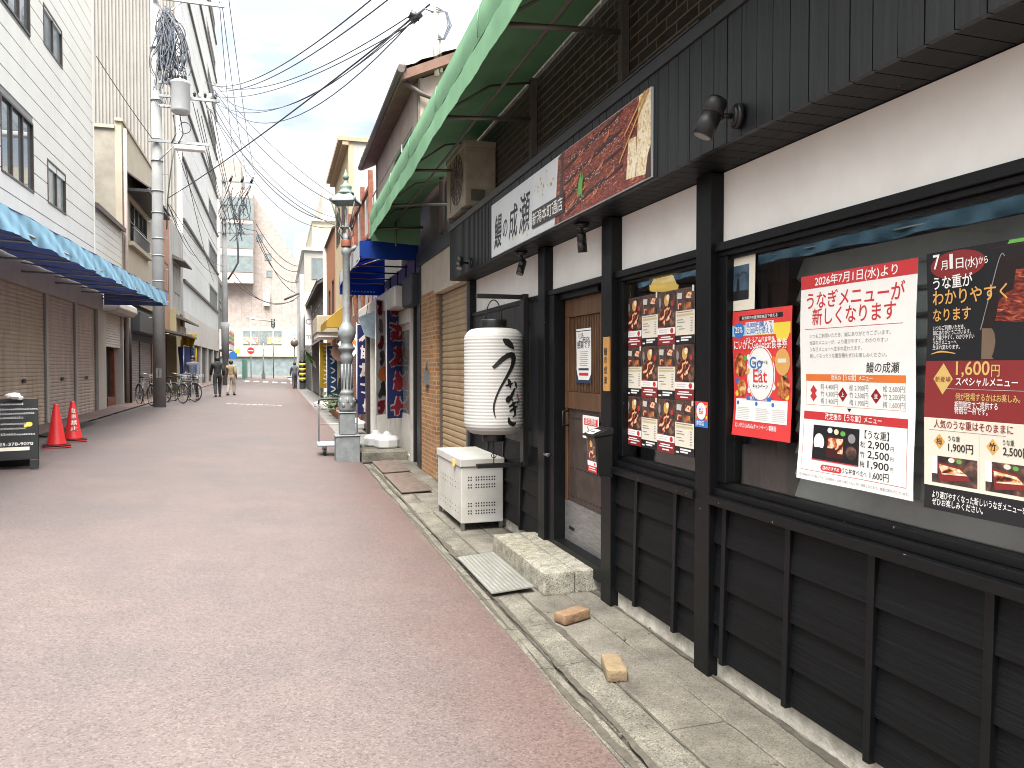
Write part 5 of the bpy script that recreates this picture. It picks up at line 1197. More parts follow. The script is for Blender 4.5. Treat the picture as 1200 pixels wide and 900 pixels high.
P('box', MB().box(1.35, 27.0, 2.75, 2.08, 30.2, 3.35), mat('beige_canopy_cloth', (.52, .45, .33), .7), be, bevel=.03); P('lower_edge', MB().box(1.40, 27.1, 2.60, 2.08, 30.1, 2.748), M_wh, be)
# ---- orange building
M_org = mat('orange_brown_wall', (.42, .17, .07), .7, c2=(.34, .13, .055), scale=2)
ob = T('orange_building', 'orange brown building with white edge and tall dark windows', 'building', (2.1, 31, 0))
P('core_wall', MB().box(2.25, 28.55, 0, 9, 34.4, 6.6), M_wside, ob)
mb = MB(); hl = [(29.2, 30.2, 3.4, 4.9), (31.2, 32.2, 3.2, 4.7), (29.5, 33, .1, 2.4)]
for a, b, c, d in cells(28.55, 33.6, 0, 6.7, hl): mb.box(2.10, a, c, 2.249, b, d)
P('front_wall', mb, M_org, ob)
for q in hl[:2]: window_on(ob, 2.10, -1, *q, n=1)
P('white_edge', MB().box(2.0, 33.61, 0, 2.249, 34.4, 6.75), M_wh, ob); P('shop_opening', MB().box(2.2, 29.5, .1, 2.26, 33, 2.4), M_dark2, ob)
P('roof_edge', MB().prism([(2.0, 28.5, 6.72), (5.5, 28.5, 8.0), (9.0, 28.5, 6.72)], (0, 5.9, 0)), M_roof, ob)
# ---- grey timber house
M_gw = mat('grey_timber_boards', (.17, .15, .135), .8, c2=(.10, .085, .075), scale=4, stretch=(1, 4, .5))
gh = T('grey_timber_house', 'old grey timber house with dark tiled roof beyond the orange building', 'house', (2.1, 41, 0))
P('core_wall', MB().box(2.2, 34.45, 0, 9, 48.8, 5.4), M_gw, gh)
mb = MB(); y = 34.45
while y < 48.7: mb.box(2.12, y, 2.6, 2.199, min(y + .42, 48.8), 5.4); y += .45
P('board_front', mb, M_gw, gh)
for k in range(4): window_on(gh, 2.11, -1, 35.2 + k * 3.4, 37.0 + k * 3.4, 3.4, 4.7, 3, M_alu, M_pane)
gable_roof(gh, 1.75, 5.35, 5.2, 7.3, 34.45, 49.0, M_roof, M_gw, 8, .35)
mb = MB(); mb.sheet(lambda a, b: Vector((1.45 + .65 * b, 34.6 + 14 * a, 2.45 + .45 * b)), 10, 2, (0, 0, .06)); P('lean_roof', mb, M_roof, gh)
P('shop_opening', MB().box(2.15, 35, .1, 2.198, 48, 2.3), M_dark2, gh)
# ---- far right buildings
M_pale = mat('pale_concrete_wall', (.60, .58, .52), .8, c2=(.52, .50, .45), scale=.6)
M_pcream = mat('pale_cream_wall', (.66, .60, .46), .8, c2=(.58, .52, .40), scale=.6)
fb1 = T('pale_building', 'tall pale cream stepped building closing the right side of the street', 'building', (4, 76, 0))
P('lower_block', MB().box(2.3, 66, 0, 16, 92, 11.5), M_pale, fb1)
P('middle_block', MB().box(3.0, 67, 11.5, 16, 92, 14.2), M_pcream, fb1); P('top_block', MB().box(4.0, 69, 14.2, 16, 90, 17.4), M_pcream, fb1)
P('ledge', MB().box(2.1, 65.8, 11.4, 16.1, 92, 11.65), M_wh, fb1); P('ledge', MB().box(2.9, 66.8, 14.1, 16.1, 92, 14.35), M_wh, fb1)
for k in range(3):
    for j in range(3): window_yface(fb1, 66 - .02, 2.9 + k * 2.2, 4.7 + k * 2.2, 3.2 + j * 2.9, 5.0 + j * 2.9, 2, M_alu, M_curt, .08)
window_yface(fb1, 68.98, 5.6, 8.6, 14.9, 16.7, 1, M_alu, M_curt, .1)
for k in range(5): window_on(fb1, 2.3, -1, 67.5 + k * 4.6, 70.5 + k * 4.6, 3.5, 5.2, 3, M_alu, M_curt, .08)
for k in range(5): window_on(fb1, 2.3, -1, 67.5 + k * 4.6, 70.5 + k * 4.6, 7.5, 9.2, 3, M_alu, M_curt, .08)
fb2 = T('white_shop_building', 'low white shop building with a vertical sign before the pale tower', 'building', (2.1, 55, 0))
P('core_wall', MB().box(2.15, 49.0, 0, 10, 65.5, 4.9), M_wside, fb2); P('roof_edge', MB().box(1.9, 48.95, 4.9, 10, 65.6, 5.1), M_trim, fb2)
for k in range(3): window_on(fb2, 2.15, -1, 50 + k * 5, 53.5 + k * 5, 3.0, 4.3, 3, M_alu, M_pane)
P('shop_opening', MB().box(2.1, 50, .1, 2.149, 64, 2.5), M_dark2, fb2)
vs_ = T('vertical_sign', 'white vertical sign with grey ring letters on the far right side', 'sign', (1.6, 48.6, 3))
P('board', MB().box(1.72, 48.5, 2.9, 2.1, 48.7, 6.2), M_wh, vs_)
mb = MB(); mb.m(M_grey); f = plane((1.75, 48.498, 2.9), (1, 0, 0), (0, 0, 1), (0, -1, 0), .003)
for v_, ch in ((2.3, 'S'), (1.3, 'C'), (.4, 'm')): put(mb, f, ch, .16, v_, .5, None, 'c', .03, 1)
P('lettering', mb, None, vs_)
# ================================================================ LEFT SIDE
LX = -4.8
M_side = mat('white_metal_siding', (.63, .625, .575), .55, c2=(.57, .565, .52), scale=.8, stretch=(1, 1.4, .3))
M_lshut = mat('tan_grey_shutter', (.53, .445, .395), .5, c2=(.37, .30, .25), scale=2.2, stretch=(1, 1.6, .3), detail=9)
M_lshut2 = mat('stained_tan_shutter', (.56, .465, .37), .5, c2=(.37, .29, .20), scale=2.2, stretch=(1, 1.6, .3), detail=9)
M_lbeige = mat('beige_sign_band', (.50, .47, .43), .6, c2=(.42, .39, .36), scale=1.5)
ws = T('white_siding_building', 'tall white siding building with shuttered ground floor and blue awning at the left', 'building', (LX, 14, 0))
YW0, YW1, ZT = 4.6, 23.4, 13.2
P('core_wall', MB().box(-16, YW0, 0, LX - .13, YW1, ZT), M_side, ws)
lw = [(16.05, 18.0, 5.15, 6.6, 3), (12.9, 15.6, 5.15, 6.6, 3), (19.0, 20.5, 5.18, 6.16, 2), (15.9, 17.9, 8.35, 9.9, 3), (18.85, 20.35, 8.6, 9.5, 2), (9.0, 11.8, 5.15, 6.6, 3), (9.0, 11.8, 8.4, 9.8, 3)]
mb = MB(); z = 3.71; rows_ = []
while z < ZT - .1: rows_.append((z, min(z + .375, ZT))); z += .38
for (a, b) in rows_:
    cuts = [(w0, w1) for (w0, w1, z0, z1, n) in lw if z0 < (a + b) / 2 < z1]
    segs = []; cur = YW0
    for w0, w1 in sorted(cuts): segs.append((cur, w0)); cur = w1
    segs.append((cur, YW1))
    for s0, s1 in segs:
        n = max(1, round((s1 - s0) / 3.6))
        for k in range(n): mb.box(LX - .13, s0 + (s1 - s0) * k / n + .004, a, LX, s0 + (s1 - s0) * (k + 1) / n - .004, b - .018)
P('siding_boards', mb, M_side, ws)
mb = MB(); mb.box(LX - .12, YW0, 3.9, LX - .012, YW1, ZT - .02); 
for (w0, w1, z0, z1, n) in lw: pass
mb = MB()
for a, b, c, d in cells(YW0, YW1, 3.72, ZT - .02, [q[:4] for q in lw]): mb.box(LX - .125, a, c, LX - .014, b, d)
P('siding_joint', mb, mat('grey_siding_joint', (.36, .36, .34), .7), ws)  # backing seen in the board joints, a darker grey than the siding
for (w0, w1, z0, z1, n) in lw: window_on(ws, LX, 1, w0, w1, z0, z1, n, M_brz, M_curt if n == 2 else mat('sky_window_glass', (.16, .19, .2), .04, spec=1.0), .045)
P('corner_trim', MB().box(LX - .2, YW1 + .001, 3.9, LX + .03, YW1 + .05, ZT), M_side, ws)
P('sign_band', MB().box(LX - .13, YW0, 3.16, LX + .02, 24.35, 3.70), M_lbeige, ws)
sh = [(15.75, 18.68, M_lshut2), (18.9, 21.2, M_lshut), (21.38, 23.45, M_lshut), (12.6, 15.5, M_lshut), (9.4, 12.35, M_lshut), (5.2, 9.1, M_lshut)]
for a, b, mt_ in sh: shutter(ws, LX - .02, 1, a, b, .28, 3.155, mt_, .082, guide=M_alu)
for a, b in ((18.70, 18.88), (21.22, 21.36), (15.52, 15.73), (12.37, 12.58), (9.13, 9.38)): P('pillar', MB().box(LX - .12, a, .2, LX + .015, b, 3.155), M_lbeige, ws)
P('corner_pillar', MB().box(LX - .5, 23.48, .2, LX + .06, 24.3, 3.155), M_lbeige, ws)
mb = MB()
for a, b, mt_ in sh[:3]: mb.box(LX - .008, (a + b) / 2 - .10, .95 + .28, LX + .004, (a + b) / 2 + .1, 1.03 + .28)
P('shutter_slot', mb, M_blackm, ws)
# ---- light blue tarp awning
ta = T('tarp_awning', 'light blue tarp awning along the shuttered white building', 'awning', (-3.9, 15, 3.4))
TX, TY0, TY1 = -3.08, 5.0, 24.45
zb_ = lambda y: 3.16 + .012 * (y - 8); zt_ = lambda y: 3.50 + .017 * (y - 8)
def tv(a, b):
    y = TY0 + (TY1 - TY0) * a; wr = .022 * sin(y * 3.1 + b * 2) + .018 * sin(y * 7.3 + b * 5) + .010 * sin(y * 15.1 - b * 4)
    return Vector((TX + wr * (1 - .6 * b) - .10 * b, y, zb_(y) + (zt_(y) - zb_(y)) * b + .015 * sin(y * 4.7) * (1 - b)))
mb = MB(); mb.sheet(tv, 260, 6, (-.006, 0, 0)); P('valance', mb, M_tarp, ta)
mb = MB(); mb.sheet(lambda a, b: Vector((TX - .10 + (LX + .03 - TX + .10) * b, TY0 + (TY1 - TY0) * a, zt_(TY0 + (TY1 - TY0) * a) + .012 + (3.68 - zt_(TY0 + (TY1 - TY0) * a)) * b - .05 * sin(b * pi) - .02 * abs(sin((TY0 + (TY1 - TY0) * a) * 1.6)))), 150, 6, (0, 0, .006))
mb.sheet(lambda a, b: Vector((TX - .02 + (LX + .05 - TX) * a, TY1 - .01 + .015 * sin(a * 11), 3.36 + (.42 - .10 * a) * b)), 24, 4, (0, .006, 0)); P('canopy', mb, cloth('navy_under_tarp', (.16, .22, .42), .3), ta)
for k in range(9):
    y = 5.1 + k * 2.38; mb = MB(); mb.tube([(TX - .06, y, zb_(y) + .10), (LX + .03, y, zb_(y) + .16)], .02, 6); mb.tube([(TX - .06, y, zb_(y) + .12), (LX + .03, y, 3.60)], .016, 6); P('cross_bar', mb, M_galv, ta)
mb = MB(); mb.tube([(TX - .06, TY0, zb_(TY0) + .10), (TX - .06, TY1, zb_(TY1) + .10)], .02, 6); P('front_rail', mb, M_galv, ta)
# ---- small white house with half raised shutter
wl = T('small_white_house', 'small white sided house with half raised shutter under a rounded shutter case', 'house', (LX, 25.5, 0))
P('core_wall', MB().box(-12, 24.36, 0, LX - .35, 27.5, 5.9), M_side, wl)
mb = MB(); z = 3.6
while z < 6.1: mb.box(LX - .345, 23.46, z, LX - .02, 27.5, z + .20); z += .215
P('siding_boards', mb, M_side, wl)
P('lean_roof', MB().prism([(LX + .12, 23.46, 5.95), (LX + .12, 23.46, 6.10), (-9, 23.46, 8.1), (-9, 23.46, 7.95)], (0, 4.0, 0)), mat('dark_brown_roof_sheet', (.13, .10, .09), .6), wl)
shutter(wl, LX - .06, 1, 24.95, 27.3, 2.16, 3.2, M_lbeige, .08)
mb = MB(); mb.prism([(LX - .05, 24.6, 3.18), (LX + .30, 24.6, 3.18), (LX + .42, 24.6, 3.30), (LX + .40, 24.6, 3.48), (LX + .22, 24.6, 3.60), (LX - .05, 24.6, 3.62)], (0, 2.95, 0)); P('shutter_case', mb, M_lbeige, wl, bevel=.03)
P('side_post', MB().box(LX - .3, 24.36, .2, LX - .02, 24.9, 3.17), M_lbeige, wl); P('side_post', MB().box(LX - .3, 27.32, .2, LX + .0, 27.5, 3.17), M_lbeige, wl)
P('inner_room', MB().box(LX - .349, 24.92, .2, LX - .33, 27.3, 2.2), M_dark, wl)
P('inner_post', MB().box(LX - .28, 26.8, .25, LX - .16, 26.95, 2.1).box(LX - .3, 25.6, .25, LX - .12, 26.6, .6), M_rustp, wl)
# ---- cream house
M_lc = mat('pale_cream_plaster', (.60, .54, .42), .8, c2=(.52, .46, .35), scale=1.4)
M_stain = mat('stained_grey_plaster', (.44, .41, .34), .85, c2=(.34, .31, .26), scale=2.5)
ch = T('cream_house', 'cream two storey house with tile hooded window and charcoal shop front', 'house', (LX, 30.5, 0))
P('side_wall', MB().box(-14, 27.52, 0, LX - .2, 34.0, 9.35), M_stain, ch)
mb = MB(); hl = [(28.8, 32.4, 5.9, 7.3)]
for a, b, c, d in cells(27.52, 34.0, 4.35, 9.6, hl): mb.box(LX - .199, a, c, LX, b, d)
P('front_wall', mb, M_lc, ch)
window_on(ch, LX, 1, 28.8, 32.4, 5.9, 7.3, 4, M_brz, M_pane, .06, .08, 2)
P('roof_edge', MB().box(-14, 27.45, 9.351, LX - .201, 34.05, 9.46).box(LX - .20, 27.45, 9.602, LX + .05, 34.05, 9.70), M_lc, ch)
mb = MB(); mb.sheet(lambda a, b: Vector((LX + .75 - .75 * b, 28.2 + 5.2 * a, 7.62 + .5 * b + .035 * abs(sin(a * 60)))), 60, 3, (0, 0, .06)); P('hood_roof', mb, M_roof, ch)
P('hood_fascia', MB().box(LX + .02, 28.2, 7.50, LX + .72, 33.4, 7.60), M_trim, ch)
P('window_sill', MB().box(LX + .001, 28.5, 5.72, LX + .16, 32.6, 5.86), M_lc, ch)
mb = MB()
for k in range(16): mb.box(LX + .10, 28.9 + k * .22, 5.9, LX + .125, 28.94 + k * .22, 6.35)
mb.box(LX + .09, 28.8, 6.35, LX + .14, 32.4, 6.4); P('railing', mb, M_alu, ch)
P('drain_pipe', MB().tube([(LX + .08, 27.62, 9.4), (LX + .08, 27.62, .3)], .06, 8), mat('pinkish_pipe', (.46, .38, .35), .6), ch)
P('black_pipe', MB().tube([(LX + .1, 27.9, 3.2), (LX + .1, 27.9, .3)], .07, 8), M_blackm, ch)
M_char = mat('charcoal_sign_box', (.045, .048, .052), .5, var=.25)
P('shop_front', MB().box(LX - .199, 27.52, 2.5, LX - .05, 34.0, 4.34), M_char, ch)
P('sign_box', MB().box(LX - .049, 28.1, 2.75, LX + .40, 33.8, 3.45), M_char, ch, bevel=.02)
P('beige_sign_board', MB().box(LX - .049, 28.0, 3.75, LX + .12, 33.8, 4.5), mat('tan_sign_board', (.45, .36, .24), .6), ch)
mb = MB(); f = plane((LX + .121, 28.1, 3.85), (0, 1, 0), (0, 0, 1), (1, 0, 0), .004); mb.m(M_wh)
for q in range(8): brush(mb, f, [(.3 + q * .62, .12), (.45 + q * .62, .42), (.62 + q * .62, .2), (.5 + q * .62, .12)], [.05, .06, .05, .04], 1, 3)
P('sign_lettering', mb, None, ch)
for a, b in ((28.25, 30.9), (31.0, 33.7)): shutter(ch, LX - .08, 1, a, b, .32, 2.75, M_gshut, .09, guide=M_char)
# ---- red brown building
M_rbn = mat('red_brown_cladding', (.33, .12, .085), .7, c2=(.24, .085, .06), scale=2)
M_terr = mat('terracotta_wall', (.52, .27, .18), .8, c2=(.42, .21, .14), scale=1.2)
rr = T('red_brown_house', 'red brown clad house with terracotta side behind the utility pole', 'house', (LX, 36, 0))
P('side_wall', MB().prism([(-13, 34.05, 0), (LX - .1, 34.05, 0), (LX - .1, 34.05, 7.6), (-9, 34.05, 11.2), (-13, 34.05, 8)], (0, 4.6, 0)), M_terr, rr)
P('front_wall', MB().box(LX - .099, 34.05, 3.2, LX + .03, 36.7, 9.6), M_rbn, rr)
P('front_wall', MB().box(LX - .099, 36.71, 3.2, LX + .02, 38.6, 8.6), M_terr, rr)
P('canopy_roof', MB().hexa([(LX, 34.2, 3.10), (LX + 1.2, 34.2, 2.85), (LX + 1.2, 38.6, 2.85), (LX, 38.6, 3.10), (LX, 34.2, 3.22), (LX + 1.2, 34.2, 2.93), (LX + 1.2, 38.6, 2.93), (LX, 38.6, 3.22)]), M_roof, rr)
P('tan_sign', MB().box(LX + .031, 34.3, 3.4, LX + .12, 36.2, 4.6), mat('amber_sign_board', (.55, .36, .14), .6), rr)
P('shop_opening', MB().box(LX - .14, 34.3, .25, LX - .09, 38.4, 2.9), M_dark, rr)
window_on(rr, LX + .02, 1, 36.9, 38.3, 5.0, 6.3, 2, M_brz, M_pane)
# ---- pale yellow shop
M_yw = mat('pale_yellow_wall', (.52, .46, .27), .8, c2=(.44, .38, .22), scale=1.5)
ys_ = T('yellow_shop', 'pale yellow shop with grey hood and yellow blind', 'shop', (LX, 41.3, 0))
P('core_wall', MB().box(-13, 38.65, 0, LX - .1, 44.0, 8.0), M_wside, ys_)
P('front_wall', MB().box(LX - .099, 38.65, 4.3, LX + .04, 44.0, 8.6), M_wside, ys_)
P('yellow_wall', MB().box(LX - .099, 38.65, .25, LX + .3, 40.2, 4.29), M_yw, ys_); P('yellow_wall', MB().box(LX - .099, 43.2, .25, LX + .1, 44.0, 4.29), M_yw, ys_)
P('hood_roof', MB().hexa([(LX, 38.7, 4.0), (LX + .8, 38.7, 3.7), (LX + .8, 44.0, 3.7), (LX, 44.0, 4.0), (LX, 38.7, 4.2), (LX + .8, 38.7, 3.8), (LX + .8, 44.0, 3.8), (LX, 44.0, 4.2)]), M_roof, ys_)
P('sign_panel', MB().box(LX + .02, 40.2, 2.9, LX + .25, 43.2, 3.6), M_lbeige, ys_)
mb = MB(); mb.sheet(lambda a, b: Vector((LX + .3 + .02 * sin(b * 40), 40.3 + 2.8 * a, 2.3 + .6 * b)), 6, 14, (.01, 0, 0)); P('yellow_blind', mb, cloth('yellow_blind_cloth', (.68, .43, .05), .3), ys_)
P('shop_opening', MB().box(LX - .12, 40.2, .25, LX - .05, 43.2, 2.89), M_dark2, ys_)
window_on(ys_, LX + .04, 1, 40.0, 42.5, 5.2, 6.6, 2, M_brz, M_pane)
P('window_hood', MB().hexa([(LX + .04, 39.6, 6.8), (LX + .6, 39.6, 6.65), (LX + .6, 42.9, 6.65), (LX + .04, 42.9, 6.8), (LX + .04, 39.6, 7.0), (LX + .6, 39.6, 6.72), (LX + .6, 42.9, 6.72), (LX + .04, 42.9, 7.0)]), M_roof, ys_)
# ---- tall ribbed building with ribbon windows
M_rib = mat('beige_ribbed_concrete', (.36, .345, .315), .8, c2=(.30, .29, .27), scale=.5)
M_tw = mat('white_tower_wall', (.55, .555, .545), .7, c2=(.48, .485, .475), scale=.4)
tt = T('ribbed_tower', 'tall beige ribbed block with white ribbon window front', 'building', (LX, 56, 0))
P('core_wall', MB().box(-34, 44.6, 0, LX - .25, 70, 34), M_rib, tt)
mb = MB(); x = -34.0
while x < LX - .3: mb.box(x, 44.54, 3, x + .085, 44.62, 34); x += .165
P('rib_wall', mb, M_rib, tt)
mb = MB()
for k in range(9):
    z = 4.6 + k * 3.3; mb.box(LX - .249, 44.3, z, LX, 70, z + 1.75); mb.box(LX - .249, 44.3, z + 1.751, LX - .006, 60.8, z + 3.299)
mb.box(LX - .249, 44.3, 33.2, LX, 70, 34)
for y in (61.2, 69.6): 
    for k in range(9): mb.box(LX - .249, y, 4.6 + k * 3.3 + 1.751, LX - .01, y + .4, 4.6 + k * 3.3 + 3.299)
P('ribbon_wall', mb, M_tw, tt)
for k in range(8):
    z = 4.6 + k * 3.3; P('ribbon_sill', MB().box(LX + .001, 44.3, z + 1.58, LX + .12, 70, z + 1.72), M_brz, tt)
    for y0 in (61.61,): window_on(tt, LX - .05, 1, y0, y0 + 7.98, z + 1.76, z + 3.29, 8, M_alu, M_curt, .07)
P('shop_band', MB().box(LX - .249, 44.3, 2.9, LX + .05, 70, 4.59), M_lbeige, tt); P('ground_floor', MB().box(LX - .249, 44.3, .2, LX - .15, 70, 2.89), M_dark2, tt)
for y in (44.4, 49, 54, 59, 64, 69): P('pillar', MB().box(LX - .149, y, .2, LX + .02, y + .6, 2.89), M_lbeige, tt)
# ---- convenience store corner
cs = T('corner_store', 'low grey corner store with striped orange green red fascia', 'shop', (LX, 76, 0))
P('core_wall', MB().box(-20, 70.05, 0, LX, 84, 9.5), M_rib, cs)
P('sign_box', MB().box(LX + .001, 71.0, 3.1, LX + .9, 78.0, 4.9), M_wh, cs)
for z, q in ((4.4, M_orange), (4.0, M_green), (3.6, M_red)): P('sign_stripe', MB().box(LX + .25, 70.97, z, LX + .915, 78.02, z + .28), q, cs)
for k in range(3):
    for j in range(2): window_on(cs, LX + .06, 1, 71 + k * 4.3, 74.4 + k * 4.3, 5.2 + j * 2.2, 6.9 + j * 2.2, 3, M_alu, M_pane, .08)
P('shop_window', MB().box(LX + .001, 71, .3, LX + .08, 83, 2.9), M_pane, cs)
# ---- far pink tile building
M_ptile = brick('pink_tile_wall', (.50, .425, .385), (.49, .415, .375), (.40, .34, .305), 1.4, 1.9, axis='YZ', ms=.03, bump=.1, off=0)
pk = T('pink_tile_building', 'large pale pink tiled building with sloping right side across the street end', 'building', (-4, 118, 0))
YP = 116.0
def PX(px, py): q = onY(px, py, YP); return (q.x, q.z)
pts = [PX(230, 440), PX(230, 225), PX(255, 188), PX(282, 188), PX(283, 225), PX(297, 228), PX(349, 308), PX(352, 440)]
P('tile_wall', MB().prism([(x, YP, max(z, 0)) for x, z in pts], (0, 22, 0)), M_ptile, pk)
a = PX(255, 380); b = PX(298, 240)
P('projecting_block', MB().box(PX(250, 300)[0], YP - 1.6, PX(250, 332)[1], PX(297, 300)[0], YP - .01, PX(297, 226)[1]), mat('pale_pink_panel', (.64, .52, .46), .7, c2=(.56, .45, .40), scale=.3), pk)
x0 = PX(258, 300)[0]; 
for (pa, pb, n) in (((258, 318), (297, 300), 4), ((258, 290), (297, 262), 4), ((258, 256), (297, 232), 4), ((300, 283), (308, 275), 1), ((312, 325), (319, 317), 1), ((310, 305), (318, 297), 1)):
    q0 = onY(pa[0], pa[1], YP - (1.62 if n > 1 else .02)); q1 = onY(pb[0], pb[1], YP - (1.62 if n > 1 else .02)); window_yface(pk, q0.y, q0.x, q1.x, q0.z, q1.z, n, M_alu, M_curt, .15)
for k, (ya_, yb_) in enumerate(((380, 367), (365, 353), (352, 340), (338, 328), (326, 314))):
    q0 = onY(257, ya_, YP - .02); q1 = onY(264, yb_, YP - .02); window_yface(pk, q0.y, q0.x, q1.x, q0.z, q1.z, 1, M_alu, M_pane, .12)
q0 = onY(277, 412, YP - .4); q1 = onY(349, 386, YP); P('cream_band', MB().box(q0.x - 2.5, YP - .4, q0.z - .7, q1.x, YP - .011, q1.z), M_pcream, pk)
for (pa, pb) in (((285, 404), (303, 388)), ((304, 404), (313, 388)), ((313, 404), (330, 388))):
    q0 = onY(pa[0], pa[1], YP - .42); q1 = onY(pb[0], pb[1], YP - .42); window_yface(pk, q0.y, q0.x, q1.x, q0.z, q1.z, 2, M_alu, M_curt, .12)
M_produce = ramp_noise('produce_print', [(.3, (.10, .25, .05)), (.4, (.75, .35, .08)), (.5, (.8, .66, .5)), (.58, (.62, .06, .05)), (.7, (.8, .5, .15))], scale=1.6, dist=.5)
for pa, pb in (((285, 403), (302, 395)), ((313, 403), (330, 395))):
    q0 = onY(pa[0], pa[1], YP - .5); q1 = onY(pb[0], pb[1], YP - .5); P('produce_picture', MB().box(q0.x, q0.y, q0.z, q1.x, q0.y + .05, q1.z), M_produce, pk)
q0 = onY(313, 437, YP - .1); q1 = onY(350, 412, YP - .1); P('glass_front', MB().box(q0.x - 6, YP - .12, 0, q1.x, YP - .011, q1.z), M_curt, pk)
q0 = onY(309, 358, YP - .5); q1 = onY(316, 343, YP - .5); P('round_sign_panel', MB().box(q0.x, YP - .6, q0.z, q1.x, YP - .011, q1.z), M_lgrey, pk)
# pale tower behind it
pt = T('far_pale_tower', 'far pale blue grey tower showing over the low roofs', 'building', (8, 190, 0)); q0 = onY(346, 300, 190); q1 = onY(358, 272, 190)
P('tower_wall', MB().box(q0.x, 190, 0, q1.x + 6, 205, q1.z), mat('pale_blue_grey_wall', (.58, .62, .64), .8), pt)
# ================================================================ STREET PROPS
M_lpost = mat('blue_grey_lamp_paint', (.29, .31, .32), .55, c2=(.19, .205, .21), scale=7, metal=.15)
M_patina = mat('green_patina_copper', (.24, .34, .29), .6, c2=(.17, .25, .21), scale=6)
M_lglass = glass('lamp_glass', (.93, .95, .95), 1.0)
LXp, LYp = 1.09, 12.44
zy = lambda y: 1.55 - (y - 430) * .01386
lp = T('street_lamp', 'old style blue grey street lamp post with green copper lantern', 'street lamp', (LXp, LYp, .02))
P('pedestal', MB().box(LXp - .19, LYp - .19, .0, LXp + .19, LYp + .19, .43).box(LXp - .205, LYp - .205, .432, LXp + .205, LYp + .205, .455).box(LXp - .125, LYp - .125, .457, LXp + .125, LYp + .125, .80).box(LXp - .14, LYp - .14, .802, LXp + .14, LYp + .14, .825), M_lpost, lp, bevel=.012)
prof = [(.115, .826), (.135, .87), (.125, .93), (.14, .98), (.115, 1.06), (.10, 1.11), (.115, 1.13), (.10, 1.15), (.085, 1.18), (.084, 1.62), (.10, 1.65), (.105, 1.72), (.09, 1.76), (.10, 1.80), (.13, 1.835), (.135, 1.86), (.10, 1.90), (.09, 1.95), (.13, 2.02), (.145, 2.10), (.12, 2.18), (.085, 2.24), (.065, 2.28), (.062, 2.7), (.056, 3.35), (.075, 3.38), (.08, 3.44), (.06, 3.48), (.055, 3.62), (.05, 3.70)]
mb = MB(); mb.lathe(prof, (LXp, LYp, 0), 20)
for k in range(10): a = 2 * pi * k / 10; mb.tube([(LXp + .085 * cos(a), LYp + .085 * sin(a), 1.2), (LXp + .085 * cos(a), LYp + .085 * sin(a), 1.6)], .012, 5)
for k in range(12):
    a = 2 * pi * k / 12; mb.lathe([(.005, -.05), (.03, -.02), (.028, .03), (.004, .06)], (LXp + .118 * cos(a), LYp + .118 * sin(a), .93 + .07 * (k % 2)), 6)
P('column', mb, M_lpost, lp)
P('rust_band', MB().lathe([(.078, 3.49), (.08, 3.50), (.08, 3.58), (.075, 3.60)], (LXp, LYp, 0), 16), M_rustp, lp)
mb = MB()
for k in range(4):
    a = pi / 4 * (2 * k + .55); mb.tube([(LXp + .05 * cos(a), LYp + .05 * sin(a), 3.60), (LXp + .14 * cos(a), LYp + .14 * sin(a), 3.72), (LXp + .10 * cos(a), LYp + .10 * sin(a), 3.83)], .010, 6)
mb.tube([(LXp + .05, LYp, 3.42), (LXp + .16, LYp - .05, 3.50)], .035, 8)
P('bracket', mb, M_lpost, lp)
RT = lambda k, r_: (LXp + r_ * cos(pi / 4 * (2 * k + .55)), LYp + r_ * sin(pi / 4 * (2 * k + .55)))
zb2, zt2, rb2, rt2 = 3.80, 4.20, .115, .275
fr = MB()
for k in range(4):
    a0 = RT(k, rb2); a1 = RT(k, rt2); fr.tube([(*a0, zb2), (*a1, zt2)], .011, 6); n0 = RT(k + 1, rb2); n1 = RT(k + 1, rt2)
    fr.tube([(*a0, zb2), (*n0, zb2)], .012, 6); fr.tube([(*a1, zt2), (*n1, zt2)], .016, 6); fr.lathe([(.004, -.03), (.022, 0), (.02, .03), (.004, .06)], (*a1, zt2 + .01), 8)
fo = P('lantern_frame', fr, mat('dark_patina', (.16, .20, .18), .6), lp)
g = MB()
for k in range(4): g.add([(*RT(k, rb2 - .006), zb2 + .01), (*RT(k + 1, rb2 - .006), zb2 + .01), (*RT(k + 1, rt2 - .006), zt2), (*RT(k, rt2 - .006), zt2)], [(0, 1, 2, 3)])
P('lamp_glass', g, M_lglass, fo)
P('lamp_holder', MB().lathe([(.03, zb2), (.012, zb2 + .05), (.010, zb2 + .2), (.022, zb2 + .22), (.02, zb2 + .30), (.005, zb2 + .32)], (LXp, LYp, 0), 10), M_lgrey, lp)
mb = MB()
pr = [(.285, zt2 + .005), (.27, zt2 + .03), (.20, zt2 + .09), (.14, zt2 + .14)]
vs = [(*RT(k, r_), z) for r_, z in pr for k in range(4)]; mb.add(vs, [(i * 4 + k, i * 4 + (k + 1) % 4, (i + 1) * 4 + (k + 1) % 4, (i + 1) * 4 + k) for i in range(3) for k in range(4)] + [(12, 13, 14, 15)])
mb.lathe([(.13, zt2 + .135), (.125, zt2 + .17), (.10, zt2 + .18), (.085, zt2 + .22), (.095, zt2 + .25), (.09, zt2 + .27), (.05, zt2 + .29), (.035, zt2 + .32), (.025, zt2 + .36)], (LXp, LYp, 0), 18)
P('lantern_roof', mb, M_patina, lp)
P('finial', MB().lathe([(.02, zt2 + .36), (.045, zt2 + .39), (.05, zt2 + .42), (.03, zt2 + .46), (.012, zt2 + .51), (.004, zt2 + .54)], (LXp, LYp, 0), 14), M_patina, lp)
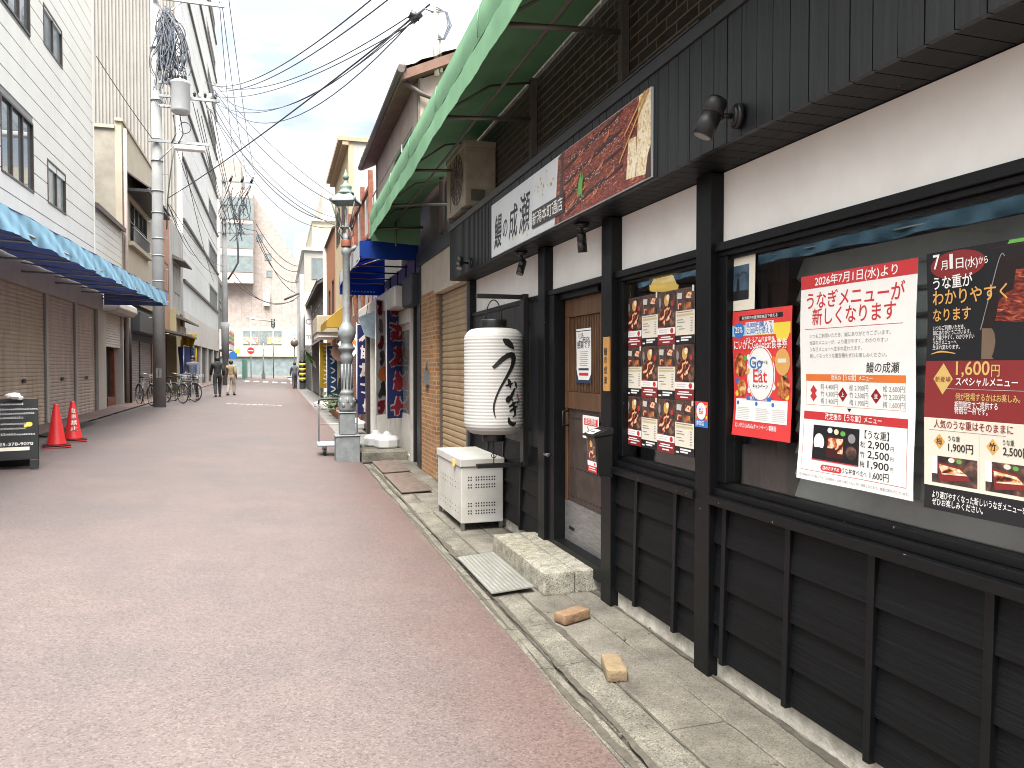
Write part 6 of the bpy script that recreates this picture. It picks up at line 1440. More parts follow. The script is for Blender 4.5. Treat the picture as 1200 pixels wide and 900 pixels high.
# ---- concrete shop step and platform cart
S('concrete_step', rough_block(1.30, 12.25, .0, 2.05, 13.7, .165, .06, .004, 4, 6), M_gut, 'low grey concrete step in front of the white shop doors', 'step', org=(1.7, 13, 0))
M_cart = mat('pale_blue_cart_deck', (.42, .54, .62), .45, c2=(.34, .45, .53), scale=4)
ct = T('platform_cart', 'pale blue platform hand cart with folding handle behind the lamp post', 'cart', (1.05, 13.4, .04))
cx0, cx1, cy0, cy1 = .66, 1.40, 13.05, 13.55
P('deck', MB().box(cx0, cy0, .20, cx1, cy1, .245), M_cart, ct, bevel=.015)
mb = MB(); mb.tube([(cx0 + .04, cy1 - .03, .246), (cx0 + .04, cy1 + .0, .93), (cx0 + .09, cy1 + .01, .985)], .014, 8); mb.tube([(cx1 - .04, cy1 - .03, .246), (cx1 - .04, cy1, .93), (cx1 - .09, cy1 + .01, .985)], .014, 8); mb.tube([(cx0 + .04, cy1 - .008, .55), (cx1 - .04, cy1 - .008, .55)], .009, 6); P('handle_frame', mb, M_alu, ct)
P('handle_grip', MB().tube([(cx0 + .035, cy1, .90), (cx0 + .05, cy1 + .008, .96), (cx0 + .09, cy1 + .012, .99), (cx1 - .09, cy1 + .012, .99), (cx1 - .05, cy1 + .008, .96), (cx1 - .035, cy1, .90)], .02, 8), M_blackm, ct)
for x in (cx0 + .12, cx1 - .12):
    for y in (cy0 + .08, cy1 - .08):
        z0 = gz(x, y); fk = P('caster', MB().box(x - .035, y - .03, .165, x + .035, y + .03, .199).box(x - .032, y - .008, z0 + .06, x - .024, y + .03, .164).box(x + .024, y - .008, z0 + .06, x + .032, y + .03, .164), M_steel, ct)
        P('wheel', MB().cyl((x - .018, y + .012, z0 + .062), (x + .018, y + .012, z0 + .062), .062, n=18), M_blackm, fk)
# ---- banner flags
M_navyf = cloth('navy_banner_cloth', (.045, .055, .20), .25); M_redf = cloth('crimson_banner_cloth', (.48, .04, .07), .25); M_whf = cloth('white_banner_cloth', (.72, .70, .68), .25)
M_yf = cloth('yellow_banner_cloth', (.72, .48, .03), .25); M_bf = cloth('mid_blue_banner_cloth', (.05, .12, .28), .25)
M_tank = mat('white_plastic_tank', (.72, .72, .70), .4, var=.08)
def banner(label, x, y, zg, z0, z1, wd, ang, mt, marks, seed, tank_r=.22, pole_side=-1):
    t = T('banner_flag', label, 'banner flag', (x, y, zg))
    dirv = Vector((cos(ang), sin(ang), 0)); nv = Vector((-sin(ang), cos(ang), 0))
    def f(u, v, k=0):
        b = (v - z0) / (z1 - z0)
        return Vector((x, y, v)) + dirv * (u * (1 - .10 * sin(b * 7 + seed))) + nv * (.05 * sin(u / wd * 3.3 + b * 6 + seed) * (u / wd) + .02 * sin(b * 14 + seed) * (u / wd) + k * .003)
    mb = MB(); mb.m(mt); mb.grid(lambda a, b: f(wd * a, z0 + (z1 - z0) * b), 10, 40)
    cl = P('flag_cloth', mb, None, t)
    mb = MB(); marks(mb, f, wd, z0, z1)
    P('flag_lettering', mb, None, t)
    P('pole', MB().tube([(x, y, zg + .1), (x, y, z1 + .05)], .012, 8).tube([(x, y, z1 + .012), tuple(Vector((x, y, z1 + .012)) + dirv * wd)], .008, 6), M_wh, t)
    P('water_tank', MB().lathe([(tank_r * .94, zg), (tank_r, zg + .03), (tank_r, zg + .14), (tank_r * .82, zg + .19), (tank_r * .4, zg + .21), (.06, zg + .25), (.03, zg + .28)], (x, y, 0), 8, False), M_tank, t, bevel=.01)
def glyphs(mb, f, w_, z0, z1, n, inks, halo, seed, th):
    """rows of unlike brush characters, printed through both faces"""
    rng = random.Random(seed); H_ = (z1 - z0) / n
    for i in range(n):
        zc = z1 - (i + .5) * H_; ink = inks[i % len(inks)]; ss = []
        for q in range(rng.randint(3, 5)):
            kind = rng.random(); a = rng.uniform(.12, .5) * w_; b = rng.uniform(.5, .9) * w_; c = zc + rng.uniform(-.36, .36) * H_
            if kind < .4: ss.append([(a, c), ((a + b) / 2, c + .05 * H_), (b, c + rng.uniform(-.05, .12) * H_)])
            elif kind < .7: ss.append([(b * .8, zc + .38 * H_), (b * .75, zc), (a, zc - .38 * H_)])
            else: ss.append([(a, zc + .2 * H_), (b, zc + .05 * H_), (b * .9, zc - .3 * H_), (a * 1.2, zc - .25 * H_)])
        for sg in (1, -1):
            g_ = lambda u, v, k: f(u, v, k * sg)
            for p_ in ss:
                if halo: mb.m(halo); brush(mb, g_, p_, [th * 1.5, th * 2.0, th * 1.6, th * 1.4][:len(p_)], 1, 4)
            for p_ in ss: mb.m(ink); brush(mb, g_, p_, [th * .7, th * 1.2, th, th * .5][:len(p_)], 2, 4)
def mk_blue(mb, f, w_, z0, z1): glyphs(mb, f, w_, z0, z1, 5, [M_wh], None, 3, .032)
def mk_red(mb, f, w_, z0, z1): glyphs(mb, f, w_, z0, z1, 5, [M_redf], M_whf, 8, .036)
def mk_str(mb, f, w_, z0, z1): glyphs(mb, f, w_, z0, z1, 7, [M_redf, M_navyp, M_redf, M_navyp, M_orange, M_navyp, M_redf], None, 12, .05)
def mk_wh(mb, f, w_, z0, z1):
    for i in range(5):
        zc = z1 - (i + .6) * (z1 - z0) / 5.5
        for sg in (1, -1): mb.m(M_wh); brush(mb, lambda u, v, k: f(u, v, k * sg), [(.3 * w_, zc + .1), (.7 * w_, zc), (.35 * w_, zc - .1)], [.02, .035, .02], 1, 3)
banner('white banner flag with red and black brush strokes, left of the pair', 1.66, 13.25, .17, .70, 2.72, .50, R(58), M_whf, mk_str, 1.0)
banner('navy banner flag with red brush strokes by the white shop doors', 1.80, 12.92, .17, .66, 2.84, .55, R(38), M_navyf, mk_red, 2.2)
banner('dark blue banner flag with white brush strokes beside the brick shop', 1.88, 18.7, .03, .38, 2.58, .50, R(40), M_navyf, mk_blue, 3.1)
banner('yellow banner flag farther along the street', 1.55, 29.0, .05, .75, 2.45, .50, R(20), M_yf, mk_wh, .5)
banner('mid blue banner flag with white marks next to the yellow one', 1.72, 27.6, .05, .45, 2.30, .50, R(35), M_bf, mk_wh, 1.7)
# diamond lantern sign, hanging paper sign
dsn = T('diamond_sign', 'white diamond shaped hanging sign with orange flame mark on the brick shop', 'sign', (1.75, 18.3, 1.9))
zc = 1.55 + (430 - 402) * .0207; mb = MB(); mb.prism([(1.42, 19.0, zc), (1.76, 19.0, zc - .42), (2.10, 19.0, zc), (1.76, 19.0, zc + .42)], (0, .12, 0)); P('board', mb, M_wh, dsn)
mb = MB(); P('frame', MB().tube([(1.42, 18.99, zc), (1.76, 18.99, zc - .42), (2.10, 18.99, zc), (1.76, 18.99, zc + .42), (1.42, 18.99, zc)], .016, 6), M_blackm, dsn)
f = plane((1.5, 18.995, zc - .2), (1, 0, 0), (0, 0, 1), (0, -1, 0)); mb = MB(); mb.m(M_orange); brush(mb, f, [(.12, .14), (.2, .24), (.26, .2), (.34, .26), (.4, .16)], [.03, .05, .04, .05, .03], 1, 4); P('flame_mark', mb, None, dsn)
hsn = T('hanging_sign', 'pale blue printed sign sheet hanging under the blue awning', 'sign', (1.9, 14.6, 2.2))
P('sheet', MB().hexa([(1.62, 14.6, 2.15), (1.98, 14.5, 2.02), (1.98, 14.52, 2.02), (1.62, 14.62, 2.15), (1.50, 14.6, 2.50), (1.80, 14.5, 2.62), (1.80, 14.52, 2.62), (1.50, 14.62, 2.50)]), mat('pale_blue_print', (.50, .62, .68), .5, c2=(.30, .42, .52), scale=12), hsn)
P('cord', MB().tube([(1.65, 14.56, 2.56), (1.70, 14.56, 2.9)], .006, 5), M_blackm, hsn)
# little meter box on the brick pillar
S('meter_box', MB().box(2.00, 10.45, 1.30, 2.054, 10.65, 1.50).tube([(2.03, 10.55, 1.5), (2.03, 10.55, 1.62), (2.06, 10.55, 1.66)], .01, 6), M_lpost, 'small grey meter box on the tan brick pillar', 'meter box')
pp = T('plant_tray', 'row of leafy green potted plants before the timber house', 'plants', (1.75, 25.5, 0))
random.seed(8); mb = MB()
for k in range(420):
    x = 1.45 + random.random() * .6; y = 21.5 + random.random() * 4.5; z = .25 + random.random() * .45; a = random.random() * 6.28; s_ = random.uniform(.04, .09)
    mb.add([(x, y, z), (x + s_ * cos(a), y + s_ * sin(a), z + s_ * .5), (x + 1.6 * s_ * cos(a + .5), y + 1.6 * s_ * sin(a + .5), z + s_ * .2), (x + s_ * cos(a + 1), y + s_ * sin(a + 1), z - s_ * .1)], [(0, 1, 2, 3)])
P('leaves', mb, mat('pot_leaf_green', (.06, .10, .035), .7, c2=(.035, .06, .02), scale=9), pp, kind='stuff')
for k in range(6): P('pot', MB().lathe([(.09, .02), (.13, .24), (.14, .26), (.12, .26)], (1.75, 21.8 + k * .75, .02), 12), M_terr, pp)

# ---- traffic cones
M_cone = mat('red_cone_plastic', (.62, .020, .022), .4, c2=(.54, .016, .018), scale=4)
def cone(label, x, y, rz, text):
    z = gz(x, y); t = T('traffic_cone', label, 'traffic cone', (x, y, z), 'red traffic cones by the shutters', rz, local=True)
    P('base_plate', MB().box(-.19, -.19, 0, .19, .19, .018), M_cone, t, bevel=.006); P('rubber_weight', MB().box(-.185, -.185, .0185, .185, .185, .045), M_blackm, t, bevel=.008)
    P('cone_body', MB().lathe([(.152, .046), (.150, .06), (.135, .085), (.036, .685), (.028, .70), (.022, .702), (.02, .68)], n=28), M_cone, t)
    if text:
        mb = MB(); mb.m(M_wh)
        def f(u, v, k=0):
            r_ = .150 - (v - .06) * .1825 + .004; a = -pi / 2 + u / .085; return Vector((r_ * cos(a), r_ * sin(a), v))
        for i, c_ in enumerate('駐車禁止'): put(mb, f, c_, 0, .505 - i * .103, .088, None, 'c', .008, 0)
        P('lettering', mb, None, t)
    return t
cone('plain red traffic cone nearer the chalkboard', -3.41, 13.80, R(20), False)
cone('red traffic cone with white vertical lettering', -3.40, 14.80, R(22), True)
# ---- chalkboard
ab = T('chalkboard', 'black folding chalkboard sign with white and yellow chalk writing', 'chalkboard', (-3.24, 11.2, gz(-3.3, 11.2)), rz=R(14), local=True)
W, H = .52, .90
P('front_leaf', MB().hexa([(-W / 2, -.20, .0), (-W / 2 + .10, -.20, .0), (-W / 2 + .10, -.18, .0), (-W / 2, -.18, .0), (-W / 2, -.178, .12), (-W / 2 + .10, -.178, .12), (-W / 2 + .10, -.158, .12), (-W / 2, -.158, .12)]).hexa([(W / 2 - .1, -.20, .0), (W / 2, -.20, .0), (W / 2, -.18, .0), (W / 2 - .1, -.18, .0), (W / 2 - .1, -.178, .12), (W / 2, -.178, .12), (W / 2, -.158, .12), (W / 2 - .1, -.158, .12)]).hexa([(-W / 2, -.178, .121), (W / 2, -.178, .121), (W / 2, -.158, .121), (-W / 2, -.158, .121), (-W / 2, -.03, H), (W / 2, -.03, H), (W / 2, -.01, H), (-W / 2, -.01, H)]), M_blackm, ab, bevel=.004)
P('back_leaf', MB().hexa([(-W / 2, .18, .0), (W / 2, .18, .0), (W / 2, .20, .0), (-W / 2, .20, .0), (-W / 2, .0, H - .01), (W / 2, .0, H - .01), (W / 2, .02, H - .01), (-W / 2, .02, H - .01)]), M_blackm, ab)
P('board_face', MB().hexa([(-W / 2 + .025, -.1785, .14), (W / 2 - .025, -.1785, .14), (W / 2 - .025, -.17, .14), (-W / 2 + .025, -.17, .14), (-W / 2 + .025, -.036, H - .03), (W / 2 - .025, -.036, H - .03), (W / 2 - .025, -.028, H - .03), (-W / 2 + .025, -.028, H - .03)]), mat('chalkboard_slate', (.022, .024, .026), .8), ab)
sl_ = Vector((0, .1445 / .73, 1)); f = plane((-W / 2, -.1815, .14), (1, 0, 0), (0, .195, 1), (0, -.98, .19), .0015)
mb = MB(); mb.m(M_wh); random.seed(21)
for i, (y_, x0, x1) in enumerate(((.685, .10, .36), (.62, .05, .50), (.565, .02, .48), (.51, .04, .34), (.435, .06, .40), (.375, .05, .38), (.30, .04, .47))):
    x = x0
    while x < x1:
        s_ = random.uniform(.012, .022); brush(mb, f, [(x, y_ + s_ * random.uniform(-.2, 1)), (x + s_ * .6, y_ + s_ * random.uniform(.4, 1.3)), (x + s_ * .3, y_ - s_ * .2), (x + s_ * 1.0, y_ + random.uniform(-.3, .6) * s_)], [.0022] * 4, 1, 3); x += s_ * 1.5
put(mb, f, '025-378-9070', .06, .165, .055, .40, 'l', 0, 1)
mb.m(M_yel); ell(mb, f, .42, .43, .035, .03, 1); ell(mb, f, .38, .41, .02, .02, 1); mb.m(M_cream); rect(mb, f, .03, .10, .42, .145, 1, 1)
P('chalk_writing', mb, None, ab)
P('white_flower', MB().lathe([(.004, -.03), (.05, -.02), (.075, .01), (.06, .05), (.02, .06), (.004, .05)], (.0, -.03, H + .02), 9, False).lathe([(.004, -.02), (.04, -.01), (.05, .02), (.004, .04)], (-.06, -.04, H + .03), 7, False).lathe([(.004, -.02), (.035, -.01), (.045, .02), (.004, .04)], (.06, -.04, H + .0), 7, False), M_wh, ab)
# ---- loose rubber mat by the cones
S('rubber_ramp', MB().prism([(-4.1, 15.4, .30), (-4.1, 15.4, .33), (-3.75, 15.4, .262)], (0, 3.6, 0)), M_blackm, 'thin black ramp edge lying along the left pavement behind the cones', 'ramp')

# ---- bicycles
M_bk = mat('bicycle_grey_paint', (.28, .29, .30), .4, metal=.4, var=.2); M_tyre = flat('tyre_rubber', (.02, .02, .02), .8)
def bicycle(label, x, y, rz, tilt=0):
    t = T('bicycle', label, 'bicycle', (x, y, gz(x, y)), 'bicycles parked by the utility pole', rz, local=True); t.rotation_euler = (tilt, 0, rz)
    Mx = Matrix.Rotation(pi / 2, 3, 'X')
    for wx in (-.52, .53):
        wq = P('wheel', MB().torus((wx, 0, .335), .305, .008, Mx, 28, 5), M_steel, t)
        P('tyre', MB().torus((wx, 0, .335), .322, .018, Mx, 30, 6), M_tyre, wq)
        sp_ = MB()
        for k in range(14): a = 2 * pi * k / 14; sp_.tube([(wx, .02 * (-1) ** k, .335), (wx + .3 * cos(a), 0, .335 + .3 * sin(a))], .0025, 4)
        sp_.cyl((wx, -.05, .335), (wx, .05, .335), .02, n=8); P('spokes', sp_, M_steel, wq)
    fr = MB(); fr.tube([(.40, 0, .86), (.37, 0, .70), (.05, 0, .34), (-.10, 0, .30)], .018, 7); fr.tube([(-.10, 0, .30), (-.24, 0, .86)], .016, 7)
    for s_ in (-.05, .05): fr.tube([(-.10, s_ * .4, .30), (-.52, s_, .335)], .011, 6); fr.tube([(-.21, s_ * .3, .72), (-.52, s_, .335)], .009, 6); fr.tube([(.385, s_ * .6, .72), (.44, s_, .60), (.53, s_, .335)], .011, 6)
    P('frame', fr, M_bk, t)
    P('saddle', MB().hexa([(-.36, -.09, .88), (-.12, -.03, .88), (-.12, .03, .88), (-.36, .09, .88), (-.36, -.08, .94), (-.12, -.02, .92), (-.12, .02, .92), (-.36, .08, .94)]), M_blackm, t, bevel=.02)
    P('handlebar', MB().tube([(.40, 0, .86), (.39, 0, 1.0)], .013, 6).tube([(.20, -.27, 1.02), (.36, -.25, 1.05), (.42, -.06, 1.0), (.42, .06, 1.0), (.36, .25, 1.05), (.20, .27, 1.02)], .012, 6), M_steel, t)
    bs = MB()
    for k in range(5):
        q = k / 4; bs.tube([(.50, -.15, .72 + .24 * q), (.78, -.17, .72 + .26 * q), (.78, .17, .72 + .26 * q), (.50, .15, .72 + .24 * q), (.50, -.15, .72 + .24 * q)], .005, 4)
    for k in range(7): u = -.15 + .05 * k; bs.tube([(.78, u, .72), (.79, u, .98)], .004, 4); bs.tube([(.50, u, .72), (.78, u, .72)], .004, 4)
    P('basket', bs, M_steel, t)
    P('mudguard', MB().tube([(-.52 + .36 * cos(a), 0, .335 + .36 * sin(a)) for a in [pi * (.15 + .75 * k / 10) for k in range(11)]], .02, 6).tube([(.53 + .36 * cos(a), 0, .335 + .36 * sin(a)) for a in [pi * (.2 + .6 * k / 8) for k in range(9)]], .02, 6), M_bk, t)
    P('kickstand', MB().tube([(-.50, .07, .32), (-.56, .16, .02)], .010, 5), M_steel, t)
    return t
b0 = bicycle('grey bicycle half hidden behind the utility pole', -4.05, 26.7, R(-62), 0)
dup(b0, (-3.42, 28.6, gz(-3.4, 28.6)), R(-52), 'grey bicycle with basket just beyond the utility pole'); dup(b0, (-3.25, 29.9, gz(-3.3, 29.9)), R(-40), 'farthest grey bicycle of the parked row')
# ---- clothes on the rail of the red brown house
cr = T('clothes_rail', 'clothes rail with dark blue garments under the red brown house canopy', 'clothes rail', (-3.9, 36, .3))
P('rail', MB().tube([(-3.75, 34.6, .35), (-3.75, 34.6, 2.45), (-3.75, 37.8, 2.45), (-3.75, 37.8, .35)], .02, 6), M_steel, cr)
for k, (y, q) in enumerate(((34.9, M_navyf), (35.5, M_blackm), (36.2, M_bf), (36.9, M_dark2), (37.4, M_yf))):
    mb = MB(); mb.sheet(lambda a, b: Vector((-3.98 + .46 * a + .03 * sin(b * 5 + k), y + .05 * sin(a * 6 + b * 3 + k), 1.0 + .3 * (k % 2) + (1.42 - .3 * (k % 2)) * b)), 8, 8, (0, .05, 0)); P('garment', mb, q, cr)
yd = T('yellow_drape', 'long yellow cloth drape hanging beside the yellow shop', 'cloth', (-4.1, 38.5, .3))
mb = MB(); mb.sheet(lambda a, b: Vector((-4.3 + .7 * a * (.3 + .7 * b) + .04 * sin(b * 8 + a * 5), 38.5 + .05 * sin(a * 12), .5 + 2.6 * b)), 10, 16, (0, .02, 0)); P('cloth', mb, M_yf, yd); P('cord', MB().tube([(-4.3, 38.51, 3.1), (-3.6, 38.51, 3.1)], .012, 6), M_steel, yd)

# ---- utility poles
M_pole = mat('utility_pole_concrete', (.44, .45, .45), .8, c2=(.36, .37, .37), scale=2, bump=.2)
M_cab = flat('black_cable', (.07, .073, .08), .6); M_cab2 = flat('grey_cable', (.13, .15, .20), .6)
UX, UY = -3.52, 25.9; ug = gz(UX, UY); up_ = 1 / 880 * (.953 * UY + .3 * UX)
uz = lambda y: 1.55 + (430 - y) * up_; ux = lambda px: UX + (px - 186) * up_ / .953
pl1 = T('utility_pole', 'thick concrete utility pole with grey transformer and tangled cables at left', 'utility pole', (UX, UY, ug))
P('pole', MB().tube([(UX, UY, ug - .1), (UX, UY, 6), (UX, UY, 13.6)], [.19, .165, .135], 24), M_pole, pl1)
P('cross_arm', MB().box(ux(183), UY - .24, uz(6), ux(258), UY - .16, uz(2)), M_galv, pl1); P('cross_arm', MB().box(ux(178), UY - .24, uz(170), ux(241), UY - .17, uz(167)), M_galv, pl1); P('cross_arm', MB().box(ux(190), UY - .26, uz(118), ux(252), UY - .18, uz(115)), M_galv, pl1)
P('arm_brace', MB().tube([(ux(190), UY - .2, uz(30)), (ux(215), UY - .2, uz(5))], .02, 6).tube([(ux(188), UY - .2, uz(192)), (ux(206), UY - .2, uz(170))], .02, 6), M_galv, pl1)
tx_, ty_ = ux(212), UY - .35
tr_ = P('transformer', MB().lathe([(.20, uz(137)), (.27, uz(135)), (.28, uz(133)), (.28, uz(104)), (.295, uz(103)), (.295, uz(101)), (.22, uz(99)), (.1, uz(98))], (tx_, ty_, 0), 24), mat('transformer_grey', (.46, .48, .49), .5, var=.1), pl1)
for k in range(4): P('bushing', MB().lathe([(.03, 0), (.05, .04), (.03, .07), (.05, .1), (.03, .14), (.015, .2)], (tx_ - .15 + .1 * k, ty_ - .1, uz(99)), 8), M_blackm, tr_)
P('transformer_bracket', MB().box(UX + .1, UY - .3, uz(130), tx_, UY - .22, uz(127)).box(UX + .1, UY - .3, uz(103), tx_, UY - .22, uz(100)), M_galv, pl1)
for k in range(5): P('insulator', MB().lathe([(.02, 0), (.05, .03), (.03, .06), (.06, .09), (.03, .12), (.02, .16)], (ux(226 + k * 5.5), UY - .22, uz(114)), 8), M_wh if k % 2 else M_blackm, pl1)
P('street_light', MB().box(ux(206), UY - .65, uz(180), ux(237), UY - .35, uz(175)), M_wh, pl1, bevel=.03)
random.seed(31); mb = MB()
for k in range(96):
    p0 = Vector((ux(random.uniform(190, 204)), UY - random.uniform(.15, .42), uz(random.uniform(14, 46)))); p1 = Vector((ux(random.uniform(183, 222)), UY - random.uniform(.15, .5), uz(random.uniform(52, 112))))
    md = (p0 + p1) / 2 + Vector((random.uniform(-.35, .45), random.uniform(-.25, .1), random.uniform(-.3, .3))); m2 = (md + p1) / 2 + Vector((random.uniform(-.3, .3), random.uniform(-.2, .1), random.uniform(-.45, .1)))
    pts = [p0 * ((1 - t) ** 3) + md * (3 * t * (1 - t) ** 2) + m2 * (3 * t * t * (1 - t)) + p1 * t ** 3 for t in [i / 9 for i in range(10)]]
    mb.m(random.choice([M_cab, M_cab2, M_cab2])); mb.tube(pts, random.choice([.009, .012, .016]), 5, False)
for k in range(34):
    c = Vector((ux(random.gauss(204, 7)), UY - random.uniform(.25, .5), uz(random.gauss(82, 16)))); mb.m(M_cab); mb.cyl(c, c + Vector((random.uniform(-.1, .1), 0, random.uniform(.15, .3))), .035, n=7)
P('cable_tangle', mb, None, pl1)
mb = MB(); mb.m(M_cab)
for k in range(4): mb.tube([(ux(196 + k * 3), UY - .2, uz(112)), (ux(190 + k * 5), UY - .3, uz(130)), (ux(183 + k * 2), UY - .2, uz(122))], .014, 5)
for sx_ in (204, 211): mb.tube([(ux(sx_), UY - .3, uz(138)), (ux(sx_ + 3), UY - .3, uz(160)), (ux(sx_ - 2), UY - .25, uz(170))], .02, 5)
mb.torus((ux(216), UY - .3, uz(152)), .17, .014, Matrix.Rotation(pi / 2, 3, 'X'), 20, 5)
mb.tube([(ux(205), UY - .2, uz(172)), (ux(201), UY - .2, uz(200)), (ux(197), UY - .19, uz(235)), (ux(196), UY - .19, uz(270))], .02, 6)
P('drop_cable', mb, None, pl1)
mb = MB()
for q in (60, 120, 165, 190, 225, 250, 280, 300, 330, 452, 460): mb.lathe([(.18, -.02), (.183, 0), (.18, .02)], (UX, UY, uz(q)), 24)
P('steel_band', mb, M_galv, pl1); mb = MB()
for k in range(11): mb.tube([(UX + .16 * (-1) ** k, UY, 2.6 + k * .5), (UX + .30 * (-1) ** k, UY - .02, 2.6 + k * .5)], .010, 5)
P('climbing_step', mb, M_galv, pl1)
P('plate', MB().box(UX - .07, UY - .20, 1.20, UX - .0, UY - .185, 1.52).box(UX + .02, UY - .20, 1.20, UX + .09, UY - .185, 1.52), M_alu, pl1)
U2X, U2Y = -3.27, 54.0; s2 = 1 / 880 * (.953 * U2Y + .3 * U2X); g2 = gz(U2X, U2Y); z2 = lambda y: 1.55 + (430 - y) * s2; x2 = lambda px: U2X + (px - 268.5) * s2 / .953
pl2 = T('utility_pole', 'farther utility pole on the left with three cross arms before the pink building', 'utility pole', (U2X, U2Y, g2))
P('pole', MB().tube([(U2X, U2Y, g2 - .1), (U2X, U2Y, z2(205))], [.20, .14], 14), M_pole, pl2)
P('sleeve', MB().tube([(U2X, U2Y, z2(420)), (U2X, U2Y, z2(385)), (U2X, U2Y, z2(378))], [.24, .25, .31], 14), M_pole, pl2)
for q, a, b in ((214, 266, 300), (241, 268, 294), (257, 264, 300), (274, 262, 300), (263, 268, 296)): P('cross_arm', MB().box(x2(a), U2Y - .22, z2(q + .7), x2(b), U2Y - .12, z2(q - .7)), M_galv, pl2)
mb = MB()
for q in (275, 287, 297): mb.tube([(x2(q), U2Y - .17, z2(214)), (x2(q + 2.5), U2Y - .17, z2(207))], [.10, .05], 7)
P('insulator', mb, M_blackm, pl2)
mb = MB(); random.seed(9); mb.m(M_cab)
for k in range(22):
    p0 = Vector((x2(random.uniform(270, 300)), U2Y - .3, z2(random.uniform(215, 245)))); p1 = Vector((x2(random.uniform(264, 302)), U2Y - .3, z2(random.uniform(248, 284)))); md = (p0 + p1) / 2 + Vector((random.uniform(-.5, .5), 0, random.uniform(-.5, .5)))
    mb.tube([p0, (p0 + md) / 2, md, (md + p1) / 2 + Vector((.1, 0, -.1)), p1], .022, 4, False)
mb.tube([(x2(281), U2Y - .3, z2(262)), (x2(283), U2Y - .35, z2(290)), (x2(283), U2Y - .35, z2(308)), (x2(278), U2Y - .3, z2(318)), (x2(272), U2Y - .2, z2(328))], .06, 6)
P('cable_tangle', mb, None, pl2)
P('round_sign', MB().cyl((x2(277), U2Y - .3, z2(416)), (x2(277), U2Y - .27, z2(416)), .26, n=20), M_blue, pl2); P('yellow_sign', MB().box(x2(279), U2Y - .32, z2(414), x2(284), U2Y - .29, z2(409)), M_yel, pl2)
U3X, U3Y = 2.0, 55.0; s3 = 1 / 880 * (.953 * U3Y + .3 * U3X); z3 = lambda y: 1.55 + (430 - y) * s3
pl3 = T('utility_pole', 'utility pole on the right with a yellow and black striped foot', 'utility pole', (U3X - .25, U3Y, .1)); U3X -= .25
P('pole', MB().tube([(U3X, U3Y, 0), (U3X, U3Y, z3(322))], [.21, .15], 14), M_pole, pl3)
mb = MB()
for k in range(9): mb.m(M_yel if k % 2 else M_blackm).tube([(U3X, U3Y, .45 + k * .17), (U3X, U3Y, .62 + k * .17)], .225, 14)
P('striped_guard', mb, None, pl3); P('closure', MB().tube([(U3X - 1.2, U3Y, z3(352)), (U3X - .2, U3Y, z3(344))], .07, 7), M_cab, pl3)
# ---- white conduit on the house roof
cd = T('service_mast', 'pale service mast with looped wires on the tiled house gable', 'mast', (2.0, 9.72, 5.2))
c0 = onY(512, 88, 9.74); c1 = onY(507, -4, 9.74)
P('mast', MB().tube([c0, c1], .035, 8).tube([c0 + Vector((.06, 0, .05)), c1 + Vector((.06, 0, .1))], .02, 6), M_cream, cd)
mb = MB()
for k in range(3): a = onY(511, 8 + k * 3, 9.70); mb.tube([a, onY(522 + k, 14, 9.7), onY(525 + k * 2, 30, 9.7), onY(519 + k, 46, 9.7), onY(513, 40 + k * 3, 9.7)], .010, 5)
a = onY(487, 20, 9.9); mb.tube([onY(508, 14, 9.7), onY(498, 10, 9.8), a], .012, 5); P('looped_wire', mb, M_cab2, cd)
P('insulator', MB().tube([onY(480, 16, 9.9), onY(492, 22, 9.9)], [.06, .04], 7).tube([onY(483, 24, 9.9), onY(494, 17, 9.9)], [.05, .03], 7), M_blackm, cd)

# ---- overhead wires
def wire(a, ya_, b, yb_, sag, r_, label, group, mt=None, n=22):
    p0 = onY(a[0], a[1], ya_); p1 = onY(b[0], b[1], yb_); mb = MB()
    mb.tube([p0.lerp(p1, t) - Vector((0, 0, 4 * sag * t * (1 - t))) for t in [i / n for i in range(n + 1)]], r_, 5, False)
    S('overhead_wire', mb, mt or M_cab, label, 'overhead wire', group)
G1 = 'service wires over the street to the tiled house'
for i, (a, b, sg, r_) in enumerate((((249, 104), (488, 15), .95, .009), ((250, 110), (489, 18), 1.15, .010), ((248, 118), (488, 21), .75, .008), ((240, 96), (487, 14), .55, .009), ((252, 113), (490, 23), .35, .009))): wire(a, 25.7, b, 9.9, sg, r_, 'sagging wire from the transformer pole across to the roof mast of the tiled house', G1, M_cab2 if i < 2 else None)
wire((197, 232), 25.7, (505, 4), 9.8, .12, .014, 'taut thick black wire slanting up across the street from halfway up the near utility pole', 'taut slanting wire')
G2 = 'high wires between the two left utility poles'
for i, (a, b) in enumerate((((257, 2), (276, 207)), ((260, 3), (289, 207)), ((268, -2), (299, 207)))): wire(a, 25.7, b, 54, .5, .013, 'high wire from the near pole top arm to the top of the farther left pole', G2)
G3 = 'middle wires between the two left utility poles'
for i in range(6): wire((226 + i * 5, 120 + (i % 3) * 8), 25.7, (266 + i * 5, 256 + (i % 3) * 9), 54, .5 + .15 * i, .012, 'wire from the transformer rack to the middle arms of the farther left pole', G3)
G4 = 'wires from the transformer pole to the right side houses'
for i, (a, b, sg) in enumerate((((250, 96), (402, 236), .3), ((250, 104), (398, 240), .5), ((251, 116), (397, 256), .75), ((249, 122), (396, 260), .9), ((247, 128), (396, 266), 1.1), ((240, 120), (394, 264), .6))): wire(a, 25.7, b, 23.5, sg, .011 + .004 * (i % 2), 'wire sagging from the transformer rack to the houses behind the street lamp', G4)
G5 = 'far wires across the street end'
for i, (a, b, sg) in enumerate((((272, 318), (354, 344), 1.4), ((300, 262), (349, 312), .6), ((300, 270), (349, 318), .8), ((300, 278), (350, 330), 1.0), ((302, 276), (352, 345), .9), ((274, 330), (345, 352), .7))): wire(a, 54, b, 55.5, sg, .025, 'wire crossing the street end from the farther left pole to the right pole', G5)
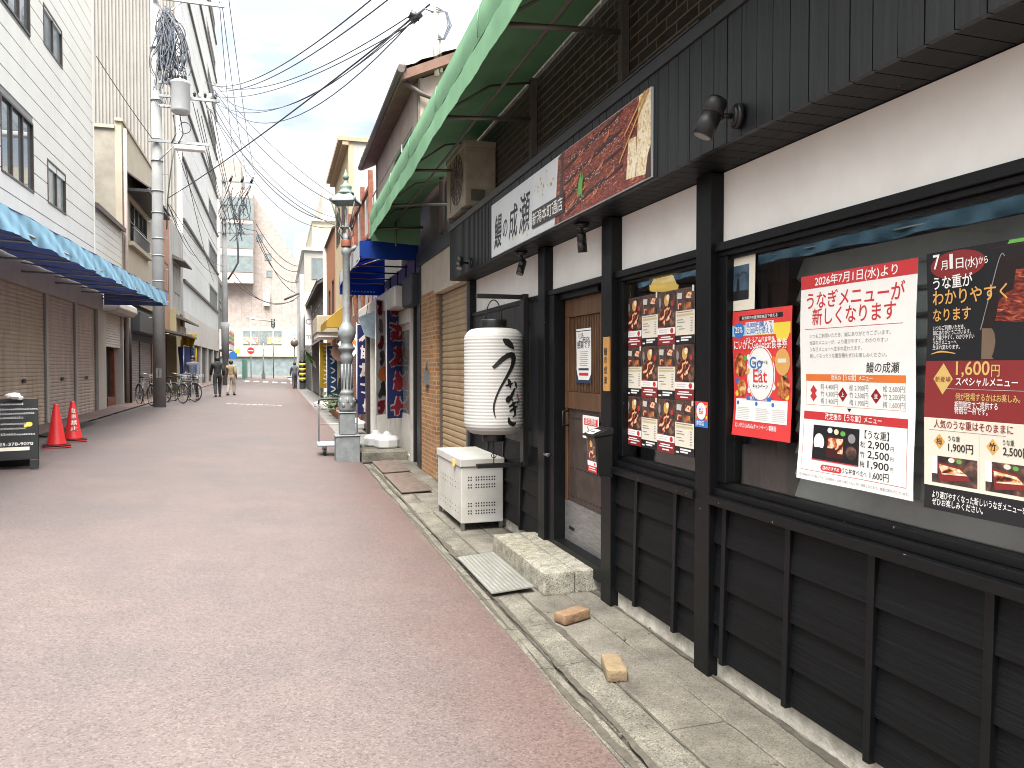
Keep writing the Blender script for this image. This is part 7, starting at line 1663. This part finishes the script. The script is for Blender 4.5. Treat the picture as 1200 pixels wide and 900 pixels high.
G6 = 'wires along the left house fronts'
for i, (a, b, yb_, sg) in enumerate((((196, 236), (232, 300), 44, .5), ((197, 240), (262, 318), 53, .9), ((199, 240), (264, 312), 53.5, .5), ((206, 172), (262, 300), 53, .6), ((212, 172), (250, 330), 50, .3))): wire(a, 25.7, b, yb_, sg, .012, 'wire sloping down from the near pole along the left house fronts', G6)
wire((113, 66), 23.5, (179, 163), 25.8, .05, .012, 'thin wire from the white siding building corner to the near pole', 'corner wire')
G7 = 'wires to the near houses high up'
for i, (a, b) in enumerate((((222, 95), (300, -30)), ((228, 100), (330, -60)))): wire((249, 100 + i * 6), 25.7, (470 + i * 22, -30), 8.0, .4, .010, 'thin wire climbing from the transformer rack toward the upper right', G7)
# ---- far street furniture
M_fence = mat('sea_green_fence', (.14, .46, .34), .6, var=.15, scale=1)
fn = T('green_fence', 'sea green site fence at the far left road end', 'fence', (-3, 92, .3))
for k in range(6):
    y = 74 + k * 2.6; P('fence_panel', MB().box(-3.05 - k * .02, y, gz(-3, y), -3.0 - k * .02, y + 2.55, gz(-3, y) + 1.9), M_fence, fn)
ne = T('no_entry_sign', 'round red no entry sign on a thin pole', 'road sign', (-2.6, 84, gz(-2.6, 84))); c = onY(294, 411, 84)
P('pole', MB().tube([(c.x, 84.05, gz(c.x, 84)), (c.x, 84.05, c.z + 3.6)], .05, 8).tube([(c.x, 84.05, c.z + 3.5), (c.x + 2.6, 84.05, c.z + 3.1)], .03, 6), M_cream, ne)
P('disc', MB().cyl((c.x, 84, c.z), (c.x, 83.94, c.z), .36, n=24), M_red2, ne); P('white_bar', MB().box(c.x - .25, 83.92, c.z - .06, c.x + .25, 83.938, c.z + .06), M_wh, ne)
tl_ = T('traffic_light', 'vertical traffic light hanging over the far crossing', 'traffic light', (0, 88, 5)); c = onY(320, 379, 88)
P('housing', MB().box(c.x - .2, 87.9, c.z - .45, c.x + .2, 88.1, c.z + .5), M_blackm, tl_, bevel=.04)
for q in (-.25, .05, .35): P('lens', MB().cyl((c.x, 87.895, c.z + q), (c.x, 87.85, c.z + q), .12, n=14), M_grey if q > -.2 else mat('dim_green_lens', (.2, .45, .4), .4), tl_)
P('mast_arm', MB().tube([(c.x, 88, c.z + .2), (c.x - 2.8, 88, c.z + .5)], .06, 6).tube([(c.x, 88, c.z - .45), (c.x, 88, gz(0, 88))], .06, 6), M_alu, tl_)
fl_ = T('street_lamp', 'distant small old style street lamp in the middle of the far road end', 'street lamp', (-.9, 80, gz(-.9, 80))); c = onY(308.5, 404, 80)
P('column', MB().tube([(c.x, 80, gz(c.x, 80)), (c.x, 80, 1.3), (c.x, 80, c.z - .4)], [.13, .08, .06], 8), M_lpost, fl_); P('lantern', MB().lathe([(.10, c.z - .4), (.24, c.z + .1), (.26, c.z + .12), (.05, c.z + .4), (.01, c.z + .6)], (c.x, 80, 0), 6), M_lglass, fl_); P('pedestal', MB().box(c.x - .18, 79.85, .3, c.x + .18, 80.15, .9), M_lpost, fl_)
mr = T('traffic_mirror', 'round dark traffic mirror under a white and blue sign plate on the right', 'traffic mirror', (1.3, 52.5, .1)); c = onY(345, 402, 52.5)
P('mirror_disc', MB().lathe([(.02, -.02), (.24, 0), (.26, .03), (.25, .06), (.02, .08)], c, 20, True, Matrix.Rotation(pi / 2, 3, 'X')), mat('mirror_back_brown', (.14, .11, .09), .4), mr); P('pole', MB().tube([(c.x, 52.6, .1), (c.x, 52.6, c.z + 1.3)], .04, 8), M_alu, mr); q = onY(344, 390, 52.5); P('sign_plate', MB().box(q.x - .18, 52.5, q.z - .35, q.x + .18, 52.54, q.z + .4), M_wh, mr); P('blue_band', MB().box(q.x - .17, 52.49, q.z - .22, q.x + .17, 52.499, q.z - .02), M_lblue, mr)
gf = T('striped_cloth_flag', 'green white and red cloth flag drooping from the right side pole', 'flag', (1.9, 44, 1.2))
mb = MB(); 
for q, (m_, a0, a1) in enumerate(((M_green, 0, .4), (M_wh, .4, .7), (M_red, .7, 1))):
    mb.m(m_); mb.grid(lambda a, b: Vector((1.6 + .9 * (a0 + (a1 - a0) * a), 44 + .06 * sin(b * 6 + a * 4), 2.0 - .9 * (a0 + (a1 - a0) * a) + .45 * b)), 4, 6)
P('cloth', mb, None, gf); P('staff', MB().tube([(1.55, 44, 2.5), (2.5, 44, 1.1)], .02, 6), M_wh, gf)
S('side_chalkboard', MB().hexa([(1.75, 24.5, .03), (2.05, 24.2, .03), (2.08, 24.5, .03), (1.85, 24.7, .03), (1.9, 24.55, 1.2), (2.05, 24.4, 1.2), (2.06, 24.45, 1.2), (1.93, 24.58, 1.2)]), M_blackm, 'dark folding stand before the cream building', 'sign stand')
SR = T('side_sign', 'small round brown hanging sign near the timber house', 'sign', (1.8, 24.2, 2)); P('disc', MB().cyl((1.9, 24.0, 2.0), (1.9, 23.95, 2.0), .28, n=20), M_soff, SR); P('bar', MB().tube([(1.9, 24, 2.3), (2.1, 24, 2.3)], .015, 6), M_blackm, SR)

# ================================================================ PEOPLE
M_skin = flat('skin', (.50, .30, .21), .55); M_hair = flat('dark_hair', (.015, .012, .011), .5)
def skinned(name, verts, edges, radii, root=0, sub=2):
    me = bpy.data.meshes.new(name); me.from_pydata(verts, edges, []); o = bpy.data.objects.new(name, me); COL.objects.link(o)
    o.modifiers.new('skin', 'SKIN'); 
    if not me.skin_vertices: pass
    for i, sv in enumerate(me.skin_vertices[0].data):
        r_ = radii[i]; sv.radius = (r_ if not isinstance(r_, tuple) else r_[0], r_ if not isinstance(r_, tuple) else r_[1]); sv.use_root = i == root
    s_ = o.modifiers.new('sub', 'SUBSURF'); s_.levels = sub; s_.render_levels = sub
    dg = bpy.context.evaluated_depsgraph_get(); ev = o.evaluated_get(dg); m2 = bpy.data.meshes.new_from_object(ev)
    bpy.data.objects.remove(o)
    mb = MB(); mb.add([tuple(v.co) for v in m2.vertices], [tuple(p.vertices) for p in m2.polygons], True); return mb
def person(label, x, y, rz, h, top, bottom, shoe, stride, bag=None):
    t = T('person', label, 'person', (x, y, gz(x, y)), None, rz, local=True); k = h / 1.7; s_ = stride
    # faces +Y locally; pelvis root
    V = [(0, 0, .92), (0, .01, 1.08), (0, 0, 1.28), (0, -.01, 1.42), (0, .0, 1.50), (0, .015, 1.56), (0, .02, 1.64),
         (.10, 0, .88), (.105, .12 * s_, .50), (.105, .10 * s_ , .08), (.11, .10 * s_ + .10, .035),
         (-.10, 0, .88), (-.105, .02 - .06 * s_, .50), (-.105, -.26 * s_, .11), (-.11, -.26 * s_ + .12, .035),
         (.18, -.01, 1.40), (.235, -.08 * s_, 1.13), (.24, .06 * s_ - .02, .90), (.235, .12 * s_ + .0, .80),
         (-.18, -.01, 1.40), (-.235, .10 * s_, 1.13), (-.24, .22 * s_, .92), (-.235, .28 * s_, .83)]
    V = [(a * k, b * k, c * k) for a, b, c in V]
    E = [(0, 1), (1, 2), (2, 3), (3, 4), (4, 5), (5, 6), (0, 7), (7, 8), (8, 9), (9, 10), (0, 11), (11, 12), (12, 13), (13, 14), (3, 15), (15, 16), (16, 17), (17, 18), (3, 19), (19, 20), (20, 21), (21, 22)]
    Rr_ = [(.14, .10), (.125, .09), (.15, .10), (.13, .08), (.05, .05), (.075, .085), (.07, .085), .085, .062, .042, .035, .085, .062, .042, .035, .055, .042, .033, .03, .055, .042, .033, .03]
    Rr_ = [(q if isinstance(q, tuple) else (q, q)) for q in Rr_]; Rr_ = [(a * k, b * k) for a, b in Rr_]
    P('body', skinned('body', V, E, Rr_), M_skin, t)
    idx = [0, 1, 2, 3, 4, 15, 16, 17, 19, 20, 21]; mp_ = {v: i for i, v in enumerate(idx)}
    e2 = [(mp_[a], mp_[b]) for a, b in E if a in mp_ and b in mp_]; P('jacket', skinned('jacket', [V[i] for i in idx], e2, [(Rr_[i][0] + .03, Rr_[i][1] + .03) for i in idx]), top, t)
    idx = [0, 1, 7, 8, 9, 11, 12, 13]; mp_ = {v: i for i, v in enumerate(idx)}
    e2 = [(mp_[a], mp_[b]) for a, b in E if a in mp_ and b in mp_]; P('trousers', skinned('trousers', [V[i] for i in idx], e2, [(Rr_[i][0] + .018, Rr_[i][1] + .018) for i in idx]), bottom, t)
    for i in (9, 13): a = V[i]; P('shoe', MB().hexa([(a[0] - .045, a[1] - .06, 0), (a[0] + .045, a[1] - .06, 0), (a[0] + .045, a[1] + .19, 0), (a[0] - .045, a[1] + .19, 0), (a[0] - .04, a[1] - .06, .10), (a[0] + .04, a[1] - .06, .10), (a[0] + .035, a[1] + .17, .05), (a[0] - .035, a[1] + .17, .05)]), shoe, t, bevel=.02)
    hz = 1.60 * k; P('hair', MB().lathe([(.075 * k, -.06 * k), (.098 * k, .0), (.098 * k, .05 * k), (.075 * k, .10 * k), (.03 * k, .125 * k), (.003, .13 * k)], (0, -.005, hz), 16), M_hair, t)
    if bag: P('shoulder_bag', MB().box(.25 * k, -.12, .75 * k, .36 * k, .14, 1.02 * k), bag, t, bevel=.03)
C_ = lambda n, c: mat(n, c, .8, c2=tuple(q * .75 for q in c), scale=9)
person('person in a grey blue jacket and dark trousers walking on the left near the bicycles', -3.05, 31.0, R(170), 1.68, C_('grey_blue_jacket', (.13, .15, .22)), C_('dark_trousers', (.035, .035, .045)), M_blackm, 1.0, C_('grey_bag', (.16, .16, .17)))
person('person in a black coat walking in the middle of the left group', -2.45, 35.0, R(10), 1.72, C_('black_coat', (.022, .022, .025)), C_('black_trousers', (.02, .02, .022)), M_blackm, 1.1)
person('person in a tan jacket and beige trousers at the right of the left group', -2.0, 37.0, R(-15), 1.60, C_('tan_jacket', (.36, .27, .16)), C_('beige_trousers', (.42, .34, .27)), M_blackm, .9)
person('person in grey walking alone on the right side of the far street', 1.15, 52.0, R(5), 1.72, C_('mid_grey_jacket', (.15, .15, .17)), C_('charcoal_trousers', (.06, .06, .07)), M_blackm, 1.0)
